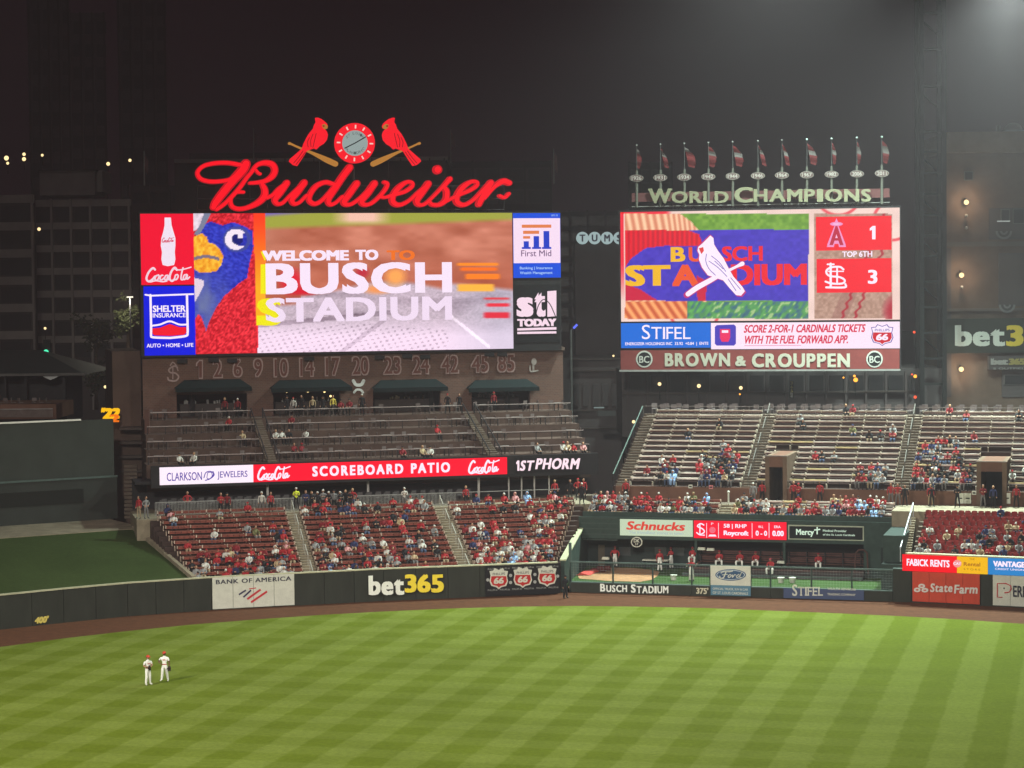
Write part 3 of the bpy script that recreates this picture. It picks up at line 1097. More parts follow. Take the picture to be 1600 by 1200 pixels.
t = thing('wall_emblem', tuple(FW.px(271, 594)), 'round outlined letter emblem at the left end of the wall numbers', 'emblem')
mb = MB()
stroke(mb, FW, [(277, 574), (272, 572), (264, 577), (266, 582), (274, 583), (279, 589), (274, 595), (264, 594), (262, 590)], 2.4, .05, .09)
stroke(mb, FW, [(266, 571), (270, 566), (275, 571), (278, 579)], 1.8, .05, .09)
stroke(mb, FW, [(270, 573), (270, 592)], 1.6, .05, .09)
mb.build('letter_outline', m_nout, t)
t = thing('wall_emblem', tuple(FW.px(834, 580)), 'pale microphone-shaped emblem at the right end of the wall numbers', 'emblem')
mb = MB()
fpoly(mb, FW, circle(834, 565, 4, 5.5), .03, .10); stroke(mb, FW, [(833, 570), (833, 578)], 3, .03, .09)
stroke(mb, FW, [(828, 572), (829, 580), (840, 579)], 2.2, .03, .08)
mb.build('microphone', mat('emblem_pale', (.40, .36, .34), .6), t)
t = thing('wall_sign', tuple(FW.px(560, 604)), 'white crossed-shape sign on the brick pier between two awnings', 'sign')
mb = MB()
stroke(mb, FW, [(552, 595), (556, 601), (564, 601), (568, 595)], 5, .03, .1)
stroke(mb, FW, [(553, 613), (557, 609), (563, 609), (567, 613)], 3.5, .03, .1)
mb.build('emblem', mat('emblem_white', (.6, .6, .58), .6), t)
for x in (333, 482, 711, 843):
    pass
# small floodlight fittings under the board
for x, y in ((284, 564), (333, 562), (362, 563), (482, 560), (592, 558), (635, 556), (663, 557), (763, 553), (783, 553)):
    p = FW.px(x, y, .4)
    t = tag(None or bpy.data.objects.new('wall_fitting', None), f'small dark light fitting on the brick wall, {nth([284, 333, 362, 482, 592, 635, 663, 763, 783].index(x))} from the left', 'light fitting', 'sign light fittings under the main board')
    COL.objects.link(t); t.location = p
    mb = MB(); mb.box(p.x - .45, p.x + .45, p.y - .15, p.y + .15, p.z - .18, p.z + .18); mb.build('housing', m_dark, t)
    mb = MB(); mb.tube((p.x, p.y + .15, p.z), (p.x, p.y + .5, p.z), .05, 5); mb.build('bracket', m_dark, t)
# ================================================================ LED colours
e_red = em('led_red', (255, 12, 40))
e_blue = em('led_blue', (10, 30, 235))
e_sky = em('led_azure', (10, 110, 225))
e_white = em('led_white', (255, 238, 255), 1.05)
e_pinkw = em('led_pink_white', (255, 225, 245), 1.0)
e_grey = em('led_grey', (95, 80, 80))
e_navy = em('led_navy', (70, 50, 160))
e_orange = em('led_orange', (250, 150, 60))
e_yellow = em('led_yellow', (255, 190, 20))
e_ink = em('led_purple_ink', (90, 70, 170))
e_crimson = em('led_crimson', (215, 20, 45))
e_blk = em('led_unlit', (46, 40, 44))


def coca_script(mb, F, bx, off, w=1.0, mi=0):
    """flowing two-word script fitted in a measured box"""
    x0, y0, x1, y1 = bx
    X = lambda a, b: (x0 + a * (x1 - x0), y0 + b * (y1 - y0))
    st = [
        ([(.20, .18), (.15, .08), (.06, .35), (.01, .75), (.06, .95), (.14, .82), (.20, .62)], 1.5),
        ([(.27, .55), (.22, .60), (.20, .82), (.25, .85), (.29, .62), (.27, .52)], 1.1),
        ([(.37, .55), (.33, .58), (.31, .80), (.35, .84), (.40, .72)], 1.1),
        ([(.48, .55), (.43, .58), (.41, .80), (.45, .84), (.49, .55), (.48, .84), (.53, .72)], 1.1),
        ([(.68, .20), (.63, .05), (.55, .35), (.52, .75), (.57, .92), (.63, .80)], 1.5),
        ([(.69, .50), (.65, .55), (.63, .78), (.67, .82), (.71, .60), (.69, .50)], 1.1),
        ([(.815, .06), (.785, .40), (.77, .78), (.80, .84)], 1.1),
        ([(.89, .50), (.84, .55), (.82, .78), (.86, .80), (.91, .50), (.90, .80), (.96, .66)], 1.1),
        ([(.60, .10), (.72, .20), (.85, .14), (.99, .02)], .9),
        ([(.10, .98), (.22, .90), (.36, .96), (.46, .92)], 1.0)]
    wd = (y1 - y0) * .062 * w
    for i, (pts, k) in enumerate(st):
        stroke(mb, F, [X(*p) for p in pts], wd * k * 1.5, off + i * .002, k=4, mi=mi)
    return mb


def shield66(F, cx, cy, w, h, parent, off, lit):
    """highway-shield sign: white outline, red lower field, white 66"""
    c = [(-.5, -.36), (-.30, -.38), (-.22, -.5), (-.02, -.42), (.02, -.42), (.22, -.5), (.30, -.38), (.5, -.36), (.44, -.12), (.5, .12), (.40, .34), (.14, .40), (0, .5), (-.14, .40), (-.40, .34), (-.5, .12), (-.44, -.12)]
    P = lambda s, dy=0: [(cx + a * w * s, cy + b * h * s + dy) for a, b in c]
    wm, rm, km = (e_white, e_crimson, e_ink) if lit else (m_white, mat('sign_red', (.45, .02, .02), .5), mat('sign_grey_ink', (.1, .1, .1), .6))
    mb = MB(); fpoly(mb, F, P(1.0), off, off + .03); mb.build('shield_border', km if lit else wm, parent)
    mb = MB(); fpoly(mb, F, P(.92), off + .033, off + .04); mb.build('shield', wm, parent)
    mb = MB(); fpoly(mb, F, [(cx - .40 * w, cy - .12 * h), (cx + .40 * w, cy - .12 * h), (cx + .43 * w, cy + .12 * h), (cx + .33 * w, cy + .29 * h), (cx + .1 * w, cy + .34 * h), (cx, cy + .42 * h), (cx - .1 * w, cy + .34 * h), (cx - .33 * w, cy + .29 * h), (cx - .43 * w, cy + .12 * h)], off + .043, off + .05)
    mb.build('red_field', rm, parent)
    mb = MB(); text(mb, F, '66', (cx - .27 * w, cy - .06 * h, cx + .27 * w, cy + .24 * h), off + .055, bold=.05, shear=.12); mb.build('number', wm, parent)
    mb = MB(); text(mb, F, 'PHILLIPS', (cx - .33 * w, cy - .29 * h, cx + .33 * w, cy - .17 * h), off + .055, bold=.01); mb.build('lettering', km, parent)


# ================================================================ ribbon board over the lower seats
t = thing('ribbon_board', tuple(L.w(FR.at(520, 740)[0], VRB, zr0)), 'long glowing ribbon board reading SCOREBOARD PATIO above the red seats', 'led board')
mb = MB()
mb.box(uq0 - .7, uq1 + .2, VRB - .25, VRB + .1, zr0 - .25, zr1 + .12, w=L.w)
mb.build('housing', m_dark, t)
ur1 = FR.at(395, 740)[0]; ur2 = FR.at(791, 728)[0]
mb = MB(); mb.box(uq0, ur1, VRB - .30, VRB - .253, zr0, zr1, w=L.w); mb.build('white_panel', em('led_white_panel', (255, 238, 250), 1.1, True), t)
mb = MB(); mb.box(ur1, ur2, VRB - .30, VRB - .253, zr0, zr1, w=L.w); mb.build('red_panel', em('led_red_panel', (255, 14, 48), 1.1, True), t)
OF = .31
mb = MB()
text(mb, FR, 'CLARKSON', (260, 737.5, 315, 750.5), OF, bold=.01)
text(mb, FR, 'JEWELERS', (339, 735.5, 386, 748.5), OF, bold=.01)
stroke(mb, FR, [(318, 746), (321, 738), (328, 736), (333, 740), (328, 747), (321, 750)], 1.5, OF, k=4)
stroke(mb, FR, [(320, 750), (327, 748), (334, 742), (332, 736)], 1.3, OF + .002, k=4)
stroke(mb, FR, [(324, 738), (323, 747), (330, 746), (330, 738), (324, 738)], 1.1, OF + .004, k=4)
mb.build('lettering', e_ink, t)
mb = MB()
for tx, x0, x1, ya, yb in (('SCOREBOARD', 487, 629, 726, 742), ('PATIO', 641, 702, 722.5, 738.5)):
    text(mb, FR, tx, (x0, ya, x1, yb), OF, bold=.05, spacing=1.35)
coca_script(mb, FR, (402, 728, 453, 750), OF)
coca_script(mb, FR, (731, 718, 779, 740), OF)
mb.build('lettering', e_white, t)
t = thing('lit_sign', tuple(FR.px(852, 732)), 'glowing white slanted 1ST PHORM lettering right of the ribbon board', 'sign')
m_ph = em('phorm_white', (255, 225, 235), 1.15)
letters(FR, '1ST', (805, 719, 832, 735), OF + .05, m_ph, t, .035, .08, .2)
letters(FR, 'PHORM', (836, 715.5, 903, 732.5), OF + .05, m_ph, t, .035, .08, .2)
mb = MB(); fbox(mb, FR, (803, 714, 905, 737), .262, .30); mb.build('backing', m_black, t)

# ================================================================ main video board
FB = L.plane(VW - .6)
t = thing('main_video_board', tuple(FB.px(550, 552)), 'huge main video board showing WELCOME TO BUSCH STADIUM above the brick building', 'video board')
mb = MB()
fbox(mb, FB, (219, 331.2, 876.5, 553), -1.5, -.02)
mb.build('cabinet', m_dark, t)
for x in (300, 420, 550, 680, 800):
    mb = MB(); a = FB.px(x, 333, -2.6); b = FB.px(x, 552, -2.6)
    mb.tube(Vector((a.x, a.y, ZTOP)), a, .25, 6); mb.build('rear_column', m_dark, t)
mb = MB(); fbox(mb, FB, (220, 334, 303, 445), 0, .06); mb.build('cola_panel', em('cola_red', (250, 8, 50), 1.0, True), t)
mb = MB(); fbox(mb, FB, (225, 447, 305.5, 555), 0, .06); mb.build('insurance_panel', em('shelter_blue', (8, 25, 225), 1.0, True), t)
mb = MB()
bot = [(267, 340), (268, 352), (271, 362), (274, 372), (274, 384), (273, 394), (274, 405), (272, 414), (262, 416), (254, 414), (252, 405), (253, 394), (251, 384), (252, 372), (255, 362), (257, 352), (257, 340)]
fpoly(mb, FB, bot, .065)
mb.build('bottle_picture', em('bottle_white', (248, 232, 248)), t)
mb = MB(); coca_script(mb, FB, (228, 417, 299, 441), .065, 1.0); mb.build('lettering', em('script_white', (250, 215, 230)), t)
mb = MB(); coca_script(mb, FB, (253, 371, 272, 379), .075); mb.build('bottle_label', em('label_red', (220, 60, 90)), t)
# insurance shield
mb = MB()
stroke(mb, FB, [(227, 460.5), (236, 462), (289, 460), (302, 459.5)], 2.6, .065, k=1)
stroke(mb, FB, [(235, 461), (236, 510), (236, 523), (239, 527), (266, 528)], 3.6, .069, k=3)
stroke(mb, FB, [(292, 461), (293, 508), (293, 520), (290, 525), (266, 528)], 3.6, .067, k=3)
stroke(mb, FB, [(237, 509), (250, 507), (265, 502), (280, 507), (292, 507)], 2.8, .071, k=5)
text(mb, FB, 'SHELTER', (238.5, 477, 290, 487.5), .065, bold=.035)
text(mb, FB, 'INSURANCE', (238.5, 489, 290, 496), .065, bold=.02)
text(mb, FB, 'AUTO • HOME • LIFE', (229, 536.5, 302, 542.5), .065, bold=.02)
mb.build('lettering', e_white, t)
mb = MB(); fpoly(mb, FB, [(238, 513), (250, 512), (265, 506), (280, 511), (291, 511), (291, 520), (288, 523), (266, 525), (241, 524), (238, 521)], .063); mb.build('red_wave', em('shelter_red', (250, 20, 45)), t)


def smin(a, b, t_): return a + (b - a) * np.clip(t_, 0, 1)[:, None]


def blend(c, m, col): return c * (1 - m[:, None]) + np.array(col, float)[None] * m[:, None]


def main_pic(x, y):
    n1, n2, n3 = vnoise(x / 14, y / 6), vnoise(x / 3.2 + y / 9, y / 2.2), vnoise(x / 40, y / 18)
    c = np.tile(np.array([192., 112, 88]), (len(x), 1))
    c += ((n3 - .5) * 44)[:, None] + ((n1 - .5) * 14)[:, None]
    c = blend(c, np.clip((y - 395) / 40, 0, 1) * .35, (168, 70, 45))
    c = blend(c, np.clip((470 - x) / 60, 0, 1) * np.clip((430 - y) / 60, 0, 1) * .5, (205, 140, 118))
    # top band: blue, green, pink-white, green
    band = 347 - (x - 400) * .035
    c = blend(c, np.clip((band + 14 - y) / 7, 0, 1), (158, 160, 62))
    c = blend(c, np.clip((342 - (x - 400) * .09 - y) / 6, 0, 1) * (x < 560), (125, 105, 180))
    c = blend(c, np.clip((1 - np.abs(x - 565) / 48) * 1.6, 0, 1) * np.clip((352 - y) / 8, 0, 1), (240, 190, 170))
    # pale stitched jersey below
    edge = 462 - (x - 400) * .01 - 24 * np.exp(-((x - 610) / 95) ** 2) + 12 * (x < 470)
    edge = np.where(x > 690, 438 + (x - 690) * .10, edge)
    m = np.clip((y - edge) / 7, 0, 1)
    tex = vnoise(x / 2.6 - y / 3, y / 1.7 + x / 9)
    jer = np.stack([176 + tex * 40, 158 + tex * 36, 170 + tex * 40], 1)
    jer -= ((np.clip((vnoise(x / 55, y / 10) - .45) * 2, 0, 1)) * 34)[:, None]
    jer = blend(jer, np.clip((y - 495) / 30, 0, 1) * .85, (255, 228, 250))
    seam = np.abs(y - (505 - (x - 440) * .10)) < 3.5
    jer[seam & (x < 620)] -= 38
    seam2 = np.abs((y - 500) + (x - 600) * .75) < 4
    jer[seam2 & (x < 640) & (y > 498)] -= 26
    stitch = (np.sin(x / 2.6 + y / 3) * np.sin(y / 1.5 - x / 5) > .62) & (y > 505 + np.abs(x - 560) * .08) & (x < 700)
    jer[stitch] -= 48
    rr = np.abs((y - 500) - (x - 712) * .8) < 3
    jer[rr & (x > 700) & (x < 765)] += 45
    jer = blend(jer, ((x > 690) * np.clip((x - 690) / 90, 0, 1)) * .4, (180, 180, 200))
    c = c * (1 - m[:, None]) + jer * m[:, None]
    # trailing orange and red echoes of the letters
    c = blend(c, ((x > 584) & (x < 650) & (y > 391) & (y < 408)) * .0, (255, 120, 30))
    for (a, b, y0, y1, col) in ((711, 782, 410, 416, (255, 140, 25)), (716, 780, 417, 424, (250, 110, 20)), (724, 784, 427, 437, (255, 128, 25)), (712, 775, 443, 456, (252, 180, 60)),
                                (753, 799, 464, 469, (225, 60, 70)), (757, 799, 473, 480, (235, 40, 60)), (753, 799, 487, 498, (225, 40, 60))):
        f = np.clip((x - a) / 8, 0, 1) * np.clip((b - x) / 8, 0, 1) * np.clip((y - y0) / 2, 0, 1) * np.clip((y1 - y) / 2, 0, 1)
        c = blend(c, np.clip(f * 1.2, 0, 1), col)
    # warm glow inside BUSCH
    for cx, cy, rx, ry, col in ((455, 440, 24, 26, (225, 25, 50)), (475, 455, 30, 8, (215, 20, 45)), (618, 432, 22, 20, (250, 165, 85)), (590, 452, 30, 10, (240, 150, 90)), (566, 425, 14, 12, (190, 40, 60))):
        f = np.clip(1.5 - 1.5 * np.sqrt(((x - cx) / rx) ** 2 + ((y - cy) / ry) ** 2), 0, 1)
        c = blend(c, f, col)
    # left strip: orange to yellow
    s = (x > 386) & (x < 415)
    st = np.stack([np.full_like(x, 250.), 60 + np.clip((y - 340) / 110, 0, 1) * 110, 25 + 0 * x], 1)
    c = np.where((s & (y < 508))[:, None], st, c)
    c = np.where(((x > 386) & (x < 403) & (y >= 508))[:, None], np.array([245., 20, 45])[None], c)
    # embroidered bird: red stitching all over the left, blue face, ochre beak, pale eye
    left = x < 396 - np.clip((y - 340) / 210, 0, 1) * -6
    knit = vnoise(x / 2.4, y / 2.4 + x / 5)
    red = np.stack([160 + knit * 100, knit * 62, 18 + knit * 55], 1)
    c = np.where(left[:, None], red, c)
    face = in_poly(x, y, [(300, 420), (304, 388), (316, 352), (328, 346), (348, 352), (364, 347), (378, 352), (394, 360), (396, 385), (390, 410), (386, 434), (372, 444), (350, 463), (338, 480), (328, 500), (322, 517), (316, 498), (310, 490), (304, 500), (300, 500)])
    fn = vnoise(x / 3 - y / 4, y / 2.5)
    fc = np.stack([22 + fn * 40, 30 + fn * 45, 150 + fn * 60], 1)
    w = np.clip((y - 405) / 60, 0, 1) * np.clip((372 - x) / 50, 0, 1) * (.4 + .6 * vnoise(x / 9, y / 16))
    fc = blend(fc, w, (105, 115, 160))
    c = np.where(face[:, None], fc, c)
    tl = in_poly(x, y, [(300, 330), (324, 330), (318, 345), (309, 358), (300, 362)])
    c = np.where(tl[:, None], np.array([240., 222, 236])[None] - (vnoise(x / 4, y / 3) * 40)[:, None], c)
    tl2 = in_poly(x, y, [(320, 330), (331, 330), (318, 357), (309, 368), (303, 366), (312, 352)])
    c = np.where(tl2[:, None], np.array([120., 125, 150])[None], c)
    bl = in_poly(x, y, [(300, 433), (318, 438), (318, 447), (306, 470), (300, 478)])
    c = np.where(bl[:, None], np.array([225., 205, 220])[None], c)
    bk = in_poly(x, y, [(300, 372), (315, 364), (324, 371), (325, 379), (334, 381), (343, 388), (349, 400), (346, 414), (338, 424), (324, 426), (312, 426), (300, 418)])
    bn = vnoise(x / 3, y / 3.2)
    c = np.where(bk[:, None], np.stack([228 + bn * 27, 135 + bn * 70, 20 + bn * 45], 1), c)
    mo = (np.abs(y - (401 + (x - 322) ** 2 * .010)) < 2.4) & (x < 343) & (x > 300)
    c = np.where(mo[:, None], np.array([118., 108, 128])[None], c)
    ex, ey = (x - 370) / 16, (y - 374) / 15
    er = np.sqrt(ex ** 2 + ey ** 2)
    c = np.where((face & (er < 1.35) & (er > 1.0))[:, None], np.array([60., 70, 150])[None], c)
    c = np.where((er < .6)[:, None], np.array([14., 20, 110])[None], c)
    eye = (np.abs(er - .82) < .26 - .08 * ex) & ~((ex > .15) & (ey > -.62) & (ey < .68))
    eye |= (np.abs(ex - .35) < .2) & (ey > -.9) & (ey < -.15)
    c = np.where(eye[:, None], np.array([240., 225, 240])[None], c)
    return c


led_picture(FB, (303.5, 333, 801, 549), 330, 144, main_pic, t, .06)
mb = MB()
text(mb, FB, 'WELCOME', (410, 391, 545, 407.5), .08, bold=.06)
text(mb, FB, 'TO', (555, 390, 591, 406.5), .08, bold=.06)
text(mb, FB, 'BUSCH', (415, 410, 706, 459), .08, bold=.04, spacing=1.08)
mb.build('lettering', em('busch_white', (252, 232, 252), 1.05), t)
mb = MB()
text(mb, FB, 'STADIUM', (415, 464, 706, 502), .08, bold=.035, spacing=1.05)
mb.build('lettering', em('stadium_white', (250, 228, 250), 1.0), t)
mb = MB()
text(mb, FB, 'TO', (604, 391, 648, 406.5), .075, bold=.05)
mb.build('echo_lettering', em('echo_orange', (250, 118, 30)), t)
mb = MB()
fpoly(mb, FB, [(407, 413), (416, 413), (416, 459), (407, 459)], .078)
text(mb, FB, 'S', (401.5, 466, 440, 509), .076, bold=.04)
fpoly(mb, FB, [(401, 493), (416, 493), (416, 508), (401, 508)], .077)
fpoly(mb, FB, [(407, 393), (412, 393), (415, 406), (413, 407)], .077)
mb.build('echo_lettering', em('echo_yellow', (250, 240, 10)), t)

# right-hand panels of the board
mb = MB(); fbox(mb, FB, (801.8, 333, 875.5, 434), 0, .06); mb.build('bank_panel', em('bank_blue', (10, 80, 225), 1.0, True), t)
mb = MB(); fbox(mb, FB, (802, 341, 875, 411), .065, .07); mb.build('white_field', em('bank_white', (255, 228, 250), 1.0), t)
mb = MB()
for b in ((816, 371, 831, 371), ):
    pass
for (x0, y0, x1, y1) in ((815, 351, 861, 356), (817, 360.5, 842, 365.5), (817, 369, 828, 373)):
    fbox(mb, FB, (x0, y0, x1, y1), .073, .078)
mb.build('orange_bars', em('bank_orange', (235, 130, 75)), t)
mb = MB()
for (x0, y0, x1, y1) in ((818, 377, 826, 387), (833.5, 369, 842, 387), (849, 361, 858, 387), (815, 386, 829, 389), (831, 386, 845, 389), (846.5, 386, 861, 389)):
    fbox(mb, FB, (x0, y0, x1, y1), .073 + .004 * (y0 > 385), .078 + .004 * (y0 > 385))
mb.build('blue_columns', em('bank_navy', (25, 60, 200)), t)
mb = MB(); text(mb, FB, 'First Mid', (814, 391, 861, 400.5), .075, bold=.005); mb.build('lettering', em('bank_ink', (110, 70, 120)), t)
mb = MB(); text(mb, FB, 'Banking | Insurance', (812, 416.5, 863, 422), .066, bold=.01); text(mb, FB, 'Wealth Management', (812, 424, 863, 429.5), .066, bold=.01)
text(mb, FB, 'AM 10', (861, 335, 871, 338), .066); mb.build('lettering', em('bank_pale', (180, 215, 255)), t)
mb = MB()
mb2 = MB(); fbox(mb2, FB, (802.5, 445, 875, 535), -.3, .03); mb2.build('dark_panel', m_black, t)
text(mb, FB, 's', (807, 464.5, 833, 495), .05, bold=.06, thick=.03); text(mb, FB, 't', (835, 457, 852, 495), .055, bold=.06, thick=.03); fpoly(mb, FB, [(855, 455), (869, 454), (869, 494), (855, 495)], .05, .08)
text(mb, FB, 'TODAY', (808, 498, 869, 510), .05, bold=.07, thick=.03)
fpoly(mb, FB, [(808, 513), (869, 511), (869, 515), (808, 516.5)], .05, .08)
fpoly(mb, FB, [(808, 518.5), (869, 517.5), (869, 521), (808, 522)], .05, .08)
mb.build('lettering', em('paper_white', (255, 225, 240), 1.0), t)
mb = MB(); stroke(mb, FB, [(836, 495), (841, 477), (849, 468), (858, 474), (865, 488), (868, 496)], 1.4, .09, .1); mb.build('arch_line', m_black, t)

# ================================================================ script sign over the main board
def Z8(a): return [(280 + p[0] / 5.714, 240 + p[1] / 5.714) + ((p[2] / 5.714,) if len(p) > 2 else ()) for p in a]
def Z2(a): return [(400 + p[0] / 4, 150 + p[1] / 4) + ((p[2] / 4,) if len(p) > 2 else ()) for p in a]


FS = L.plane(VW - 1.0)
t = thing('script_sign', tuple(FS.px(550, 326)), 'giant glowing red script sign reading Budweiser standing on top of the main board', 'sign')
m_bud = em('bud_red', (205, 4, 28), 1.0, True)
m_tube = em('bud_tube', (255, 10, 32), 1.08)
m_budside = mat('bud_side_red', (.45, .02, .02), .5)
S_ = [
    (Z8([(545, 105), (470, 90), (400, 84), (300, 90), (210, 115), (160, 170), (185, 225), (260, 250), (350, 250), (440, 235), (500, 195)]), 7.0),
    (Z8([(590, 95, 88), (560, 150, 92), (470, 250, 84), (380, 360, 80), (320, 440, 72), (300, 480, 60)]), 14),
    (Z8([(650, 160, 34), (600, 215, 40), (540, 300, 42), (470, 380, 42), (400, 450, 40), (330, 500, 38)]), 7),
    (Z8([(640, 165, 36), (690, 105, 42), (760, 84, 50), (825, 100, 58), (848, 150, 62), (825, 205, 58), (765, 245, 46), (690, 260, 38), (625, 265, 32)]), 8),
    (Z8([(680, 150), (700, 175), (718, 184)]), 5),
    (Z8([(735, 275, 46), (760, 330, 60), (750, 390, 66), (690, 445, 58), (600, 485, 46), (520, 495, 42), (465, 470, 42), (455, 410, 38), (490, 355, 34), (540, 345, 32), (570, 346, 30)]), 8),
    (Z8([(780, 395, 40), (830, 370, 36), (880, 320, 40), (960, 262, 44)]), 6),
    (Z8([(955, 265, 62), (900, 345, 64), (850, 410, 60), (870, 450, 42), (920, 440, 36), (990, 370, 34), (1110, 262, 40)]), 9),
    (Z8([(1110, 262, 64), (1050, 345, 64), (1000, 410, 58), (1020, 450, 42), (1070, 435, 34), (1130, 375, 32)]), 9),
    (Z8([(1370, 275, 40), (1300, 258, 44), (1220, 290, 50), (1165, 360, 52), (1155, 420, 48), (1200, 450, 44), (1260, 425, 38), (1330, 350, 34), (1385, 280, 36)]), 8),
    (Z8([(1515, 125, 66), (1455, 205, 66), (1385, 310, 66), (1325, 410, 58), (1340, 455, 44), (1390, 440, 34), (1450, 385, 32)]), 10),
    (Z2([(625, 548, 44), (580, 610, 46), (545, 660, 44), (560, 680, 30), (600, 672, 26), (660, 625, 24), (735, 548, 28)]), 8),
    (Z2([(735, 548, 44), (695, 605, 46), (655, 655, 44), (670, 680, 30), (715, 672, 26), (770, 625, 26), (805, 580, 28), (815, 550, 26), (795, 540, 24)]), 8),
    (Z2([(765, 628, 24), (800, 635, 22), (850, 620, 26), (920, 600, 28), (965, 570, 28), (970, 545, 24), (935, 540, 28), (885, 575, 38), (850, 625, 40), (850, 665, 38), (890, 682, 30), (950, 655, 24), (1010, 600, 22), (1075, 548, 26)]), 8),
    (Z2([(1070, 550, 44), (1035, 600, 44), (1000, 650, 44), (1010, 680, 30), (1050, 675, 24), (1110, 620, 22), (1205, 520, 28)]), 8),
    (Z2([(1205, 520, 34), (1170, 565, 30), (1185, 600, 38), (1178, 650, 36), (1140, 680, 30), (1095, 680, 26), (1080, 665, 22)]), 8),
    (Z2([(1140, 684, 22), (1200, 650, 22), (1260, 620, 26), (1330, 590, 28), (1370, 562, 28), (1372, 540, 24), (1335, 538, 28), (1285, 572, 38), (1250, 625, 40), (1250, 665, 38), (1290, 682, 30), (1345, 655, 24), (1400, 600, 24), (1450, 548, 30)]), 8),
    (Z2([(1460, 545, 44), (1430, 595, 44), (1400, 645, 44), (1385, 678, 38)]), 8),
    (Z2([(1420, 640, 24), (1480, 570, 28), (1535, 535, 40), (1575, 545, 36)]), 8),
    (Z2([(1515, 625, 22), (1545, 636, 22), (1572, 612, 24)]), 5),
]
for i, (p, w) in enumerate(S_):
    mb = MB(); stroke(mb, FS, p, w, .0, .55 + .006 * i, k=5)
    mb.build('letter_stroke', m_bud, t)
    mb = MB(); stroke(mb, FS, [tuple(q[:2]) + ((q[2] * .66,) if len(q) > 2 else ()) for q in p], w * .66, .57 + .006 * i, k=5); mb.build('lit_tube', m_tube, t)
mb = MB(); fpoly(mb, FS, circle(682, 265.5, 7.2, n=20), 0, .55); mb.build('letter_dot', m_bud, t)
mb = MB(); fpoly(mb, FS, circle(682, 265.5, 4.8, n=18), .56, .58); mb.build('lit_tube', m_tube, t)
# lattice that carries the letters
t = thing('sign_truss', tuple(FS.px(550, 331, -1)), 'thin dark lattice frame behind the red script sign', 'truss')
a0, a1 = FS.at(310, 322)[0], FS.at(790, 322)[0]
zt0, zt1 = FS.at(550, 331)[1], FS.at(550, 290)[1]
mb = MB()
for z in (zt0 + .2, lerp(zt0, zt1, .5), zt1):
    mb.tube(FS.w(a0, z, -.6), FS.w(a1, z, -.6), .05, 5)
mb.build('chord', m_dark, t)
n = 18
mb = MB()
for q in range(n + 1):
    u = lerp(a0, a1, q / n); mb.tube(FS.w(u, zt0 - .3, -.6), FS.w(u, zt1, -.6), .04, 5)
mb.build('upright', m_dark, t)

# birds on bats, and the clock
e_bird = em('bird_red', (250, 22, 40), 1.05)
e_bat = em('bat_ochre', (190, 128, 55), .9)
def mirror(pts, cx=554.0): return [(2 * cx - p[0],) + tuple(p[1:]) for p in pts]


bird = Z2([(368, 138), (385, 137), (405, 145), (425, 160), (440, 175), (446, 190), (440, 205), (425, 205), (440, 225), (446, 245), (440, 275), (420, 300), (395, 315), (375, 335), (362, 328), (340, 335), (315, 345), (290, 385), (255, 438), (230, 432), (205, 410), (210, 395), (245, 365), (285, 330), (295, 300), (315, 260), (330, 235), (355, 205), (362, 180), (372, 165)])
beak = Z2([(408, 182), (425, 176), (444, 190), (442, 206), (425, 210), (412, 198)])
bat = Z2([(210, 296, 18), (222, 300, 12), (270, 322, 12), (340, 350, 16), (400, 378, 26), (450, 402, 34), (498, 424, 34)])
for side in (0, 1):
    f = (lambda p: mirror(p)) if side else (lambda p: p)
    nm = 'left of the round clock, facing right' if not side else 'right of the round clock, facing left'
    t = thing('bird_sign', tuple(FS.px(f(bat)[3][0], 245)), f'glowing red cardinal perched on a slanted bat, {nm}', 'sign')
    mb = MB(); fpoly(mb, FS, f(bird), 0, .35); mb.build('bird', e_bird, t)
    mb = MB(); fpoly(mb, FS, f(beak), .36, .42); mb.build('beak', e_bat, t)
    mb = MB()
    for p_ in ([(330, 262), (318, 290), (322, 320)], [(352, 240), (338, 280), (340, 318)], [(372, 236), (362, 280), (352, 322)], [(290, 345), (262, 385), (232, 420)], [(305, 352), (276, 392), (246, 430)]):
        stroke(mb, FS, f(Z2(p_)), 1.1, .36, .37, k=3)
    fpoly(mb, FS, circle(*f(Z2([(418, 190)]))[0], 1.6, 1.6, 8), .43, .44)
    mb.build('feather_lines', em('feather_dark', (150, 5, 20)), t)
    mb = MB(); stroke(mb, FS, f(bat), 4, -.25, -.02, k=3); mb.build('bat', e_bat, t)
    mb = MB(); q = FS.px(f(bat)[4][0], 248, -.4); mb.tube(q, (q.x, q.y, zt0), .05, 5); mb.tube(FS.px(f(bat)[5][0], 255, -.4), FS.px(f(bat)[3][0], 240, -.4), .04, 5); mb.build('support', m_dark, t)
t = thing('clock', tuple(FS.px(554, 257)), 'round clock with glowing red rim between the two red birds', 'clock')
mb = MB(); fpoly(mb, FS, circle(553.5, 224, 31.5, 31.5, 36), 0, .35); mb.build('rim', e_bird, t)
mb = MB(); fpoly(mb, FS, circle(553.5, 224, 20, 20, 32), .36, .40); mb.build('face', em('clock_face', (150, 165, 162)), t)
for q in range(12):
    a = math.radians(q * 30 + 2)
    mb = MB(); cx, cy = 553.5 + 25.6 * math.sin(a), 224 - 25.6 * math.cos(a)
    dx, dy = math.sin(a) * 2.8, -math.cos(a) * 2.8
    stroke(mb, FS, [(cx - dx, cy - dy), (cx + dx, cy + dy)], 2.2, .37, .40, k=1, cap=False); mb.build('hour_mark', em('hour_pale', (250, 205, 195)), t)
mb = MB(); stroke(mb, FS, [(553.5, 224), (570, 214.5)], 1.6, .42, .45, k=1); stroke(mb, FS, [(553.5, 224), (537.5, 232)], 1.6, .46, .48, k=1); mb.build('hand', m_black, t)
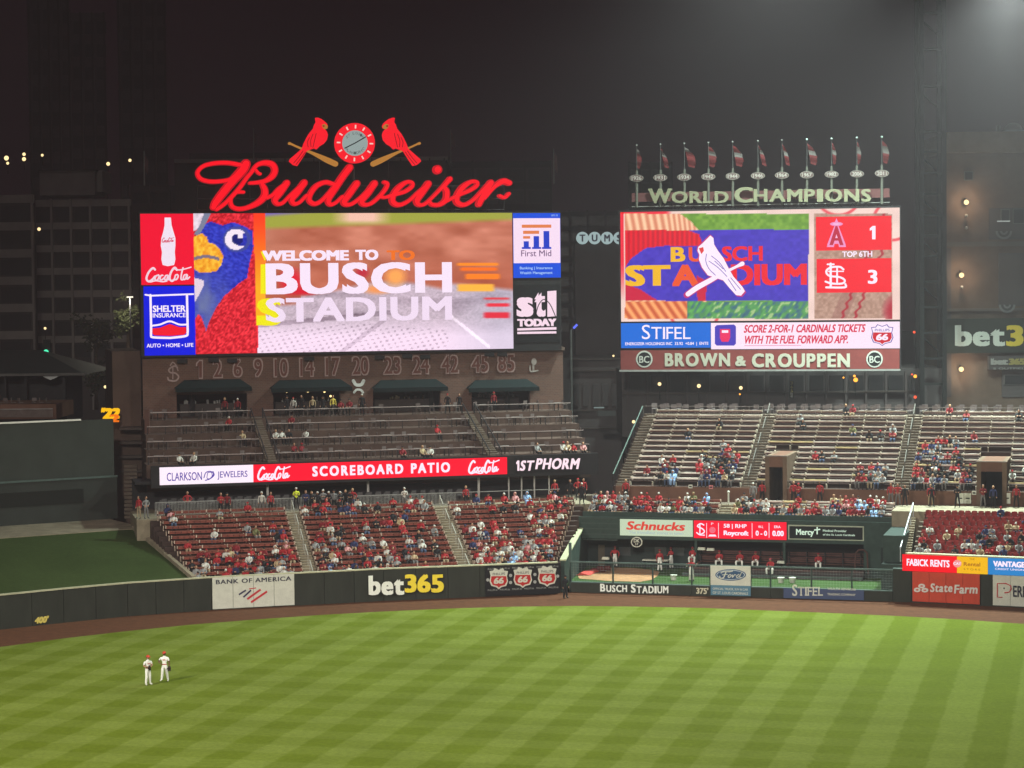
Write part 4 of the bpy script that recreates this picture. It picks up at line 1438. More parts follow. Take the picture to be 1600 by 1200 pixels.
for tx, yy, top in (('ST LOUIS', 211.5, 1), ('CARDINALS', 236, 0)):
    mb = MB()
    m_ = len(tx)
    for k, ch in enumerate(tx):
        if ch == ' ': continue
        a = math.radians((k - (m_ - 1) / 2) * (15 if top else -14))
        r = 15.5
        cx, cy = 553.5 + r * math.sin(a) * 1, 224 + (-r * math.cos(a) if top else r * math.cos(a))
        text(mb, FS, ch, (cx - 1.6, cy - 2, cx + 1.6, cy + 2), .405)
    mb.build('lettering', em('clock_ink', (70, 78, 76)), t)
t = thing('clock_post', tuple(FS.px(554, 300, -.3)), 'dark post carrying the round clock above the script sign', 'post')
mb = MB(); a = FS.px(553, 256, -.3); mb.tube((a.x, a.y, zt0), a, .12, 6); mb.build('shaft', m_dark, t)
mb = MB(); mb.tube((a.x - 1.5, a.y, zt0), (a.x, a.y, zt0 + 3), .06, 5); mb.tube((a.x + 1.5, a.y, zt0), (a.x, a.y, zt0 + 3), .06, 5); mb.build('brace', m_dark, t)

# ================================================================ second board
F2 = B2.plane(0)
t = thing('second_video_board', tuple(F2.px(1188, 577)), 'second video board with the inning score, over the right-centre bleachers', 'video board')
mb = MB(); fbox(mb, F2, (967.5, 325, 1407.5, 578), -1.8, -.02); mb.build('cabinet', m_dark, t)


def second_pic(x, y):
    n = vnoise(x / 5, y / 5)
    c = np.tile(np.array([246., 214, 204]), (len(x), 1)) - (vnoise(x / 24, y / 20) * 16)[:, None]
    # red arcs of ball stitching on the frame
    for cx, cy, r in ((1310, 300, 36), (1395, 345, 30), (1085, 480, 40)):
        d = np.abs(np.hypot(x - cx, y - cy) - r)
        c = blend(c, np.clip(1.6 - d / 2, 0, 1) * .8, (225, 45, 60))
    c = blend(c, np.clip((1050 - x) / 10, 0, 1) * (y < 334) + (x < 975) * np.clip((470 - y) / 60, 0, 1) * 1.0, (236, 40, 62))
    # picture window
    w = (x > 976.5) & (x < 1263.5) & (y > 334) & (y < 498)
    p = np.stack([92 + n * 40, 138 + n * 36, 44 + n * 22], 1)
    gl = in_poly(x, y, [(970, 330), (1060, 332), (1078, 345), (1095, 362), (1100, 398), (1108, 430), (1105, 470), (1086, 498), (970, 500)])
    st = np.sin((x * .95 - y * .18 + np.clip(x - 1040, 0, 99) ** 1.35 * .12) / 11.0 * 2 * np.pi)
    gp = np.stack([232 + st * 18, 168 + st * 38, 132 + st * 34], 1)
    p = np.where(gl[:, None], gp, p)
    low = (y > 471)
    gr = vnoise(x / 4 + y / 7, y / 6)
    pl = np.stack([55 + gr * 50, 92 + gr * 95, 88 + 30 * (gr < .4)], 1)
    pl = np.where(((gr > .8) & (x > 1100))[:, None], np.array([160., 190, 130])[None], pl)
    stl = np.sin((x * .8 - y * .55) / 11.5 * 2 * np.pi)
    pl = np.where((x < 1074)[:, None], np.stack([225 + stl * 25, 130 + stl * 42, 80 + stl * 28], 1), pl)
    p = np.where(low[:, None], pl, p)
    band = (y > 360 - (x - 976) * .006) & (y < 470)
    bn = vnoise(x / 6, y / 5)
    bp = np.stack([62 + bn * 14, 44 + bn * 12, 172 + bn * 20], 1)
    redz = in_poly(x, y, [(970, 355), (1062, 355), (1092, 366), (1100, 385), (1040, 384), (1008, 388), (985, 405), (970, 430)])
    stripe = .5 + .5 * np.sin(x / 7.6 * 2 * np.pi)
    bp = np.where(redz[:, None], np.stack([232 - stripe * 38, 14 + 0 * x, 40 + 0 * x], 1), bp)
    rz2 = in_poly(x, y, [(970, 440), (1000, 452), (1030, 471), (970, 471)]) | in_poly(x, y, [(1088, 430), (1105, 440), (1102, 471), (1090, 471)])
    bp = np.where(rz2[:, None], np.array([200., 20, 60])[None], bp)
    p = np.where(band[:, None], bp, p)
    c = np.where(w[:, None], p, c)
    # score panel backing: brownish leather with stitching
    s = (x > 1272) & (x < 1394) & (y > 334) & (y < 498)
    q = np.tile(np.array([178., 140, 122]), (len(x), 1)) + ((vnoise(x / 3.5, y / 3) - .5) * 36)[:, None]
    tilt = x - 1330 + (y - 480) * .42
    q = blend(q, (np.abs(tilt + 12) < 12) * .35, (140, 85, 80))
    for k in (-8, 12):
        q = blend(q, np.clip(1.8 - np.abs(tilt - k + 2 * np.sin(y / 2.2)) / 1.6, 0, 1), (170, 35, 50))
    q = blend(q, np.clip(1.5 - np.hypot((x - 1400) / 16, (y - 486) / 20), 0, 1), (175, 20, 45))
    c = np.where(s[:, None], q, c)
    return c


led_picture(F2, (970, 328, 1406, 501), 280, 112, second_pic, t, .06)
mb = MB(); fbox(mb, F2, (1275, 338, 1393, 391), .065, .07); fbox(mb, F2, (1276, 404, 1393, 457), .065, .07); mb.build('score_panel', e_red, t)
mb = MB()
text(mb, F2, '1', (1359, 353, 1369, 374), .08)
text(mb, F2, '3', (1356, 421.5, 1371, 443.5), .08, bold=.03)
text(mb, F2, 'TOP 6TH', (1316, 392.5, 1363, 401.5), .08, bold=.03)
mb.build('lettering', e_white, t)
# letter emblems: haloed A, and the interlocked letters
mb = MB()
fpoly(mb, F2, [(1305, 350), (1309, 350), (1321, 381), (1322, 386), (1311, 386), (1310, 381), (1304, 381), (1303, 386), (1292, 386), (1293, 381)], .075)
fpoly(mb, F2, circle(1307, 350, 10, 3.2), .077)
fpoly(mb, F2, [(1304, 348), (1307, 341), (1310, 348)], .076)
mb.build('team_letter_border', em('a_border', (245, 150, 205)), t)
mb = MB()
fpoly(mb, F2, [(1305.5, 353), (1308.5, 353), (1318, 383), (1312.5, 383), (1310, 376), (1304, 376), (1301.5, 383), (1296, 383)], .08)
mb.build('team_letter', em('a_red', (200, 20, 60)), t)
mb = MB(); fpoly(mb, F2, [(1307, 366), (1309, 372), (1305, 372)], .082); fpoly(mb, F2, circle(1307, 350, 6, 1.4, 14), .083); mb.build('team_letter_detail', em('a_pale', (250, 190, 225)), t)
mb = MB()
for i, (p, w) in enumerate([([(1298, 412), (1298, 448)], 3.6), ([(1293, 413), (1303, 413)], 2.6), ([(1291, 449), (1320, 449), (1321, 444)], 3.2),
             ([(1318, 421), (1312, 417), (1298, 418), (1291, 424), (1296, 431), (1312, 433), (1320, 438), (1316, 443), (1300, 443), (1290, 440)], 3.2),
             ([(1308, 419), (1308, 441)], 2.8), ([(1294, 424), (1318, 424)], 1.8)]):
    stroke(mb, F2, p, w, .078 + .002 * i, k=4)
mb.build('team_letters', e_white, t)
# BUSCH STADIUM over the picture window
e_rl = em('letter_red', (245, 14, 40)); e_yl = em('letter_yellow_led', (250, 190, 30)); e_ol = em('letter_orange_led', (245, 85, 35))
mb = MB(); text(mb, F2, 'SCH', (1128, 384.5, 1192, 408), .07, bold=.04); text(mb, F2, 'DIUM', (1142, 412.5, 1261, 446), .07, bold=.05); mb.build('lettering', e_rl, t)
mb = MB(); text(mb, F2, 'B', (1048, 386, 1071, 409), .07, bold=.04); text(mb, F2, 'ST', (977, 414, 1048, 447), .07, bold=.05); mb.build('lettering', e_yl, t)
mb = MB(); text(mb, F2, 'U', (1076, 386, 1098, 409), .07, bold=.04); text(mb, F2, 'A', (1050, 413.5, 1092, 447), .07, bold=.05); mb.build('lettering', e_ol, t)
wb = [(1110, 368), (1115, 372), (1116, 382), (1122, 392), (1131, 404), (1138, 418), (1146, 432), (1160, 448), (1164, 455), (1158, 462), (1150, 461), (1140, 450), (1130, 438), (1118, 434), (1106, 430), (1097, 418), (1092, 405), (1093, 398), (1090, 392), (1091, 386), (1098, 380), (1104, 374)]
mb = MB(); fpoly(mb, F2, [(x + (x - 1122) * .05, y + (y - 412) * .04) for x, y in wb], .084); stroke(mb, F2, [(1073, 461, 10), (1090, 449, 11), (1110, 438, 10), (1130, 427, 8), (1150, 417, 6), (1160, 412, 9)], 8, .082, k=3); mb.build('bird_border', em('bird_edge', (200, 40, 120)), t)
mb = MB(); fpoly(mb, F2, wb, .09); stroke(mb, F2, [(1075, 459.5, 7.5), (1090, 449, 8), (1110, 438, 7.5), (1130, 427, 5.5), (1150, 417, 4), (1160, 412, 7)], 8, .087, k=3); mb.build('white_bird', e_white, t)
mb = MB()
for p in ([(1104, 397), (1103, 408), (1108, 420), (1118, 430)], [(1112, 400), (1124, 410), (1134, 424)], [(1108, 408), (1122, 418), (1136, 432)], [(1138, 436), (1150, 454)], [(1142, 434), (1157, 452)], [(1117, 408), (1130, 420)]):
    stroke(mb, F2, p, 1.1, .094, k=3)
mb.build('bird_lines', em('bird_line', (120, 90, 190)), t)
mb = MB(); fpoly(mb, F2, [(1092, 388), (1099, 386), (1100, 392), (1096, 397)], .095); mb.build('bird_beak', em('beak_red', (235, 60, 60)), t)
# lower strip
mb = MB(); fbox(mb, F2, (970.5, 504.5, 1110.5, 543.5), 0, .06); mb.build('blue_panel', em('stifel_blue', (12, 110, 222), 1.0, True), t)
mb = MB(); fbox(mb, F2, (1111, 503.5, 1406, 545), 0, .065); mb.build('white_panel', em('fuel_white', (255, 232, 250), 1.05, True), t)
mb = MB(); text(mb, F2, 'S', (1003, 507.5, 1016, 530), .07); serif_text(mb, F2, 'TIFEL', (1018, 511, 1079, 529.5), .07, 0, -.005, 0, .55)
text(mb, F2, 'ENERGIZER HOLDINGS INC  33.92  +0.84  |  ENTE', (977, 534.5, 1107, 540.5), .07, bold=.02); mb.build('lettering', e_white, t)
mb = MB(); fpoly(mb, F2, [(1120, 508), (1147, 507), (1150, 510), (1150, 537), (1147, 540), (1120, 540), (1117, 537), (1117, 511)], .07); mb.build('app_icon', em('icon_blue', (75, 60, 190)), t)
mb = MB(); fpoly(mb, F2, [(1125, 514), (1141, 514), (1141, 528), (1138, 534), (1128, 534), (1125, 528)], .074); mb.build('icon_shape', em('icon_red', (245, 40, 100)), t)
mb = MB(); fpoly(mb, F2, [(1128, 516), (1138, 516), (1138, 520), (1128, 520)], .078); mb.build('icon_label', e_white, t)
mb = MB(); text(mb, F2, 'SCORE 2-FOR-1 CARDINALS TICKETS', (1163, 507, 1352, 519.5), .07, bold=.035, shear=.2); text(mb, F2, 'WITH THE FUEL FORWARD APP.', (1163, 524, 1326, 537), .07, bold=.035, shear=.2); mb.build('lettering', em('tickets_red', (225, 30, 75)), t)
mb = MB(); text(mb, F2, "Play Fuel Forward today for details at cardinals.com", (1163, 539, 1252, 541.5), .07) if False else fbox(mb, F2, (1163, 539.4, 1252, 540.4), .07, .072); mb.build('fine_print', em('tickets_pale', (240, 150, 190)), t)
shield66(F2, 1378.5, 523.5, 35, 34, t, .066, True)
# painted sign under it
t = thing('painted_sign', tuple(F2.px(1188, 578)), 'brick-red sign reading BROWN & CROUPPEN in cream capitals under the second board', 'sign')
mb = MB(); fbox(mb, F2, (970, 546.5, 1405.5, 577), 0, .10); mb.build('panel', mat('sign_brick_red', (.20, .045, .042), .6, .12, 1), t)
mb = MB(); fbox(mb, F2, (968, 577.2, 1407, 580), -.2, .14); mb.build('bottom_trim', m_steel, t)
m_cream = mat('sign_cream', (.45, .43, .35), .6)
letters(F2, 'BROWN', (1039, 551.5, 1141, 572.5), .103, m_cream, t, .045, .06); letters(F2, '&', (1149, 556, 1166, 572), .103, m_cream, t, .045, .06); letters(F2, 'CROUPPEN', (1175, 552, 1328, 574), .103, m_cream, t, .045, .06)
for x in (1007, 1366.5):
    mb = MB(); fpoly(mb, F2, circle(x, 561, 13, 13.2, 28), .104, .14); mb.build('emblem_ring', mat('ring_white', (.48, .48, .44), .6), t)
    mb = MB(); fpoly(mb, F2, circle(x, 561, 10.5, 10.7, 28), .144, .16); mb.build('emblem_disc', m_black, t)
    mb = MB(); text(mb, F2, 'BC', (x - 8, 556, x + 8, 567), .165, bold=.02); mb.build('emblem_lettering', mat('ring_white', (.48, .48, .44), .6), t)

# ================================================================ champions sign with its pennant poles
FC = B2.plane(.3)
t = thing('champions_sign', tuple(FC.px(1188, 323)), 'cream WORLD CHAMPIONS lettering on a red-brown band above the second board', 'sign')
ub = (FC.at(987, 305)[0], FC.at(1390, 305)[0])
zb = (FC.at(1188, 312)[1], FC.at(1188, 298)[1])
mb = MB(); mb.box(ub[0], ub[1], .3, .5, zb[0], zb[1], w=B2.w); mb.build('band', mat('champ_band', (.13, .05, .05), .7), t)
m_champ = mat('champ_cream', (.27, .26, .17), .6)
letters(FC, 'W', (1014, 295, 1050, 318), .22, m_champ, t, .035, .18, 0, .8)
letters(FC, 'ORLD', (1050, 299, 1139, 317.5), .22, m_champ, t, .035, .18, 0, .8)
letters(FC, 'C', (1148, 292.5, 1177, 317), .22, m_champ, t, .035, .18, 0, .8)
letters(FC, 'HAMPIONS', (1178, 295.5, 1361, 315.5), .22, m_champ, t, .035, .18, 0, .8)
mb = MB()
for z in (zb[0] - .9, zb[0] - .5):
    mb.box(ub[0], ub[1], .35, .45, z, z + .07, w=B2.w)
mb.build('truss_chord', m_steel, t)
mb = MB()
for q in range(40):
    u = lerp(ub[0], ub[1], q / 39); mb.tube(B2.w(u, .4, zb[0] - .86), B2.w(u + (.35 if q % 2 else -.35), .4, zb[0] - .5), .03, 4)
mb.build('truss_web', m_dark, t)
years = ['1926', '1931', '1934', '1942', '1944', '1946', '1964', '1967', '1982', '2006', '2011']
pxs = [995, 1032, 1069.5, 1107, 1145, 1184.5, 1222, 1261, 1299.5, 1339, 1378]
m_flag = [mat('flag_red', (.12, .018, .02), .8, .2, 3), mat('flag_white', (.13, .115, .11), .8, .1, 3)]
m_pole = mat('pennant_pole', (.13, .13, .11), .5)
for k, (yr, x) in enumerate(zip(years, pxs)):
    yb, yo, yt, ytip = lerp(324, 319, k / 10), lerp(278.5, 271, k / 10), lerp(266, 258, k / 10), lerp(227, 214, k / 10)
    base = FC.px(x, yb, 0)
    t = thing('pennant_pole', tuple(base), f'{nth(k)} pennant pole from the left above the second board, oval plate marked {yr}', 'pole', 'pennant poles above the champions sign')
    u, z1 = FC.at(x, yt); _, z2 = FC.at(x, ytip); _, zo = FC.at(x, yo)
    mb = MB(); mb.tube(base, FC.w(u, z1, 0), .13, 8); mb.build('post', m_pole, t)
    mb = MB(); mb.tube(FC.w(u, z1, 0), FC.w(u, z2, 0), .05, 6, 0, .03); mb.build('flagstaff', mat('staff_grey', (.08, .08, .08), .5), t)
    mb = MB(); mb.ball(FC.w(u, z2, 0), .11, nu=8, nv=5); mb.build('finial', mat('finial_pale', (.6, .75, .7), .3) if k > 6 else m_steel, t)
    mb = MB(); fpoly(mb, FC, circle(x, yo, 11, 5.6, 20), .14, .2); mb.build('oval_plate', mat('oval_rim', (.24, .21, .19), .6), t)
    mb = MB(); fpoly(mb, FC, circle(x, yo, 9.8, 4.5, 20), .203, .21); mb.build('oval_field', mat('oval_field', (.12, .07, .07), .6), t)
    mb = MB(); text(mb, FC, yr, (x - 7.5, yo - 3, x + 7.5, yo + 3), .215, bold=.02); mb.build('year_lettering', mat('oval_text', (.5, .45, .42), .6), t)
    mb = MB()
    n = 9
    zs = [lerp(z2 - .35, z1 + .25, q / n) for q in range(n + 1)]
    droop = random.uniform(.0, .9); wb = random.choice(((2, 3), (1, 2, 3), (3, 4), (0, 1), (2, 3, 4))); fw = random.uniform(.5, 1.25)
    for q in range(n):
        x0a = .02; w0 = .25 + .35 * math.sin(q / n * 3) + random.uniform(-.08, .08); w1 = .25 + .35 * math.sin((q + 1) / n * 3)
        sh0, sh1 = droop * q / n * .9, droop * (q + 1) / n * .9
        o0, o1 = .12 * math.sin(q * 1.3), .12 * math.sin((q + 1) * 1.3)
        mb.add([FC.w(u + x0a + sh0 * .6, zs[q], .0), FC.w(u + w0 * fw + sh0, zs[q] - .15, o0), FC.w(u + w1 * fw + sh1, zs[q + 1] - .15, o1), FC.w(u + x0a + sh1 * .6, zs[q + 1], 0)], [(0, 1, 2, 3)], 1 if q in wb else 0)
    mb.build('pennant', m_flag, t, smooth=True)
# ================================================================ signs on the outfield wall
def wallface(a, b):
    return frame_between(a, b).plane(-.02)


FA = wallface((331, 953.5), (460, 946.5))
t = thing('wall_sign', tuple(FA.px(396, 949)), 'white padded BANK OF AMERICA sign on the green outfield wall', 'sign')
for i in range(4):
    x0, x1 = 331.5 + i * 32.1, 331.5 + (i + 1) * 32.1
    mb = MB(); u0, u1, z0, z1 = FA.rect(331.5, 902, 460, 948)
    ua, ub_ = lerp(u0, u1, i / 4) + .015, lerp(u0, u1, (i + 1) / 4) - .015
    mb.box(ua, ub_, -.06, .0, .08, 2.46, w=lambda a, b, c: FA.w(a, c, -b)); mb.build('sign_panel', m_white, t)
mb = MB(); text(mb, FA, 'BANK OF AMERICA', (337, 903, 455, 910), .07, bold=.025, spacing=1.1); mb.build('lettering', mat('ink_dark', (.03, .03, .05), .6), t)
mb = MB()
for p in ([(373, 929), (384, 922)], [(380, 933), (392, 922)]): stroke(mb, FA, p, 2.6, .07, k=1, cap=False)
mb.build('blue_stripes', mat('ink_navy', (.02, .02, .07), .6), t)
mb = MB()
for p in ([(386, 936), (407, 921)], [(392, 941), (417, 924)], [(389, 920), (400, 918.5)]): stroke(mb, FA, p, 3.2 if p[0][1] > 925 else 1.5, .07, k=1, cap=False)
mb.build('red_stripes', mat('ink_red', (.5, .03, .04), .6), t)

FB3 = wallface((460, 946.5), (600, 939)); FB4 = wallface((600, 939), (750, 933))
def halo_text(F, txt, box, m1, parent, bold=.05, shear=0, name='lettering', thick=.04):
    letters(F, txt, box, .09, m1, parent, bold, thick, shear, gap=.02)


t = thing('wall_sign', tuple(FB4.px(634, 926)), 'bet365 lettering in white and yellow on the green outfield wall', 'sign')
fb = frame_between((560, 941.2), (700, 935)).plane(-.05)
halo_text(fb, 'bet', (575.5, 899, 631, 929.5), mat('bet_white', (.80, .82, .74), .6), t, .045)
halo_text(fb, '365', (632, 897, 693, 925.5), mat('bet_yellow', (.85, .66, .05), .6), t, .045)
t = thing('wall_sign', tuple(FB4.px(817, 925)), 'black banner with three red and white 66 shields on the outfield wall', 'sign')
fb = frame_between((757, 932.8), (874, 928.2)).plane(-.05)
mb = MB(); u0, u1, z0, z1 = fb.rect(758, 881, 875, 928); mb.box(u0, u1, -.06, 0, .08, 2.42, w=lambda a, b, c: fb.w(a, c, -b)); mb.build('banner', m_black, t)
for x, y in ((779, 904), (816.5, 902), (854.5, 900)): shield66(fb, x, y, 29, 33, t, .065, False)
m_bw = mat('banner_grey', (.35, .35, .33), .7)
mb = MB()
for yy in (0, 1):
    for k in range(6):
        x = 762 + k * 19; y = (887.5 if yy == 0 else 920.5) - k * .85
        text(mb, fb, 'PHILLIPS 66', (x, y, x + 15, y + 2.6), .065)
for x, y in ((797.5, 899), (835.5, 897.5), (762, 906), (797.5, 910), (835.5, 909), (871, 900)):
    fpoly(mb, fb, circle(x, y, 2.6, 2.6, 10), .065)
mb.build('small_marks', m_bw, t)
f400 = frame_between((0, 984), (100, 973)).plane(-.02)
t = thing('distance_marker', tuple(f400.px(64, 973)), "yellow 400' distance marker on the green outfield wall", 'marker')
mb = MB(); text(mb, f400, "400'", (54, 963, 75, 973.5), .05, bold=.06, thick=.03, shear=.2); mb.build('digits', mat('marker_yellow', (.62, .50, .12), .6), t)
# ================================================================ bullpen
VB = 9.0
F0 = R.plane(0)
ub1 = F0.at(1396, 925)[0]
t = thing('bullpen_fence', tuple(R.w(12, 0, 0)), 'low dark green wall with an open railed fence in front of the bullpen', 'fence')
BW = .76
segs = [F0.at(x, 925)[0] for x in (892, 958, 1020, 1081, 1110, 1173, 1204, 1268, 1331, 1395)]
for a, b in zip(segs[:-1], segs[1:]):
    mb = MB(); mb.box(a + .015, b - .015, -.05, .2, 0, BW, w=R.w); mb.build('padding_panel', m_wall, t)
mb = MB(); mb.box(segs[0], segs[-1], -.1, .25, BW + .002, BW + .08, w=R.w); mb.build('wall_cap', m_green2, t)
mb = MB(); mb.box(segs[0], segs[-1], -.08, .04, 2.34, 2.46, w=R.w); mb.build('top_rail', m_green2, t)
pm = MB(); pm.box(-.06, .06, -.05, .05, BW + .08, 2.34); pme = pm.mesh('fence_post', m_green)
for i, u in enumerate(segs):
    inst('fence_post', pme, t, R.w(u, .02, 0) - t.location, R.a)
mb = MB()
for q in range(8):
    z = BW + .2 + q * .2
    mb.tube(R.w(segs[0], .02, z), R.w(segs[-1], .02, z), .004, 3)
q = 0
while segs[0] + q * .22 < segs[-1]:
    mb.tube(R.w(segs[0] + q * .22, .02, BW), R.w(segs[0] + q * .22, .02, 2.36), .004, 3); q += 1
tag(mb.build('wire_mesh', m_steel, t), kind='stuff')
t = thing('wall_sign', tuple(F0.px(990, 925)), 'white BUSCH STADIUM lettering on the low bullpen wall', 'sign')
mb = MB(); FX = R.plane(-.05)
m_busch = mat('stadium_letter_white', (.82, .84, .78), .6)
for tx, b in (('B', (938, 912, 946, 924)), ('USCH', (947.5, 914, 980, 925)), ('S', (986, 913, 993.5, 926)), ('TADIUM', (995, 915.5, 1044.5, 927))):
    letters(FX, tx, b, .03, m_busch, t, .035, .03)
t = thing('distance_marker', tuple(F0.px(1097, 928)), "pale 375' distance marker on the low bullpen wall", 'marker')
mb = MB(); text(mb, FX, "375'", (1088, 918, 1107, 928), .03, bold=.04, thick=.02); mb.build('digits', mat('marker_pale', (.55, .52, .38), .6), t)
t = thing('wall_sign', tuple(F0.px(1142, 931)), 'white upright panel with a blue oval script badge standing in the bullpen fence', 'sign')
u0, u1, z0, z1 = FX.rect(1110.5, 884, 1173, 914.5)
mb = MB(); mb.box(u0, u1, -.14, -.052, z0, z1, w=R.w); mb.build('panel', m_white, t)
mb = MB(); mb.box(u0, u1, -.13, -.052, .12, z0 - .02, w=R.w); mb.build('lower_panel', mat('panel_teal', (.09, .20, .28), .6), t)
mb = MB(); fpoly(mb, FX, circle(1142, 898, 24, 9, 32), .095, .11); mb.build('oval_badge', mat('badge_blue', (.02, .07, .16), .4), t)
mb = MB(); fpoly(mb, FX, circle(1142, 898, 22.2, 7.6, 32), .112, .114); mb.build('oval_line', mat('badge_line', (.6, .66, .7), .4), t)
mb = MB(); fpoly(mb, FX, circle(1142, 898, 21.2, 6.9, 32), .116, .118); mb.build('oval_centre', mat('badge_blue', (.02, .07, .16), .4), t)
mb = MB()
stroke(mb, FX, [(1127, 895), (1131, 893), (1140, 893), (1145, 892)], 1.5, .12); stroke(mb, FX, [(1135, 893), (1131, 902), (1126, 903), (1125, 900)], 1.8, .122); stroke(mb, FX, [(1129, 898), (1137, 897)], 1.2, .124)
stroke(mb, FX, [(1141, 897), (1138, 900), (1140, 902), (1143, 899), (1141, 897)], 1.4, .12); stroke(mb, FX, [(1145, 898), (1145, 902), (1148, 898), (1150, 898)], 1.4, .122)
stroke(mb, FX, [(1155, 897), (1151, 900), (1153, 902), (1157, 898), (1160, 893), (1156, 901), (1159, 902)], 1.4, .126)
mb.build('badge_script', m_white, t)
mb = MB(); text(mb, FX, 'OFFICIAL TRUCK, SUV & CAR', (1114, 918.5, 1169, 922.5), .09, bold=.02); text(mb, FX, 'OF ST. LOUIS CARDINALS', (1114, 924.5, 1169, 928.5), .09, bold=.02); text(mb, FX, 'Official Midwest Partner', (1118, 910.5, 1166, 913), .095); mb.build('lettering', m_white, t)
t = thing('wall_sign', tuple(F0.px(1287, 937)), 'navy STIFEL sign with white capitals on the low bullpen wall', 'sign')
u0, u1, z0, z1 = FX.rect(1224.5, 910, 1350, 937)
mb = MB(); mb.box(u0, u1, -.12, -.052, .05, BW + .06, w=R.w); mb.build('panel', mat('panel_navy', (.055, .075, .15), .6), t)
mb = MB(); text(mb, FX, 'S', (1238, 913, 1246, 931), .08, bold=.02); serif_text(mb, FX, 'TIFEL', (1247, 917, 1286, 930.5), .08, 0, .01, 0, .8)
text(mb, FX, 'WEALTH ADVISORS', (1293, 918.5, 1337, 922), .08, bold=.02); text(mb, FX, 'TRADING COMPANY', (1293, 927, 1337, 930.5), .08, bold=.02); mb.build('lettering', m_white, t)
t = thing('wall_panel', tuple(F0.px(1406, 941)), 'plain dark green wall panel between the bullpen fence and the red sign', 'wall')
ua, ub_ = segs[-1] + .02, F0.at(1424, 925)[0]
mb = MB(); mb.box(ua, ub_, -.05, .3, 0, 2.46, w=R.w); mb.build('padding', m_wall, t)
mb = MB(); mb.box(ua, ub_, -.09, .34, 2.463, 2.54, w=R.w); mb.build('cap', m_green2, t)

# bullpen floor, mound, side wall, back structure
u_l = 0.0
u_rb = R.at(1402, 870, VB)[0]
mb = MB(); mb.box(-2.5, u_rb + 1.0, .22, VB + 3.2, -.04, .55, w=R.w); tag(mb.build('bullpen_floor', m_pen), kind='structure')
FM = .57
mb = MB()
mp1 = [R.at(x, y, 0) for x, y in []]
def pen(x, y, z):
    p = PZ(x, y, z); return Vector((p.x, p.y, z))
ring = [(903, 900), (915, 892), (930, 888), (960, 886.5), (990, 887.5), (1015, 890), (1031, 893), (1027, 900), (1018, 906), (1000, 909), (975, 908.5), (950, 907.5), (925, 905.5), (905, 904)]
mb.add([pen(x, y, FM) for x, y in ring], [tuple(range(len(ring)))])
tag(mb.build('bullpen_dirt', m_mound), kind='structure')
t = thing('bullpen_side_wall', tuple(L.w(uR0, V0, 0)), 'dark green side wall with a sloping yellowish top edge between the seats and the bullpen', 'wall')
A_, B_ = PY(876, 876.5, 170.6), L.w(*(lambda q: (q[0], 12.2, q[1]))(L.at(912, 812, 12.2)))
C_ = Vector((B_.x + .5, R.w(0, VB, 0).y + 1.5, B_.z))
mb = MB()
for p, q in ((A_, B_),):
    o = Vector((.3, 0, 0))
    mb.hexa([(p.x, p.y, 0), (p.x + .3, p.y, 0), (q.x + .3, q.y, 0), (q.x, q.y, 0), p, p + o, q + o, q])
mb.build('wall_body', m_green, t)
mb = MB(); z_ = Vector((0, 0, .004)); zz = Vector((0, 0, .12)); o = Vector((.42, 0, 0)); o2 = Vector((-.08, 0, 0))
mb.hexa([A_ + o2 + z_, A_ + o + z_, B_ + o + z_, B_ + o2 + z_, A_ + o2 + zz, A_ + o + zz, B_ + o + zz, B_ + o2 + zz]); mb.build('wall_cap', mat('side_cap_pale', (.40, .40, .26), .6), t)
mb = MB(); p = R.w(.05, .1, 0); mb.tube(p, p + Vector((0, 0, 3.9)), .12, 8); mb.build('corner_post', m_green2, t)

FP = R.plane(VB + 2.7)
FPB = R.plane(VB)
zc0 = FPB.at(1160, 844)[1]; zc1 = FPB.at(1160, 811.5)[1]
t = thing('bullpen_shelter', tuple(R.w(12, VB, .55)), 'dark green shelter along the back of the bullpen, carrying the small sign boards', 'shelter')
ul_ = R.at(913, 850, VB)[0]
u_mid = R.at(1088, 860, VB)[0]; u_be = R.at(1352, 860, VB)[0]
mb = MB(); mb.box(ul_ - .4, u_rb, VB - .25, VB - .002, zc0 - .1, zc1, w=R.w); mb.build('sign_beam', m_green, t)
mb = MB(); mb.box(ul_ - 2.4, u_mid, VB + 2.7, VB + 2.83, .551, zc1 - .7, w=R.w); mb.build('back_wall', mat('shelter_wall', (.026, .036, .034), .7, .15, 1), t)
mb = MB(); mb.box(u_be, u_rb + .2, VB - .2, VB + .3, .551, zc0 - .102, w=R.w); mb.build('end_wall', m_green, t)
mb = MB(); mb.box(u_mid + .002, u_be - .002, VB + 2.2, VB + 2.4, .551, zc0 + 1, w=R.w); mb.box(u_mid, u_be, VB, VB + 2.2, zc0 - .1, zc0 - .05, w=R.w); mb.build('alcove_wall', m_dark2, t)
a, b, z0, z1 = FPB.rect(1377, 855, 1396, 888)
mb = MB(); mb.box(a, b, VB - .24, VB - .202, z0, z1, w=R.w); mb.build('door', mat('shelter_door', (.015, .02, .02), .6), t)
a, b, z0, z1 = FP.rect(935, 851, 945, 883)
mb = MB(); mb.box(a, b, VB + 2.65, VB + 2.698, z0, z1, w=R.w); mb.build('door', mat('tan_door', (.14, .115, .085), .7), t)
for x in (952, 976, 1032, 1060):
    a, b, z0, z1 = FP.rect(x - 9, 855, x + 9, 868)
    mb = MB(); mb.box(a, b, VB + 2.67, VB + 2.698, z0, z1, w=R.w); mb.build('window', mat('dull_window', (.045, .05, .055), .3), t)
for q in range(5):
    mb = MB(); z = lerp(zc0 - .2, zc1 - .1, q / 4); mb.box(ul_ - .2, R.at(966, 830, VB)[0], VB - .29, VB - .252, z - .04, z + .04, w=R.w); mb.build('louvre', mat('louvre_green', (.045, .06, .055), .6), t)
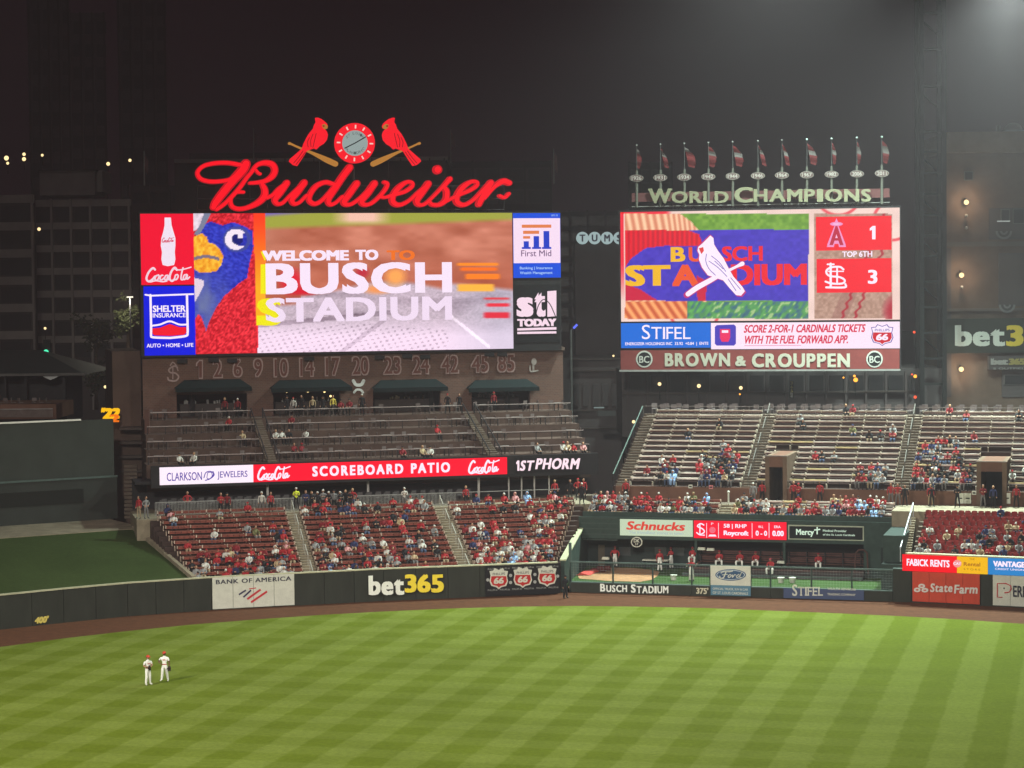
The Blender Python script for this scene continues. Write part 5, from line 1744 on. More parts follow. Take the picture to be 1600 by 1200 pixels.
for x in (1088, 1226, 1352):
    u = R.at(x, 860, VB)[0]; mb = MB(); mb.box(u - .1, u + .1, VB - .22, VB - .02, .551, zc0 - .102, w=R.w); mb.build('column', m_green, t)
FPH = R.plane(VB - .3)
t2 = thing('round_emblem', tuple(FPH.px(995, 854)), 'round black and white monogram plate hanging under the green beam of the bullpen', 'emblem')
mb = MB(); fpoly(mb, FPH, circle(995, 847, 9, 8.2, 24), .01, .04); mb.build('ring', m_white, t2)
mb = MB(); fpoly(mb, FPH, circle(995, 847, 7.4, 6.7, 24), .043, .05); mb.build('disc', m_black, t2)
mb = MB(); text(mb, FPH, 'DK', (990.5, 842, 999.5, 847.5), .055, bold=.03); text(mb, FPH, '57', (992.5, 848.5, 997.5, 852), .055, bold=.02); mb.build('lettering', m_white, t2)
# three sign boards on the beam
FPS = R.plane(VB - .26)
t = thing('sign_board', tuple(FPS.px(1025, 838)), 'pale green board with red Schnucks lettering above the bullpen', 'sign')
mb = MB(); fbox(mb, FPS, (969, 812, 1082.5, 837.5), 0, .08); mb.build('panel', em('schnucks_pale', (205, 222, 190), .95), t)
mb = MB(); text(mb, FPS, 'Schnucks', (980, 815, 1071, 828.5), .085, bold=.035, shear=.25); mb.build('lettering', em('schnucks_red', (225, 70, 55)), t)
mb = MB(); text(mb, FPS, 'The friendliest stores in town', (983, 830, 1068, 834.5), .085); mb.build('slogan', em('schnucks_grey', (165, 185, 195)), t)
t = thing('sign_board', tuple(FPS.px(1157, 842)), 'glowing red pitcher information board reading 58 RHP Roycroft', 'led board')
mb = MB(); fbox(mb, FPS, (1084.5, 814.5, 1229, 842), 0, .10); mb.build('panel', em('roy_red', (255, 18, 52), 1.05, True), t)
mb = MB()
for x in (1104.5, 1123, 1175.5, 1202): fbox(mb, FPS, (x - .4, 817, x + .4, 840), .105, .108)
text(mb, FPS, '58 | RHP', (1131, 818.5, 1167, 826.5), .105, bold=.03); text(mb, FPS, 'Roycroft', (1131, 829, 1170, 838.5), .105, bold=.05)
text(mb, FPS, 'W-L', (1185, 821, 1193, 825), .105, bold=.02); text(mb, FPS, '0 - 0', (1181, 829, 1199, 837), .105, bold=.04)
text(mb, FPS, 'ERA', (1210, 821, 1220, 825), .105, bold=.02); text(mb, FPS, '0.00', (1207, 829, 1225, 837.5), .105, bold=.05)
stroke(mb, FPS, [(1100, 820), (1095, 818), (1090, 822), (1098, 826), (1101, 831), (1094, 835), (1089, 832)], 2, .107, k=3); stroke(mb, FPS, [(1094, 819), (1094, 836), (1101, 836)], 1.8, .11, k=1)
text(mb, FPS, 'P', (1111.5, 816.5, 1115, 820), .105); fpoly(mb, FPS, [(1107, 838), (1120, 838), (1118, 835), (1109, 835)], .105)
mb.build('lettering', e_white, t)
mb = MB(); fpoly(mb, FPS, circle(1113.5, 828, 5, 5, 16), .105); mb.build('player_icon', em('icon_pink', (250, 110, 130)), t)
t = thing('sign_board', tuple(FPS.px(1292, 846)), 'black framed board with white Mercy lettering at the right of the bullpen signs', 'sign')
mb = MB(); fbox(mb, FPS, (1231.5, 821, 1350, 844), 0, .05); mb.build('frame', mat('frame_pale', (.35, .36, .28), .6), t)
mb = MB(); fbox(mb, FPS, (1233.5, 823, 1348, 842.2), .053, .07); mb.build('panel', m_black, t)
em_m = em('mercy_white', (215, 240, 215))
mb = MB(); text(mb, FPS, 'Mercy', (1244, 826.5, 1272, 838.5), .075, bold=.035); stroke(mb, FPS, [(1277, 824), (1277, 834)], 2, .075, k=1); stroke(mb, FPS, [(1273, 828), (1281, 827)], 2, .077, k=1)
text(mb, FPS, 'Medical Provider', (1286, 827.5, 1323, 831), .075, bold=.01); text(mb, FPS, 'of the St. Louis Cardinals', (1286, 834, 1336, 837), .075, bold=.01); mb.build('lettering', em_m, t)
# benches on low platforms
m_bench = mat('brown_bench', (.085, .035, .03), .6, .2, 2)
for k, (z, v) in enumerate(((.78, VB - 1.9), (1.15, VB - .9), (1.5, VB + .2))):
    t = thing('bullpen_platform', tuple(R.w((u_mid + u_be) / 2, v, .55)), f'{ORD[k]} low dark platform under the bullpen shelter', 'platform')
    mb = MB(); mb.box(u_mid - (.8 if k == 0 else 0), u_be, v - .1, v + .9 if k < 2 else VB + 2.19, .552, z, w=R.w); mb.build('deck', mat('platform_dark', (.05, .04, .04), .8), t)
    mb = MB(); mb.box(u_mid - (.8 if k == 0 else 0), u_be, v - .14, v - .102, z - .1, z + .02, w=R.w); mb.build('nosing', m_green2 if k == 0 else m_bench, t)
for k, (z, v, x0, x1) in enumerate(((1.15, VB - .45, 1092, 1222), (1.5, VB + .8, 1092, 1222), (1.15, VB - .45, 1230, 1348), (1.5, VB + .8, 1230, 1348))):
    a, b = R.at(x0, 865, v)[0], R.at(x1, 865, v)[0]
    t = thing('team_bench', tuple(R.w(a, v, z)), f'brown slatted team bench in the {"left" if x0 < 1200 else "right"} half of the bullpen shelter, {"front" if k % 2 == 0 else "rear"} line', 'bench', None, R.a)
    mb = MB(); mb.box(0, b - a, 0, .4, .42, .47); inst('seat', mb.mesh('seat', m_bench), t)
    for q in range(2):
        mb = MB(); mb.box(0, b - a, .42, .46, .55 + q * .16, .66 + q * .16); inst('back_slat', mb.mesh('back_slat', m_bench), t)
    mb = MB(); mb.box(0, .06, .02, .46, 0, .85); me = mb.mesh('leg', m_dark)
    for q in range(5): inst('leg', me, t, (lerp(.1, b - a - .2, q / 4), .001, 0))
# white table, buckets and bags in the pen
def simple(name, label, cat, p, parts, rz=0.0, group=None):
    t = thing(name, tuple(p), label, cat, group, rz)
    for nm, m, fn in parts:
        mb = MB(); fn(mb); inst(nm, mb.mesh(nm, m), t)
    return t


for x, y, z, w_, lb in ((1025, 880, 1.0, 2.2, 'long white folding table by the bullpen back wall'), (1347 - 65, 879, 1.25, 0, '')):
    if w_:
        simple('folding_table', lb, 'table', pen(x, 889, .56), [('tabletop', m_white, lambda m: m.box(-1.1, 1.1, -.3, .3, .7, .78)), ('leg', m_dark, lambda m: m.box(-1.0, -.94, -.2, .2, 0, .7)), ('leg', m_dark, lambda m: m.box(.94, 1.0, -.2, .2, 0, .7))], R.a)
for x, y, lb in ((1053, 907, 'white equipment bucket on the bullpen turf'), (1221, 911, 'white round bucket behind the fence, left of two'), (1239, 911, 'white round bucket behind the fence, right of two')):
    simple('bucket', lb, 'bucket', pen(x, y, .56) + Vector((0, .3, 0)), [('body', m_white, lambda m: m.tube((0, 0, 0), (0, 0, .36), .20, 12, 0, .27)), ('rim', m_white, lambda m: m.tube((0, 0, .36), (0, 0, .41), .29, 12)), ('handle', m_steel, lambda m: m.tube((-.27, 0, .36), (.27, -.05, .3), .012, 4))])
for x, y, z, lb in ((1096, 857, 1.5, 'white towel stack on the bullpen bench beside the seated catcher'), (1110, 858, 1.5, 'folded white towels on the rear bench'), (1220, 878, 1.15, 'white rolled towel at the bench end'), (958 - 12, 872, .9, 'white equipment box left of the standing red-jacketed player')):
    u, zz_ = R.at(x, y, VB - .5)
    simple('towel_stack', lb, 'towels', R.w(u, VB - .45, zz_ - .12), [('towel', m_white, lambda m: m.box(-.3, .3, -.15, .15, 0, .1)), ('towel', m_white, lambda m: m.box(-.27, .28, -.14, .15, .104, .2))], R.a)
simple('tarpaulin', 'crumpled red sheet lying on the bullpen dirt by the corner', 'sheet', pen(918, 896, .58), [('sheet', mat('red_sheet', (.48, .06, .05), .6, .2, 2), lambda m: m.add([(-1.0, -1.2, .0), (.1, -1.3, .02), (1.2, 1.4, .05), (.3, 1.7, .03), (-.6, -1.25, .22), (.5, .1, .2), (-.3, .3, .18), (.75, 1.5, .2)], [(0, 1, 4), (1, 5, 4), (4, 5, 6), (0, 4, 6), (1, 2, 5), (5, 2, 7), (6, 5, 7), (0, 6, 3), (6, 7, 3), (2, 3, 7)])), ('roll', mat('dark_roll', (.12, .02, .02), .6), lambda m: m.tube((.4, 1.3, .15), (1.5, .9, .15), .15, 8))])
simple('mound_cover', 'dark rolled cover beside the crumpled red sheet', 'cover', pen(942, 892, .58), [('roll', mat('dark_roll', (.12, .02, .02), .6), lambda m: m.tube((-.5, 0, .2), (.6, .1, .2), .2, 8)), ('strap', m_dark, lambda m: m.tube((0, 0, .2), (.08, .01, .2), .21, 8))], .2)
t = simple('archway_frame', 'dark tall arched frame standing at the right end of the bullpen shelter', 'frame', R.w(R.at(1346, 880, VB - .6)[0], VB - .6, .9), [('left_post', m_bench, lambda m: m.tube((-.55, 0, 0), (-.45, 0, 1.7), .07, 6)), ('right_post', m_bench, lambda m: m.tube((.55, 0, 0), (.45, 0, 1.7), .07, 6)), ('arch', m_bench, lambda m: [m.tube((-.45, 0, 1.7), (-.2, 0, 1.95), .07, 6), m.tube((-.2, 0, 1.95), (.2, 0, 1.95), .07, 6), m.tube((.2, 0, 1.95), (.45, 0, 1.7), .07, 6)])])

# ================================================================ seats above the bullpen
ZS0 = R.at(1160, 806, VB + .8)[1] - .35
SR = 3
t_bs = thing('bleacher_grandstand', tuple(R.w(20, VB + 5, 0)), 'stepped terraces of the right-centre bleachers above the bullpen', 'grandstand')
VWK = VB + .3 + SR * .85
ZWK = ZS0 + SR * .36
VBR = VWK + 1.9
us0 = R.at(915, 800, VB + 1)[0]; us1 = R.at(1396, 800, VB + 1)[0]
for i in range(SR):
    mb = MB(); mb.box(us0, us1, VB + .3 + i * .85, VB + .3 + (i + 1) * .85 - .002, ZS0 - .3, ZS0 + i * .36, w=R.w); mb.build('terrace_step', m_conc, t_bs)
uEnd = R.at(1640, 780, VBR)[0] + 11
mb = MB(); mb.box(us0, uEnd, VWK, VBR + .3, ZS0 - .3, ZWK, w=R.w); mb.build('walkway', m_conc, t_bs)
mb = MB(); mb.box(us0, us1, VB + .02, VB + .1, ZS0, ZS0 + .55, w=R.w); mb.build('front_parapet', m_green, t_bs)
me_stdR = standard(.76).mesh('seat_standard', [mat('bleacher_standard', (.50, .42, .34), .7, .3, 2), mat('bleacher_pan', (.045, .022, .020), .8, .2, 2)])  # pan colour carries the shade between the bleacher rows
m_bs = mat('bleacher_seat', (.11, .050, .042), .8, .25, 2)
PR = [seat_panel(PW - .1, 1, edge_h=h).mesh('seat_panel', [m_bs, e, mat('bleacher_pan', (.045, .022, .020), .8, .2, 2)]) for h, e in ((.13, m_benchtop), (.13, mat('bench_edge_yellow', (.72, .60, .34), .5, .3, .6)), (.14, mat('bench_edge_white', (.85, .76, .68), .5, .3, .6)), (.11, mat('bench_edge_dull', (.52, .42, .35), .5, .3, .6)))]
me_panelR = [PR[0], PR[0], PR[2], PR[0], PR[2], PR[1]]
me_panelR2 = [PR[0], PR[3], PR[3]]
RROWS = []
ucut = (R.at(1122, 798, VB + 1.5)[0], R.at(1146, 798, VB + 1.5)[0])
for i in range(SR):
    v, z = VB + .3 + i * .85, ZS0 + i * .36
    for s, (a, b) in enumerate(((us0 + .3, ucut[0]), (ucut[1], us1 - .1))):
        bench_row(R, a, b, v + .15, z, me_panelR if s else me_panelL, me_std, f'{ORD[i]} seat row directly above the bullpen sign boards, {"left" if s == 0 else "right"} of the short stairs', 'seat rows directly above the bullpen', phase=a % PW)
        RROWS.append((s + 3, i, a, b, v, z))
stair('short_stairs', R, ucut[0] + .1, ucut[1] - .1, VB + .3, .85, ZS0, .36, SR, 'short flight of steps between the seats above the bullpen', rail=False)
t = simple('white_post', 'short white post at the head of the short stairs above the bullpen', 'post', R.w(R.at(1139, 795, VWK)[0], VWK - .2, ZWK), [('shaft', m_white, lambda m: m.tube((0, 0, 0), (0, 0, 1.0), .07, 8)), ('cap', m_white, lambda m: m.ball((0, 0, 1.02), .12, nu=8, nv=5))])

# brown wall and upper bleachers
ZB0 = R.at(1300, 750, VBR + .5)[1] - .75
NB, BD = 14, .82
BRZ = (R.at(1300, 641, VBR + .6 + (NB - 1) * BD)[1] - .78 - ZB0) / (NB - 1)
t = thing('brown_wall', tuple(R.w(20, VBR, ZWK)), 'long brown wall below the upper bleachers', 'wall')
uaL = R.at(962, 775, VBR)[0]
po = [(R.at(a, 770, VBR)[0], R.at(b, 770, VBR)[0]) for a, b in ((1196, 1230), (1526, 1573))]
prev = uaL
for a, b in po + [(uEnd, None)]:
    mb = MB(); mb.box(prev, a - .002, VBR, VBR + .3, ZWK, ZB0 + .02, w=R.w); mb.build('wall_section', m_brown, t); prev = b if b is not None else prev
for k, (x, y) in enumerate(((1079, 760), (1111, 761), (1522, 770))):
    u, z = R.at(x, y, VBR)
    tt = simple('wall_notice', ['small white notice on the brown wall under the left bleacher block', 'small pink notice on the brown wall right of the white one', 'small white notice on the brown wall beside the right tunnel'][k], 'notice', R.w(u, VBR - .03, z - .15), [('plate', m_white if k != 1 else mat('pink_notice', (.6, .2, .2), .6), lambda m: m.box(-.17, .17, -.02, .0, 0, .3)), ('print', m_dark, lambda m: m.box(-.11, .11, -.028, -.022, .08, .2))], R.a)
VU0 = VBR + .3
uend = uEnd
for i in range(NB):
    v = VU0 + i * BD; z = ZB0 + i * BRZ
    ul2 = R.at(*((958, 757)), VU0)[0] + .0
    cuts_ = []
    prev = ul2
    for a, b in po:
        if z < R.at(1213, 712, VBR)[1]:
            cuts_.append((prev, a - .02)); prev = b + .02
    cuts_.append((prev, uend))
    for a, b in cuts_:
        mb = MB(); mb.box(a, b, v, v + BD - .002, ZWK - .5, z, w=R.w); mb.build('terrace_step', m_bfloor, t_bs)
VUE = VU0 + NB * BD; ZUE = ZB0 + (NB - 1) * BRZ
mb = MB(); mb.box(ul2, uend, VUE, VUE + 6, ZWK - .5, ZUE + .05, w=R.w); mb.build('top_walkway', m_conc, t_bs)
ucols = [(R.at(1008, 640, VUE)[0], R.at(1026, 640, VUE)[0]), (R.at(1193, 645, VUE)[0], R.at(1213, 645, VUE)[0]), (R.at(1419, 648, VUE)[0], R.at(1441, 648, VUE)[0])]
labs = ['left edge of the upper bleachers', 'left and middle blocks of the upper bleachers', 'middle and right blocks of the upper bleachers']
stair('aisle_stairs', R, *ucols[0], VU0, BD, ZB0, BRZ, NB, 'steps climbing the left edge of the upper bleachers', m_conc, rail=False)
m_hr = mat('aisle_rail', (.12, .11, .10), .8)
stair('aisle_stairs', R, ucols[1][0], ucols[1][1], VU0, BD, ZB0, BRZ, NB, 'aisle steps between the left and middle blocks of the upper bleachers', m_conc, hand=m_hr)
stair('aisle_stairs', R, ucols[2][0], ucols[2][1], VU0, BD, ZB0, BRZ, NB, 'aisle steps between the middle and right blocks of the upper bleachers', m_conc, hand=m_hr)
blk = [(ucols[0][1] + .1, ucols[1][0] - .1), (ucols[1][1] + .1, ucols[2][0] - .1), (ucols[2][1] + .1, uend - .5)]
ztop_po = R.at(1213, 714, VBR)[1]
for i in range(NB):
    v, z = VU0 + i * BD, ZB0 + i * BRZ
    for s, (a, b) in enumerate(blk):
        gaps = [(a, b)]
        for pa, pb in po:
            if z < ztop_po:
                gaps = [g for (x0, x1) in gaps for g in (((x0, min(x1, pa - .1)), (max(x0, pb + .1), x1)) if (pa < x1 and pb > x0) else ((x0, x1),)) if g[1] - g[0] > .6]
        for gi, (x0, x1) in enumerate(gaps):
            side = '' if len(gaps) == 1 else (', left of the tunnel' if gi == 0 else ', right of the tunnel')
            bench_row(R, x0, x1, v + .15, z, me_panelR if i < 8 else me_panelR2, me_stdR, f'pale-edged bleacher row, {ORD[i]} up in the {secn[s]} upper block{side}', 'pale-edged rows of the upper bleachers', phase=a % PW)
            RROWS.append((s + 5, i, x0, x1, v, z))
# front railing of the bleachers
for s, (a, b) in enumerate(blk):
    t = thing('bleacher_railing', tuple(R.w(a, VU0 - .1, ZB0)), f'dark railing with a pale top bar along the front of the {secn[s]} upper bleacher block', 'railing', None, R.a)
    parts_ = [(a, b)]
    for pa, pb in po:
        parts_ = [g for (x0, x1) in parts_ for g in (((x0, pa), (pb, x1)) if (pa < x1 and pb > x0) else ((x0, x1),)) if g[1] - g[0] > .4]
    for x0, x1 in parts_:
        mb = MB(); mb.box(x0 - a, x1 - a, -.03, .03, .62, .67); inst('top_bar', mb.mesh('top_bar', m_rail), t)
        mb = MB(); mb.box(x0 - a, x1 - a, -.03, .03, .05, .09); inst('lower_bar', mb.mesh('lower_bar', m_rail), t)
        n = max(2, int((x1 - x0) / 1.9)); mb = MB(); mb.box(-.025, .025, -.02, .02, 0, .62); me = mb.mesh('post', m_dark)
        for q in range(n + 1): inst('post', me, t, (lerp(x0, x1, q / n) - a, 0, 0))
# tunnels
for k, ((a, b), (xo0, xo1, yt, yo)) in enumerate(zip(po, ((1198, 1229, 713, 730), (1530, 1565, 722, 737)))):
    t = thing('tunnel_entrance', tuple(R.w((a + b) / 2, VBR, ZWK)), f'brown framed dark tunnel opening in the upper bleachers, {"below the left aisle" if k == 0 else "behind the red seats at the right"}', 'tunnel')
    zt = R.at((xo0 + xo1) / 2, yt, VBR - .1)[1]; zo = R.at((xo0 + xo1) / 2, yo, VBR - .1)[1]
    d = VBR + 6
    for e0, e1 in ((a, a + .35), (b - .35, b)):
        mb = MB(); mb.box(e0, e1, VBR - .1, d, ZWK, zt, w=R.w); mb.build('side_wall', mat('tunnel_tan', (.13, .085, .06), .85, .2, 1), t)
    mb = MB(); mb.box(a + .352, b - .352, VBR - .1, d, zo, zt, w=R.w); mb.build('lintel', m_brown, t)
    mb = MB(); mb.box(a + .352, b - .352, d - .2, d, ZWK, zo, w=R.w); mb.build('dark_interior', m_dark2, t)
    mb = MB(); mb.box(a - .05, b + .05, VBR - .15, VBR - .102, zt, zt + .07, w=R.w); mb.build('top_trim', m_rail, t)
# top walkway furniture: chairs along the back rail
m_tc = mat('top_chair', (.20, .17, .17), .5, .2, 2)
me_chT = chair_mesh(.6, .5, .5).mesh('lounge_chair', m_tc)
for row in range(2):
    u = ul2 + .6; k = 0
    while u < uend - .5:
        if random.random() > .08:
            tag(inst('tall_chair', me_chT, None, R.w(u, VUE + .8 + row * 1.6, ZUE + .05), R.a + random.uniform(-.4, .4)), f'grey tall chair, {nth(k)} from the left, {["front", "back"][row]} line behind the upper bleachers', 'chair', 'tall chairs behind the upper bleachers')
        u += 1.05; k += 1
t = thing('walkway_railing', tuple(R.w(ul2, VUE + .15, ZUE + .05)), 'long thin railing behind the top row of the upper bleachers', 'railing', None, R.a)
mb = MB(); mb.box(0, uend - ul2, -.025, .025, .95, 1.0); inst('top_bar', mb.mesh('top_bar', m_rail), t)
mb = MB(); mb.box(-.025, .025, -.02, .02, 0, .95); me = mb.mesh('post', m_rail)
for q in range(40): inst('post', me, t, (lerp(0, uend - ul2, q / 39), 0, 0))

# left flank wall of the bleachers
t = thing('bleacher_side_rail', tuple(R.w(ul2, VU0, ZB0)), 'sloping dark railing at the left flank of the upper bleachers', 'railing')
mb = MB(); h = Vector((0, 0, 1.0)); mb.tube(R.w(ul2, VU0, ZB0) + h, R.w(ul2 + .01, VUE, ZUE) + h, .06, 6); mb.build('top_bar', m_green2, t)
for q in range(8):
    p = R.w(ul2, lerp(VU0, VUE, q / 7), lerp(ZB0, ZUE, q / 7)); mb = MB(); mb.tube(p, p + h, .04, 5); mb.build('post', m_dark, t)

# ================================================================ red seats of right field, with steps at their left
VS = 1.2
NRR, RRD, RRZ = 9, .82, .295
ZR0 = R.at(1500, 868, VS + .3)[1] - .55
URL = lambda v: R.at(*( (1428, 865) if v < VS + 2 else (1441, 800)), v)[0]
ua0, ua1 = R.at(1429, 862, VS)[0], R.at(1444, 799, VS + NRR * RRD)[0]
t_rs = thing('right_field_grandstand', tuple(R.w(ua0 + 5, VS, 0)), 'concrete terraces under the bright red right-field seats', 'grandstand')
uw0, uw1 = R.at(1409, 862, VS)[0], R.at(1419, 799, VS + NRR * RRD)[0]
for i in range(NRR):
    v = VS + i * RRD
    mb = MB(); mb.box(lerp(ua0, ua1, i / NRR) - .3, uEnd + 2, v, v + RRD - .002, 0, ZR0 + i * RRZ, w=R.w); mb.build('terrace_step', m_conc, t_rs)
vq = VS + NRR * RRD
mb = MB(); mb.box(us1 + .02, uEnd + 2, vq, VBR - .01, 0, ZWK + .02, w=R.w); mb.build('walkway', m_conc2, t_rs)
ts = thing('side_stairs', tuple(R.w(uw0 + .5, VS, ZR0)), 'wide pale steps between the bullpen shelter and the bright red seats', 'stairs')
sm = MB(); sm.box(0, ua0 - uw0 - .35, -.2, .22, -.13, 0); me = sm.mesh('step', m_conc2)
for q in range(18):
    v = VS + (q + .5) * NRR * RRD / 18; inst('step', me, ts, R.w(lerp(uw0, uw1, q / 18), v, ZR0 + .1 + q * NRR * RRZ / 18) - ts.location, R.a)
mb = MB(); mb.box(us1 + .03, uw0 + 1.7, VS - .1, vq, 0, ZR0 - .2, w=R.w); mb.build('stair_base', m_green, ts)
mb = MB(); mb.box(us1 + .03, uw0 + .1, VS + 1.2, vq + .1, 0, ZS0 - .15, w=R.w); mb.build('flank_wall', m_green, ts)
mb = MB(); h = Vector((0, 0, 1.1)); a = R.w(uw0 - .1, VS, ZR0); b = R.w(uw1 + .4, vq, ZR0 + NRR * RRZ); mb.tube(a + h, b + h, .06, 6)
mb.build('handrail', mat('white_rail', (.42, .44, .47), .4), ts)
for q in range(6):
    p = a.lerp(b, q / 5); mb = MB(); mb.tube(p, p + h, .04, 5); mb.build('rail_post', mat('white_rail', (.42, .44, .47), .4), ts)
# single tip-up seats
mb = MB()
mb.hexa([(-.21, .0, .40), (.21, .0, .40), (.21, .40, .38), (-.21, .40, .38), (-.20, .0, .46), (.20, .0, .46), (.20, .40, .44), (-.20, .40, .44)])
me_pan = mb.mesh('seat_pan', m_seatr)
mb = MB(); mb.hexa([(-.21, .06, .42), (.21, .06, .42), (.21, .14, .42), (-.21, .14, .42), (-.19, .16, .82), (.19, .16, .82), (.19, .24, .82), (-.19, .24, .82)])
me_panup = mb.mesh('seat_pan', m_seatr)
mb = MB(); n5 = 5
vs = []
for j in range(2):
    for i in range(n5):
        x = lerp(-.22, .22, i / (n5 - 1)); c = .06 * (1 - (2 * i / (n5 - 1) - 1) ** 2)
        vs.append((x, .42 + j * .08 + c, .44 + j * .42 + (c * .6 if j else 0)))
vs += [(x, y + .04, z) for x, y, z in vs]
fs = [(i, i + 1, n5 + i + 1, n5 + i) for i in range(n5 - 1)] + [(2 * n5 + i, 3 * n5 + i, 3 * n5 + i + 1, 2 * n5 + i + 1) for i in range(n5 - 1)] + [(n5 + i, n5 + i + 1, 3 * n5 + i + 1, 3 * n5 + i) for i in range(n5 - 1)] + [(0, n5, 3 * n5, 2 * n5), (n5 - 1, 3 * n5 - 1, 4 * n5 - 1, 2 * n5 - 1)]
mb.add(vs, fs); me_back = mb.mesh('seat_back', m_seatr)
mb = MB(); mb.box(-.25, -.21, .02, .5, 0, .62); mb.box(.21, .25, .02, .5, 0, .62); me_arm = mb.mesh('armrest', mat('seat_iron', (.07, .015, .015), .5))
SEATS = []
cnt = 0
for i in range(NRR):
    v, z = VS + i * RRD, ZR0 + i * RRZ
    u = lerp(ua0, ua1, i / NRR) + .35 + .25 * (i % 2)
    k = 0
    while u < R.at(1700, 830, v)[0] and cnt < 175 + 125:
        t = thing('stadium_seat', tuple(R.w(u, v + .15, z)), f'bright red folding seat, {ORD[i]} row above the glowing ribbon, {nth(k)} from the steps', 'seat', 'bright red folding seats of right field', R.a)
        inst('seat_pan', me_pan if random.random() < .5 else me_panup, t); inst('seat_back', me_back, t); inst('armrest', me_arm, t)
        SEATS.append((i, k, u, v, z)); cnt += 1; k += 1
        u += .51
print('seats', cnt)

# right-field wall with ribbon panels and two padded signs
FR2 = R2.plane(-.02)
t = thing('right_field_wall', tuple(R2.w(4, 0, 0)), 'dark green padded wall between and behind the red and white signs', 'wall')
zledt, zledb = FR2.at(1500, 868.5)[1], FR2.at(1500, 895.5)[1]
g = [0.3 + 2.6 * q for q in range(10)]
for a, b in zip(g[:-1], g[1:]):
    mb = MB(); mb.box(a + .015, b - .015, .06, .4, 0, zledb - .02, w=R2.w); mb.build('padding_panel', m_wall, t)
mb = MB(); mb.box(.0, 23.7, .1, .5, zledb - .015, zledt - .05, w=R2.w); mb.build('upper_wall', m_green, t)
mb = MB(); mb.box(-.1, 23.7, .02, .6, zledt - .045, zledt + .05, w=R2.w); mb.build('wall_cap', m_cap, t)
t = thing('ribbon_board', tuple(FR2.px(1480, 893)), 'short glowing ribbon in red, yellow and blue over the red wall sign, reading FABICK RENTS', 'led board')
ledw = lambda x: FR2.at(x, 880)[0]
for x0, x1, nm, c in ((1410, 1495, 'red_panel', (255, 18, 34)), (1495.5, 1543, 'yellow_panel', (250, 190, 20)), (1544, 1690, 'blue_panel', (45, 135, 205))):
    mb = MB(); mb.box(ledw(x0), ledw(x1), -.06, .08, zledb, zledt - .06, w=R2.w); mb.build(nm, em('rf_' + nm, c, 1.0, True), t)
mb = MB(); text(mb, FR2, 'FABICK RENTS', (1417, 874, 1484, 885), .06, bold=.04); text(mb, FR2, 'VANTAGE', (1552, 877, 1602, 886), .06, bold=.06); text(mb, FR2, 'CREDIT UNION', (1555, 888, 1600, 891), .06, bold=.01)
mb.build('lettering', e_white, t)
mb = MB(); fpoly(mb, FR2, circle(1496, 880.5, 6.5, 6, 18), .055); mb.build('round_logo', em('cat_pink', (250, 150, 150)), t)
mb = MB(); text(mb, FR2, 'CAT', (1490, 878.5, 1502, 882.5), .06, bold=.03); mb.build('logo_lettering', e_white, t)
mb = MB(); text(mb, FR2, 'Rental', (1506, 878.5, 1532, 884.5), .06, bold=.02); text(mb, FR2, 'THE', (1515, 872, 1523, 875), .06); text(mb, FR2, 'STORE', (1506, 888, 1532, 891), .06, spacing=1.5); mb.build('brown_lettering', em('rental_brown', (170, 95, 15)), t)
t = thing('wall_sign', tuple(FR2.px(1479, 943)), 'red padded sign with white State Farm lettering and three ovals', 'sign')
u0, u1, _, _ = FR2.rect(1425.5, 897, 1531, 943)
m_sf = mat('sign_vermilion', (.52, .060, .030), .6, .12, 1)
for i in range(4):
    mb = MB(); mb.box(lerp(u0, u1, i / 4) + .012, lerp(u0, u1, (i + 1) / 4) - .012, -.02, .05, .1, zledb - .03, w=R2.w); mb.build('sign_panel', m_sf, t)
mb = MB()
letters(FR2, 'State', (1454, 911.5, 1489, 925), .053, mat('sf_white', (.66, .6, .56), .6), t, .035, .02, .1, gap=.03); letters(FR2, 'Farm', (1491.5, 913.5, 1528, 927.5), .053, mat('sf_white', (.66, .6, .56), .6), t, .035, .02, .1, gap=.03)
for x, y in ((1440.5, 915.5), (1433.5, 921.5), (1445.5, 922)): fpoly(mb, FR2, circle(x, y, 5.4, 3.6, 16), .053 + (x % 3) * .003, .07 + (x % 3) * .003)
mb.build('oval_logo', mat('sf_white', (.66, .6, .56), .6), t)
mb = MB()
for x, y in ((1440.5, 915.5), (1433.5, 921.5), (1445.5, 922)): fpoly(mb, FR2, circle(x, y, 2.4, 1.1, 10), .085)
mb.build('oval_centre', m_sf, t)
t = thing('wall_sign', tuple(FR2.px(1600, 949)), 'white padded sign with a red outlined P and black capitals at the right edge', 'sign')
u0 = FR2.at(1551, 920)[0]
for i in range(3):
    mb = MB(); mb.box(u0 + i * 1.3 + .012, u0 + (i + 1) * 1.3 - .012, -.02, .05, .1, zledb - .03, w=R2.w); mb.build('sign_panel', m_white, t)
mb = MB(); stroke(mb, FR2, [(1566, 933), (1558.5, 933), (1558.5, 911.5), (1572, 911.5), (1579, 915), (1580.5, 919.5), (1577, 925), (1570, 926)], 1.5, .055, k=1)
mb.build('red_outline', mat('ink_red', (.5, .03, .04), .6), t)
mb = MB(); text(mb, FR2, 'ERFORMA', (1583, 916, 1645, 934), .055, bold=.02); fpoly(mb, FR2, circle(1569, 919, 1.3, 1.3, 8), .055); mb.build('lettering', mat('ink_dark', (.03, .03, .05), .6), t)
# white framed notices on the brown wall at the right
for x in (1500.5, 1512, 1573.5):
    u, z = R.at(x, 779, VBR); 
    simple('wall_poster', f'white poster on the brown wall, {"left one of the pair" if x < 1505 else "right one of the pair" if x < 1530 else "single one right of the tunnel"}', 'poster', R.w(u, VBR - .04, z - .4), [('sheet', m_white, lambda m: m.box(-.27, .27, -.03, 0, 0, .85)), ('dark_text', m_dark, lambda m: m.box(-.16, .16, -.04, -.032, .38, .48))], R.a)
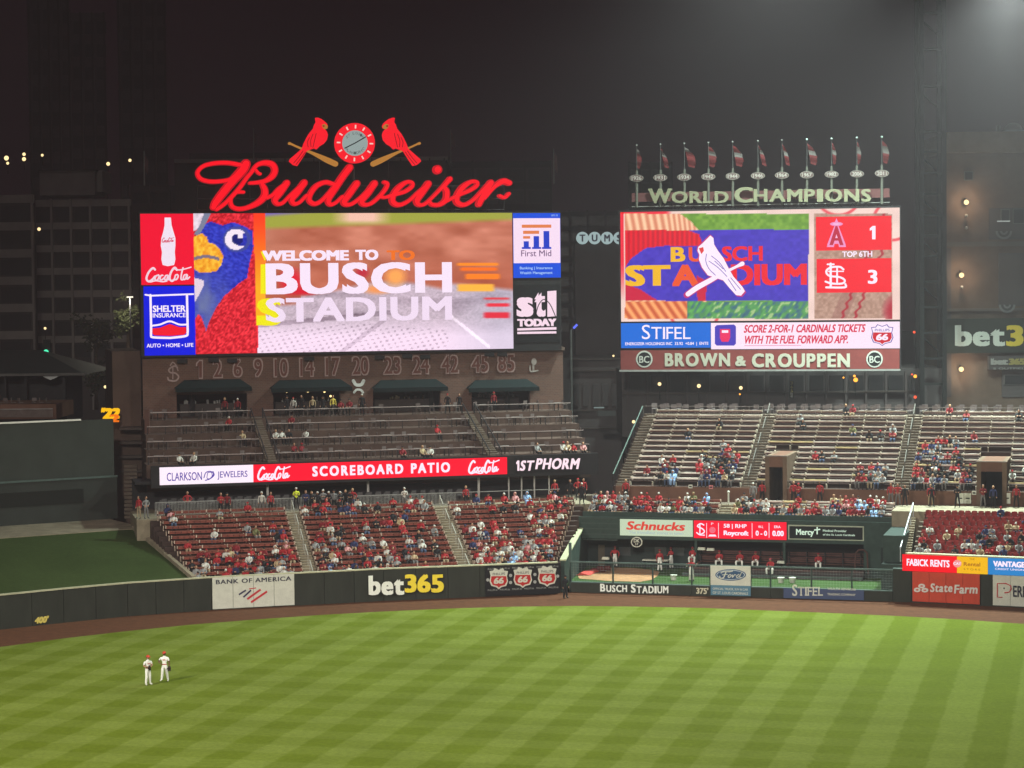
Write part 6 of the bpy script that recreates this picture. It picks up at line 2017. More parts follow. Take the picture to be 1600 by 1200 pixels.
# ================================================================ background: dark structures and the city
m_city = mat('city_concrete', (.30, .27, .25), .9, .2, .15)
m_city2 = mat('city_dark', (.085, .075, .075), .9, .2, .1)
m_cityw = mat('city_window', (.02, .02, .022), .3)
m_warm = em('lamp_warm', (255, 222, 160), 1.7)
m_rbrick = mat('right_brick', (.125, .088, .068), .9, .15, .4)


class YP:
    """plane facing the camera at a given distance, in measured pixels"""
    def __init__(s, Y): s.Y = Y
    def b(s, mb, x0, y0, x1, y1, depth=8, front=0.0, mi=0):
        a = PY(x0, (y0 + y1) / 2, s.Y); c = PY(x1, (y0 + y1) / 2, s.Y)
        z1 = PY((x0 + x1) / 2, y0, s.Y).z; z0 = PY((x0 + x1) / 2, y1, s.Y).z
        return mb.box(a.x, c.x, s.Y - front, s.Y + depth, z0, z1, mi)


# parking building at far left with a grid of piers and dark bays
def grid_building(name, Y, x0, x1, y0, y1, cols, rows, label, mw, mp, slabs, front=.8, ybase=640, cat='building'):
    P_ = YP(Y)
    base = PY((x0 + x1) / 2, ybase, Y)
    t = thing(name, (base.x, Y, 0), label, cat)
    mb = MB(); P_.b(mb, x0, y0, x1, ybase + 220, 3); mb.build('wall', mw, t)
    for i in range(cols + 1):
        x = lerp(x0, x1, i / cols)
        mb = MB(); P_.b(mb, x - 1.6, y0 - 1, x + 1.6, ybase, -.01, front); mb.build('pier', mp, t)
    for j in range(rows):
        ya = lerp(y0, y1, j / rows)
        if slabs:
            mb = MB(); P_.b(mb, x0, ya, x1, ya + (y1 - y0) / rows * .30, -.02, front * .6); mb.build('slab', mp, t)
        for i in range(cols):
            xa, xb = lerp(x0, x1, (i + .1) / cols), lerp(x0, x1, (i + .9) / cols)
            mb = MB(); P_.b(mb, xa, ya + (y1 - y0) / rows * .38, xb, ya + (y1 - y0) / rows * .94, -.03, front * .3); mb.build('window', m_cityw, t)
    return t


grid_building('parking_garage', 330, -60, 54, 305, 560, 2, 6, 'dark parking garage with open floors at the far left edge', m_city2, m_city, True)
grid_building('office_building', 345, 54, 205, 312, 560, 5, 7, 'grey office building with tall piers left of the main board', m_city2, m_city, True)
grid_building('tower_block', 420, 205, 330, 290, 560, 4, 9, 'dark tower block partly hidden behind the main board', m_city2, m_city2, True)
t = thing('penthouse', tuple(PY(115, 305, 360)), 'plain grey rooftop penthouse with one lit corner above the office building', 'building')
mb = MB(); YP(360).b(mb, 62, 267, 148, 305, 10); mb.build('wall', m_city, t)
mb = MB(); YP(360).b(mb, 60, 265, 150, 267, 10, .3); mb.build('parapet', m_city2, t)
mb = MB(); YP(362).b(mb, 148.5, 266, 160, 300, 8); mb.build('lit_return', mat('pale_return', (.3, .29, .25), .8), t)  # pale colour stands in for light on this corner
for (x0, x1, y0, Y, lb) in ((50, 112, -40, 700, 'faint tall tower rising into the dark above the parking garage'), (113, 168, 20, 640, 'faint slab tower beside the taller one, upper left'), (190, 262, -10, 720, 'faint tower behind the main board, upper left'), (700, 862, 252, 560, 'dark low block behind the right end of the script sign'), (863, 975, 330, 430, 'dark block between the two boards behind the round letters'), (985, 1050, 254, 520, 'dark block behind the left pennants')):
    grid_building('distant_tower' if y0 < 100 else 'distant_block', Y, x0, x1, y0, 520, 4 if x1 - x0 > 55 else 3, 14 if y0 < 100 else 8, lb, m_city2, mat('far_tower', (.05, .045, .045), .9), y0 > 100, front=.5)
t = thing('rooftop_building', (PY(490, 300, 400).x, 400, 0), 'wide dark building with a pale roof edge behind the script sign', 'building')
mb = MB(); YP(400).b(mb, 276, 250, 700, 700, 30); mb.build('wall', m_city2, t)
mb = MB(); YP(400).b(mb, 274, 247.5, 700, 253, 30, 1.5); mb.build('roof_edge', m_city, t)
mb = MB(); YP(404).b(mb, 296, 238, 640, 246.8, 20, 0); mb.build('roof_plant', mat('far_tower', (.05, .045, .045), .9), t)
for i in range(14):
    mb = MB(); x = lerp(400, 694, i / 13); YP(398.3).b(mb, x - .8, 247, x + .8, 253.5, .15); mb.build('mullion', m_city2, t)
# lights on the roofs and streets
for x, y, Y, r, lb, c in ((10, 247, 329, .5, 'bright lamp at the far left of the roof line', 0), (12, 255, 329, .3, 'small lamp under the far left roof lamp', 0), (37.5, 241, 329, .35, 'upper of two close roof lamps above the garage', 0), (37.5, 248.5, 329, .42, 'lower of two close roof lamps above the garage', 0), (66, 242.5, 350, .3, 'dim white roof lamp right of the garage lamps', 0),
                          (169, 256, 415, .5, 'roof lamp above the grey penthouse', 0), (203, 250.5, 415, .42, 'rightmost roof lamp left of the script sign', 0), (61, 358, 329, .36, 'warm lamp on a pier of the grey office building', 0), (70.5, 513, 300, .25, 'small white street lamp above the green signal', 0), (164.5, 604.5, 240, .24, 'warm lamp under the trees left of the brick building', 0),
                          (958.5, 556, 240, .16, 'small warm lamp left of the brown and cream sign', 0), (1030.5, 600, 222, .26, 'left one of three warm lamps under the second board', 0), (1092, 603, 222, .28, 'middle one of three warm lamps under the second board', 0), (1157.5, 606, 222, .26, 'right one of three warm lamps under the second board', 0),
                          (1337, 593.5, 222, .32, 'large amber lamp right of the orange ones under the second board', 1), (1335, 587.5, 222, .18, 'small amber lamp just above the large amber one', 1), (1318, 590, 222, .13, 'tiny orange lamp left of the large amber one', 1), (1156, 616, 218, .12, 'tiny orange lamp below the right warm lamp', 1),
                          (1428.5, 519, 222, .18, 'red-orange light high beside the second board', 2), (1430, 588, 222, .25, 'orange light beside the lower corner of the sign', 1), (1425, 585, 222, .13, 'tiny red light left of the orange one', 2), (1430, 620.5, 222, .22, 'lowest orange light beside the tower', 2),
                          (990, 659, 205, .22, 'upright warm light in the dark gap left of the upper bleachers', 0)):
    p = PY(x, y, Y)
    t = thing('lamp', tuple(p), lb, 'lamp')
    r *= .72
    mb = MB(); mb.ball(p, r, nu=8, nv=5); mb.build('bulb', [m_warm, em('lamp_amber', (255, 165, 55), 2.2), em('lamp_red', (255, 85, 50), 1.6)][c], t)
    mb = MB(); mb.tube(p + Vector((0, .1, r * .8)), p + Vector((0, .1, -1.6)), .05, 5); mb.build('stem', m_dark, t)
t = thing('traffic_signal', tuple(PY(72, 550, 280)), 'green traffic light glowing in front of the dark buildings', 'traffic light')
p = PY(72, 550, 280)
mb = MB(); mb.ball(p, .33, nu=10, nv=6); mb.build('green_light', em('signal_green', (70, 220, 165), 1.6), t)
mb = MB(); mb.box(p.x - .45, p.x + .45, p.y + .35, p.y + .7, p.z - .5, p.z + 1.6); mb.build('housing', m_dark, t)
mb = MB(); mb.tube((p.x, p.y + .5, 0), (p.x, p.y + .5, p.z), .1, 6); mb.build('pole', m_dark, t)

# concession building with hipped roof at the left, its terrace and glass rail
t = thing('concession_building', tuple(PY(60, 640, 215)), 'dark concession building with a wide hipped roof at the far left', 'building')
Pc = YP(215)
a, b = PY(-60, 585, 211), PY(133, 583, 211); rp = PY(20, 548, 218)
mb = MB()
z0 = PY(60, 586, 211).z
mb.add([(a.x, 211, z0), (b.x, 211, z0), (b.x, 226, z0), (a.x, 226, z0), (a.x, 218, PY(20, 547, 218).z), (PY(62, 547, 218).x, 218, PY(20, 547, 218).z)], [(0, 1, 5, 4), (1, 2, 5), (2, 3, 4, 5), (3, 2, 1, 0)])
mb.build('roof', mat('concession_roof', (.03, .035, .034), .7, .1, 1), t)
mb = MB(); Pc.b(mb, -60, 589, 104, 660, 8); mb.build('wall', m_dark, t)
mb = MB(); YP(211).b(mb, -60, 583.5, 133.5, 587.5, .3, .1); mb.build('eaves_trim', mat('eaves', (.09, .085, .08), .6), t)
for x in (8, 40, 100):
    mb = MB(); YP(212).b(mb, x - 2, 588, x + 2, 650, .3); mb.build('post', m_dark, t)
mb = MB(); p = PY(79, 588.5, 211.2); mb.add([Vector(p) + Vector(q) for q in ((-.75, 0, 0), (0, 0, -.33), (.75, 0, 0), (0, 0, .33))], [(0, 1, 2, 3)]); mb.build('oval_sign', mat('oval_pale', (.5, .5, .5), .5), t)
tp_ = thing('left_terrace', tuple(PY(50, 655, 203)), "brown standing terrace with picket rail above the batter's eye wall", 'terrace')
mb = MB(); YP(203).b(mb, -60, 632, 88, 655, 8); mb.build('deck', m_brown, tp_)
mb = MB()
for i in range(60):
    x = lerp(-20, 82, i / 59); YP(202.6).b(mb, x - .25, 640, x + .25, 652, .05)
tag(mb.build('picket', m_rail, tp_), kind='stuff')
mb = MB(); YP(202.5).b(mb, -20, 638.5, 82, 640, .08); mb.build('rail', m_rail, tp_)
for i in range(9):
    x = -12 + i * 11; p = PY(x, 634, 206)
    if random.random() < .85: tag(inst('patio_chair', me_chairP, None, p - Vector((0, 0, .2)), random.uniform(0, 3)), f'grey metal chair on the left terrace under the hipped roof, {nth(i)} from the left', 'chair', 'chairs on the left terrace')
# '22 sign: glowing yellow numerals seen edge-on
t = thing('numeral_sign', tuple(PY(175, 655, 192)), "glowing yellow '22 numerals at the top corner of the dark green wall", 'sign')
class YF:
    def __init__(s, Y): s.Y = Y
    def at(s, x, y): p = PY(x, y, s.Y); return p.x, p.z
    def w(s, u, z, off=0.0): return Vector((u, s.Y - off, z))
    def rect(s, x0, y0, x1, y1):
        ym, xm = (y0 + y1) / 2, (x0 + x1) / 2
        return s.at(x0, ym)[0], s.at(x1, ym)[0], s.at(xm, y1)[1], s.at(xm, y0)[1]
    def px(s, x, y, off=0.0): p = PY(x, y, s.Y); return Vector((p.x, s.Y - off, p.z))
f22 = YF(192)
mb = MB(); text(mb, f22, "'22", (158, 637, 188, 654), 0, bold=.07, thick=.25, shear=.2); mb.build('numerals', em('numeral_yellow', (255, 190, 10), 1.1), t)
mb = MB(); text(mb, f22, "2", (172, 647, 188, 659), .3, bold=.06, thick=.2, shear=.2); mb.build('numeral_side', em('numeral_orange', (250, 120, 10), 1.0), t)
p = f22.px(174, 660, -.3); mb = MB(); mb.tube((p.x, p.y, zEt - 1), (p.x, p.y, p.z + .6), .08, 5); mb.build('post', m_dark, t)
# structure between the batter's eye and the seats: stepped dark mass, stairs
t = thing('corner_structure', tuple(PY(205, 790, 187)), "dark stepped structure in the gap between the batter's eye and the patio", 'building')
mb = MB(); YP(196).b(mb, 179, 655, 232, 800, 6); mb.build('rear_wall', m_dark2, t)
for i in range(5):
    mb = MB(); YP(193 + i * .5).b(mb, 186, 668 + i * 22, 222, 672 + i * 22, 3.0); mb.build('floor_edge', mat('dim_slab', (.07, .055, .05), .8), t)
mb = MB(); YP(189).b(mb, 227, 640, 234, 812, .6); mb.build('column', mat('brown_column', (.11, .055, .045), .7), t)
t = thing('corner_stairs', tuple(PY(205, 800, 185)), "dim flight of steps right of the batter's eye wall", 'stairs')
for i in range(14):
    mb = MB(); YP(185 + i * .35).b(mb, 194, lerp(806, 720, i / 14), 214, lerp(806, 720, i / 14) + 4, .34); mb.build('step', m_conc, t)
# screen wall between board and second block (gap)
t = thing('gap_building', (PY(920, 600, 236).x, 236, 0), 'dark multi-level building in the gap between the two boards', 'building')
mb = MB(); YP(236).b(mb, 876, 560, 972, 800, 12); mb.build('wall', m_city2, t)
for i, y in enumerate((560, 578, 640, 668)):
    mb = MB(); YP(235.9).b(mb, 890, y, 968, y + 2.2, -.01, .6); mb.build('ledge', mat('dim_slab', (.07, .055, .05), .8), t)
for i in range(5):
    mb = MB(); YP(235.8).b(mb, 896 + i * 15, 600, 905 + i * 15, 634, -.01, .3); mb.build('window', m_cityw, t)
mb = MB(); YP(222).b(mb, 934, 642, 962, 650, .5); mb.build('pale_awning', mat('dim_awning', (.10, .12, .12), .6), t)
mb = MB(); YP(222).b(mb, 928, 636, 944, 638, .3); mb.build('lit_strip', em('dim_strip', (110, 125, 122)), t)
t = thing('street_lamp', tuple(PY(893, 560, 230)), 'tall thin street lamp with a small blue light in the gap between the boards', 'street lamp')
p, q = PY(893, 560, 230), PY(892, 516, 230)
mb = MB(); mb.tube((p.x, 230, 5), q, .12, 6); mb.build('pole', m_steel, t)
mb = MB(); mb.tube(q, PY(899, 511, 230), .08, 5); mb.build('arm', m_steel, t)
mb = MB(); mb.tube(PY(896, 513, 229.8), PY(902, 507, 229.8), .13, 6); mb.build('blue_light', em('lamp_blue', (95, 110, 245), 1.3), t)
t = thing('tall_sign', tuple(PY(933, 385, 300)), 'pale round letter discs spelling TUMS on the dark building, partly hidden by the second board', 'sign')
ft = YF(300)
for x, ch in ((910, 'T'), (929, 'U'), (948.5, 'M'), (968, 'S')):
    mb = MB(); fpoly(mb, ft, circle(x, 372, 9.8, 9.8, 24), 0, .2); mb.build('letter_disc', em('tums_disc', (160, 182, 182), .95), t)
    mb = MB(); text(mb, ft, ch, (x - 4.6, 366.5, x + 4.6, 377.5), .21, bold=.04); mb.build('letter', em('tums_ink', (45, 45, 55)), t)
mb = MB(); YP(300.5).b(mb, 899, 380, 975, 560, 10, -.2); mb.build('backing_wall', m_city2, t)
# thin rooftop flag poles beside the script sign
for x, yt, yb, Y in ((225, 236, 275, 300), (396, 200, 240, 380), (704, 202, 240, 380), (865, 232, 272, 300)):
    a, b = PY(x, yt, Y), PY(x + .5, yb + 15, Y)
    t = thing('flagpole', tuple(b), f'faint rooftop flagpole {dict(zip((225, 396, 704, 865), ("left of the main board", "left of the left red bird", "right of the right red bird", "between the two boards")))[x]}', 'flagpole')
    mb = MB(); mb.tube(b, a, .10, 5); mb.build('pole', m_steel, t)
    mb = MB(); mb.add([a - Vector((0, 0, .4)), a + Vector((.5, 0, -1.2)), a + Vector((.9 if x == 704 else .5, 0, -3.4)), a + Vector((.05, 0, -2.6))], [(0, 1, 2, 3)]); mb.build('flag', mat('dull_flag', (.16, .09, .09), .8), t)

# trees left of the board
def tree(name, label, cx, cy, Y, w, h, base_y, leafm, n=420):
    c = PY(cx, cy, Y); W_ = w / FPX * Y / 2; H_ = h / FPX * Y / 2
    g = PY(cx, base_y, Y)
    t = thing(name, (c.x, Y, g.z), label, 'tree')
    mb = MB(); mb.tube((c.x, Y, g.z), (c.x, Y, c.z), .28, 7, 0, .12)
    for k in range(7):
        a = random.uniform(0, 6.28); mb.tube((c.x, Y, lerp(g.z, c.z, .5 + .07 * k)), (c.x + math.cos(a) * W_ * .7, Y + math.sin(a) * W_ * .7, c.z + random.uniform(-.2, .6) * H_), .08, 5, 0, .03)
    mb.build('trunk', mat('bark', (.06, .045, .035), .9, .2, 3), t)
    mb = MB()
    clumps = [(random.gauss(0, .42) * W_, random.gauss(0, .42) * W_, random.gauss(0, .42) * H_, random.uniform(.25, .5)) for _ in range(26)]
    for k in range(n):
        q = random.choice(clumps)
        p = Vector((c.x + q[0] + random.gauss(0, 1) * q[3] * W_ * .5, Y + q[1] + random.gauss(0, 1) * q[3] * W_ * .5, c.z + q[2] + random.gauss(0, 1) * q[3] * H_ * .4))
        s_ = random.uniform(.12, .34); a, b_ = random.uniform(0, 6.28), random.uniform(-1, 1)
        d1 = Vector((math.cos(a), math.sin(a), b_ * .6)) * s_; d2 = Vector((-math.sin(a) * .6, math.cos(a) * .6, .7)) * s_
        mb.add([p - d1, p - d2 * .6, p + d1, p + d2], [(0, 1, 2, 3)])
    tag(mb.build('crown', leafm, t), kind='stuff')


m_leafl = mat('leaf_lit', (.075, .085, .04), .7, .3, 2)  # lamplight on the foliage partly put into this paler colour
m_leafd = mat('leaf_dark', (.035, .04, .025), .8, .3, 2)  # darker copy of the leaf colour for the unlit trees
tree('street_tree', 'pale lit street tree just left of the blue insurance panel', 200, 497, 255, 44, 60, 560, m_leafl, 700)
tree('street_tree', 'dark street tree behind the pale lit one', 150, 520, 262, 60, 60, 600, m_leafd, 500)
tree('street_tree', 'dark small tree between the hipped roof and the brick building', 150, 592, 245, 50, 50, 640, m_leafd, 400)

p = PY(203, 464, 251)
t = thing('street_lamp', tuple(p), 'small white street lamp in the top of the pale lit tree', 'street lamp')
mb = MB(); mb.box(p.x - .35, p.x + .35, p.y - .12, p.y + .12, p.z - .08, p.z + .06); mb.build('lamp_head', em('street_white', (250, 245, 220), 1.6), t)
mb = MB(); mb.tube(p, (p.x, p.y, 0), .09, 6); mb.build('pole', m_dark, t)
d = bpy.data.lights.new('street_lamp_light', 'POINT'); d.energy, d.color, d.shadow_soft_size = 1500, (1, .95, .75), .3
o = bpy.data.objects.new('street_lamp_light', d); COL.objects.link(o); o.parent = t; o.location = (0, -.5, -.5)

# ================================================================ right side: lattice tower and brick building
t = thing('light_tower', tuple(PY(1458, 640, 222)), 'tall grey steel lattice tower right of the second board', 'tower')
yt_, yb_ = -60, 650
zt = PY(1458, yt_, 222).z; zb_ = PY(1458, yb_, 222).z
xa, xb = PY(1440, 300, 222).x, PY(1475, 300, 222).x
m_tow = mat('tower_steel', (.016, .018, .018), .6, .15, 1)
for x in (xa, xb):
    for yy in (222, 224.4):
        mb = MB(); mb.box(x - .22, x + .22, yy - .2, yy + .2, zb_ - 8, zt); mb.build('leg', m_tow, t)
for k, y in enumerate((20, 77, 135, 206, 237, 270, 303, 336, 368, 400, 440, 480, 520, 560, 600)):
    z = PY(1458, y, 222).z
    mb = MB(); mb.box(xa + .23, xb - .23, 221.85, 222.15, z - .12, z + .12); mb.build('crossbeam', m_tow, t)
    if k % 2 == 0:
        z2 = PY(1458, y + 32, 222).z
        mb = MB(); mb.tube((xa, 224.4, z), (xb, 224.4, z2), .09, 5); mb.build('diagonal', m_tow, t)
P2 = YP(226)
t = thing('brick_office', tuple(PY(1560, 640, 226)), 'tall brown brick building with lit wall lamps at the right edge', 'building')
mb = MB(); P2.b(mb, 1478, 238, 1760, 660, 14); mb.build('wall', m_rbrick, t)
mb = MB(); P2.b(mb, 1473, 215, 1760, 237.8, 14.2, .7); mb.build('cornice', mat('cornice_brick', (.24, .18, .14), .85, .15, .5), t)
mb = MB(); P2.b(mb, 1479, 205, 1760, 214.8, 14, .35); mb.build('parapet', mat('cornice_brick', (.24, .18, .14), .85, .15, .5), t)
mb = MB(); P2.b(mb, 1478, 377, 1760, 384, -.01, .3); P2.b(mb, 1478, 481, 1760, 485, -.01, .3); mb.build('string_course', mat('stone_band', (.12, .10, .09), .8), t)
for x0, y0, x1, y1 in ((1545, 325, 1600, 374), (1560, 395, 1640, 478), (1478, 388, 1486, 620), (1565, 578, 1640, 620)):
    mb = MB(); P2.b(mb, x0, y0, x1, y1, -.01, .12); mb.build('recess_panel', m_city2, t)
for x0, y0, x1, y1 in ((1563, 327, 1577, 347), (1582, 326, 1600, 350), (1506, 268, 1520, 282), (1568, 585, 1640, 601)):
    mb = MB(); P2.b(mb, x0, y0, x1, y1, -.01, .2); mb.build('window_frame', mat('frame_dim', (.11, .11, .105), .6), t)
    mb = MB(); P2.b(mb, x0 + 1.2, y0 + 1.2, x1 - 1.2, y1 - 1.2, -.21, .24); mb.build('window', m_cityw, t)
mb = MB(); P2.b(mb, 1557.5, 345, 1576.5, 346.6, -.01, .5); mb.build('glowing_sill', em('sill_glow', (150, 155, 150)), t)  # emission stands in for light falling on the sill; not a lamp
for x, y, lb in ((1510, 316, 'warm wall lamp high on the brown brick building'), (1502.5, 430, 'warm wall lamp in the middle of the brown brick building'), (1502, 577, 'warm wall lamp low on the brown brick building')):
    p = PY(x, y, 225.2)
    t = thing('wall_lamp', tuple(p), lb, 'lamp')
    mb = MB(); mb.ball(p, .27, nu=8, nv=5); mb.build('bulb', m_warm, t)
    mb = MB(); mb.tube(p + Vector((0, 0, .2)), p + Vector((0, .8, .4)), .07, 5); mb.build('bracket', m_dark, t)
    d = bpy.data.lights.new('wall_lamp_light', 'POINT'); d.energy, d.color, d.shadow_soft_size = 260, (1, .75, .5), .3
    o = bpy.data.objects.new('wall_lamp_light', d); COL.objects.link(o); o.parent = t; o.location = (0, -.6, 0)
for x, y, lb in ((1510, 337, 'upper small round wall light under the high warm lamp'), (1510, 356, 'lower small round wall light under the high warm lamp'), (1503, 449, 'small dim wall light under the middle warm lamp')):
    p = PY(x, y, 225.4); t = thing('wall_fitting', tuple(p), lb, 'lamp')
    mb = MB(); mb.ball(p, .17, nu=8, nv=5); mb.build('globe', m_steel, t)
    mb = MB(); mb.tube(p, p + Vector((0, .5, 0)), .05, 5); mb.build('stem', m_dark, t)
fb_ = YF(225.2)
t = thing('building_sign', tuple(fb_.px(1560, 550)), 'large bet365 sign with white and yellow letters on the brown brick building', 'sign')
mb = MB(); fbox_ = fb_.rect(1479, 497, 1700, 551); mb.box(fbox_[0], fbox_[1], 225.2, 225.9, fbox_[2], fbox_[3]); mb.build('panel', mat('sign_dark_green', (.03, .036, .03), .7), t)
letters(fb_, 'bet', (1492, 508, 1570, 541), .01, mat('bet_white2', (.62, .66, .60), .6), t, .045, .1, gap=.02)
letters(fb_, '365', (1572, 508, 1660, 541), .01, mat('bet_yellow2', (.68, .52, .05), .6), t, .045, .1, gap=.02)
t = thing('small_sign', tuple(fb_.px(1585, 575)), 'small dim bet365 sign below the large one', 'sign')
mb = MB(); q = fb_.rect(1545, 556, 1640, 577); mb.box(q[0], q[1], 225.25, 225.9, q[2], q[3]); mb.build('panel', m_city2, t)
mb = MB(); text(mb, fb_, 'bet', (1548, 560, 1575, 570), .01, bold=.08, thick=.04); text(mb, fb_, '5 OUTFIELD DECK', (1552, 574, 1640, 577), .01); mb.build('white_lettering', mat('dim_white', (.30, .30, .28), .6), t)
mb = MB(); text(mb, fb_, '365', (1576, 560, 1602, 570), .01, bold=.08, thick=.04); mb.build('yellow_lettering', mat('dim_yellow', (.28, .24, .08), .6), t)
for x, y, lb in ((1568, 365, 'pale fan-shaped bunting on the brown brick building, upper'), (1573, 480, 'pale fan-shaped bunting on the brown brick building, lower')):
    t = thing('bunting', tuple(fb_.px(x, y + 10)), lb, 'bunting')
    for k, (r0, c) in enumerate(((13, .16), (9.5, .07), (6, .16), (3, .07))):
        mb = MB(); fpoly(mb, fb_, circle(x, y - 4, r0, r0, 20, 0, 180), .15 + k * .02, .16 + k * .02); mb.build('fan_band', mat('bunting_%d' % (c * 100), (c, c, c), .7), t)
mb = MB()
t = thing('roof_dome', tuple(PY(1583, 204, 232)), 'pale rounded rooftop unit on the brown brick building', 'roof unit')
p = PY(1583, 204, 232)
mb = MB(); mb.ball(p, 1.0, .9, .85, 14, 7, zmin=0.0); mb.build('dome', mat('dome_pale', (.45, .5, .48), .5), t)
mb = MB(); mb.box(p.x - 1.1, p.x + 1.1, 231.2, 232.8, p.z - .25, p.z); mb.build('base', m_steel, t)
p = PY(1560, 204, 232); t = thing('roof_vent', tuple(p), 'small pale roof vent left of the rounded unit', 'roof unit')
mb = MB(); mb.tube(p - Vector((0, 0, .3)), p + Vector((0, 0, .3)), .2, 8); mb.build('pipe', m_steel, t)
mb = MB(); mb.ball(p + Vector((0, 0, .3)), .27, nu=8, nv=5, zmin=0); mb.build('cap', m_steel, t)
# dark building under and behind the second board
t = thing('rear_building', (PY(1200, 600, 226).x, 226, 0), 'dark long building under the second board', 'building')
mb = MB(); YP(224).b(mb, 972, 578, 1478, 680, 14); mb.build('wall', m_city2, t)
mb = MB(); YP(223.9).b(mb, 972, 612, 1420, 614.5, -.01, .5); mb.build('ledge', mat('dim_slab', (.07, .055, .05), .8), t)
for i in range(15):
    x = 985 + i * 31
    mb = MB(); YP(223.9).b(mb, x, 586, x + 22, 611, -.01, .15); mb.build('window', m_cityw, t)
    mb = MB(); YP(223.9).b(mb, x - 6, 580, x - 3, 640, -.01, .4); mb.build('pier', mat('far_tower2', (.085, .07, .07), .9), t)
t = thing('vertical_banner', tuple(PY(1237, 622, 221)), 'narrow upright yellow-lettered banner under the second board', 'banner')
fv = YF(221)
mb = MB(); q = fv.rect(1233.5, 595, 1240.5, 622); mb.box(q[0], q[1], 221, 221.1, q[2], q[3]); mb.build('cloth', mat('sign_dark_green', (.03, .036, .03), .7), t)
mb = MB()
for k, ch in enumerate('365'): text(mb, fv, ch, (1235, 596 + k * 6, 1239, 601 + k * 6), .01, bold=.03)
mb.build('yellow_lettering', mat('dim_yellow2', (.42, .36, .1), .6), t)
mb = MB()
for k, ch in enumerate('be'): text(mb, fv, ch, (1235, 613.5 + k * 4, 1239, 617 + k * 4), .01, bold=.03)
mb.build('white_lettering', mat('dim_white', (.30, .30, .28), .6), t)
# ================================================================ people
def figure(J, bones, rad, head, headr=.105, cap='cap', face=-1.0, extra=None, sub=1):
    """one continuous body grown over a jointed skeleton, with a head, face and cap.
    slots: 0 skin, 1 top, 2 trousers, 3 headwear, 4 shoes, 5 hair/eyes"""
    names = list(J)
    me = bpy.data.meshes.new('fig')
    me.from_pydata([J[n] for n in names], [(names.index(a), names.index(b)) for a, b, _ in bones], [])
    o = bpy.data.objects.new('fig', me)
    COL.objects.link(o)
    sk = o.modifiers.new('s', 'SKIN'); sk.use_smooth_shade = True; sk.branch_smoothing = .4
    if not me.skin_vertices:
        me.attributes.new('skin', 'FLOAT', 'POINT')
    for i, n in enumerate(names):
        r = rad[n]
        me.skin_vertices[0].data[i].radius = r if isinstance(r, tuple) else (r, r)
        me.skin_vertices[0].data[i].use_root = (n == 'pelvis')
    if sub:
        sb = o.modifiers.new('b', 'SUBSURF'); sb.levels = sb.render_levels = sub
    dg = bpy.context.evaluated_depsgraph_get(); dg.update()
    ev = o.evaluated_get(dg); em_ = ev.to_mesh()
    V = [tuple(v.co) for v in em_.vertices]; F_ = [tuple(p.vertices) for p in em_.polygons]
    ev.to_mesh_clear(); bpy.data.objects.remove(o); bpy.data.meshes.remove(me)
    seg = [(Vector(J[a]), Vector(J[b]), m, .5 * (max(rad[a]) if isinstance(rad[a], tuple) else rad[a]) ) for a, b, m in bones]
    mi = []
    for f in F_:
        c = sum((Vector(V[i]) for i in f), Vector()) / len(f)
        best = None
        for a, b, m, r in seg:
            ab = b - a; t_ = max(0, min(1, (c - a).dot(ab) / max(ab.length_squared, 1e-9)))
            d = (a + ab * t_ - c).length - r * .6
            if best is None or d < best[0]: best = (d, m)
        mi.append(best[1])
    mb = MB(); mb.add(V, F_); mb.m = mi
    h = Vector(head)
    fy = face
    mb.ball(h, headr * .80, headr * .95, headr * 1.15, 10, 7, 0)
    mb.hexa([h + Vector(q) * headr for q in ((-.14, fy * .85, -.25), (.14, fy * .85, -.25), (.1, fy * .7, -.2), (-.1, fy * .7, -.2), (-.08, fy * .88, .12), (.08, fy * .88, .12), (.06, fy * .8, .15), (-.06, fy * .8, .15))], 0)
    for sx in (-1, 1):
        mb.ball(h + Vector((sx * .34, fy * .84, .08)) * headr, headr * .12, nu=5, nv=3, mi=5)
        mb.ball(h + Vector((sx * .80, 0, 0)) * headr, headr * .12, headr * .2, headr * .26, 5, 3, 0)
    mb.box(h.x - headr * .28, h.x + headr * .28, h.y + fy * headr * .86 - .004, h.y + fy * headr * .86 + .004, h.z - headr * .52, h.z - headr * .44, 5)
    if cap == 'cap':
        mb.ball(h + Vector((0, -fy * .004, headr * .22)), headr * .88, headr * 1.03, headr * .98, 10, 4, 3, zmin=0)
        mb.hexa([h + Vector(q) * headr for q in ((-.6, fy * .8, .28), (.6, fy * .8, .28), (.45, fy * 1.75, .2), (-.45, fy * 1.75, .2), (-.6, fy * .8, .38), (.6, fy * .8, .38), (.45, fy * 1.75, .27), (-.45, fy * 1.75, .27))], 3)
        mb.ball(h + Vector((0, -fy * headr * .35, -headr * .1)), headr * .84, headr * .72, headr * .9, 8, 4, 5)
    elif cap == 'hood':
        mb.ball(h + Vector((0, -fy * headr * .3, headr * .05)), headr * 1.12, headr * 1.1, headr * 1.35, 10, 6, 3)
    else:
        mb.ball(h + Vector((0, -fy * headr * .22, headr * .18)), headr * .95, headr * .98, headr * 1.12, 10, 6, 5)
    if extra: extra(mb)
    for i in range(len(mb.m)):
        pass
    return mb


_slots = None


def fmesh(mb, name):
    return mb.mesh(name, [m_skin, m_skin, m_skin, m_skin, m_skin, m_skin], smooth=True)


m_skin = mat('skin', (.38, .20, .13), .6)
m_skin2 = mat('skin_deep', (.14, .07, .045), .6)
m_hair = mat('hair_dark', (.03, .02, .015), .7)
m_hairb = mat('hair_fair', (.25, .16, .08), .7)
m_shoe = mat('shoe_dark', (.03, .03, .03), .6)


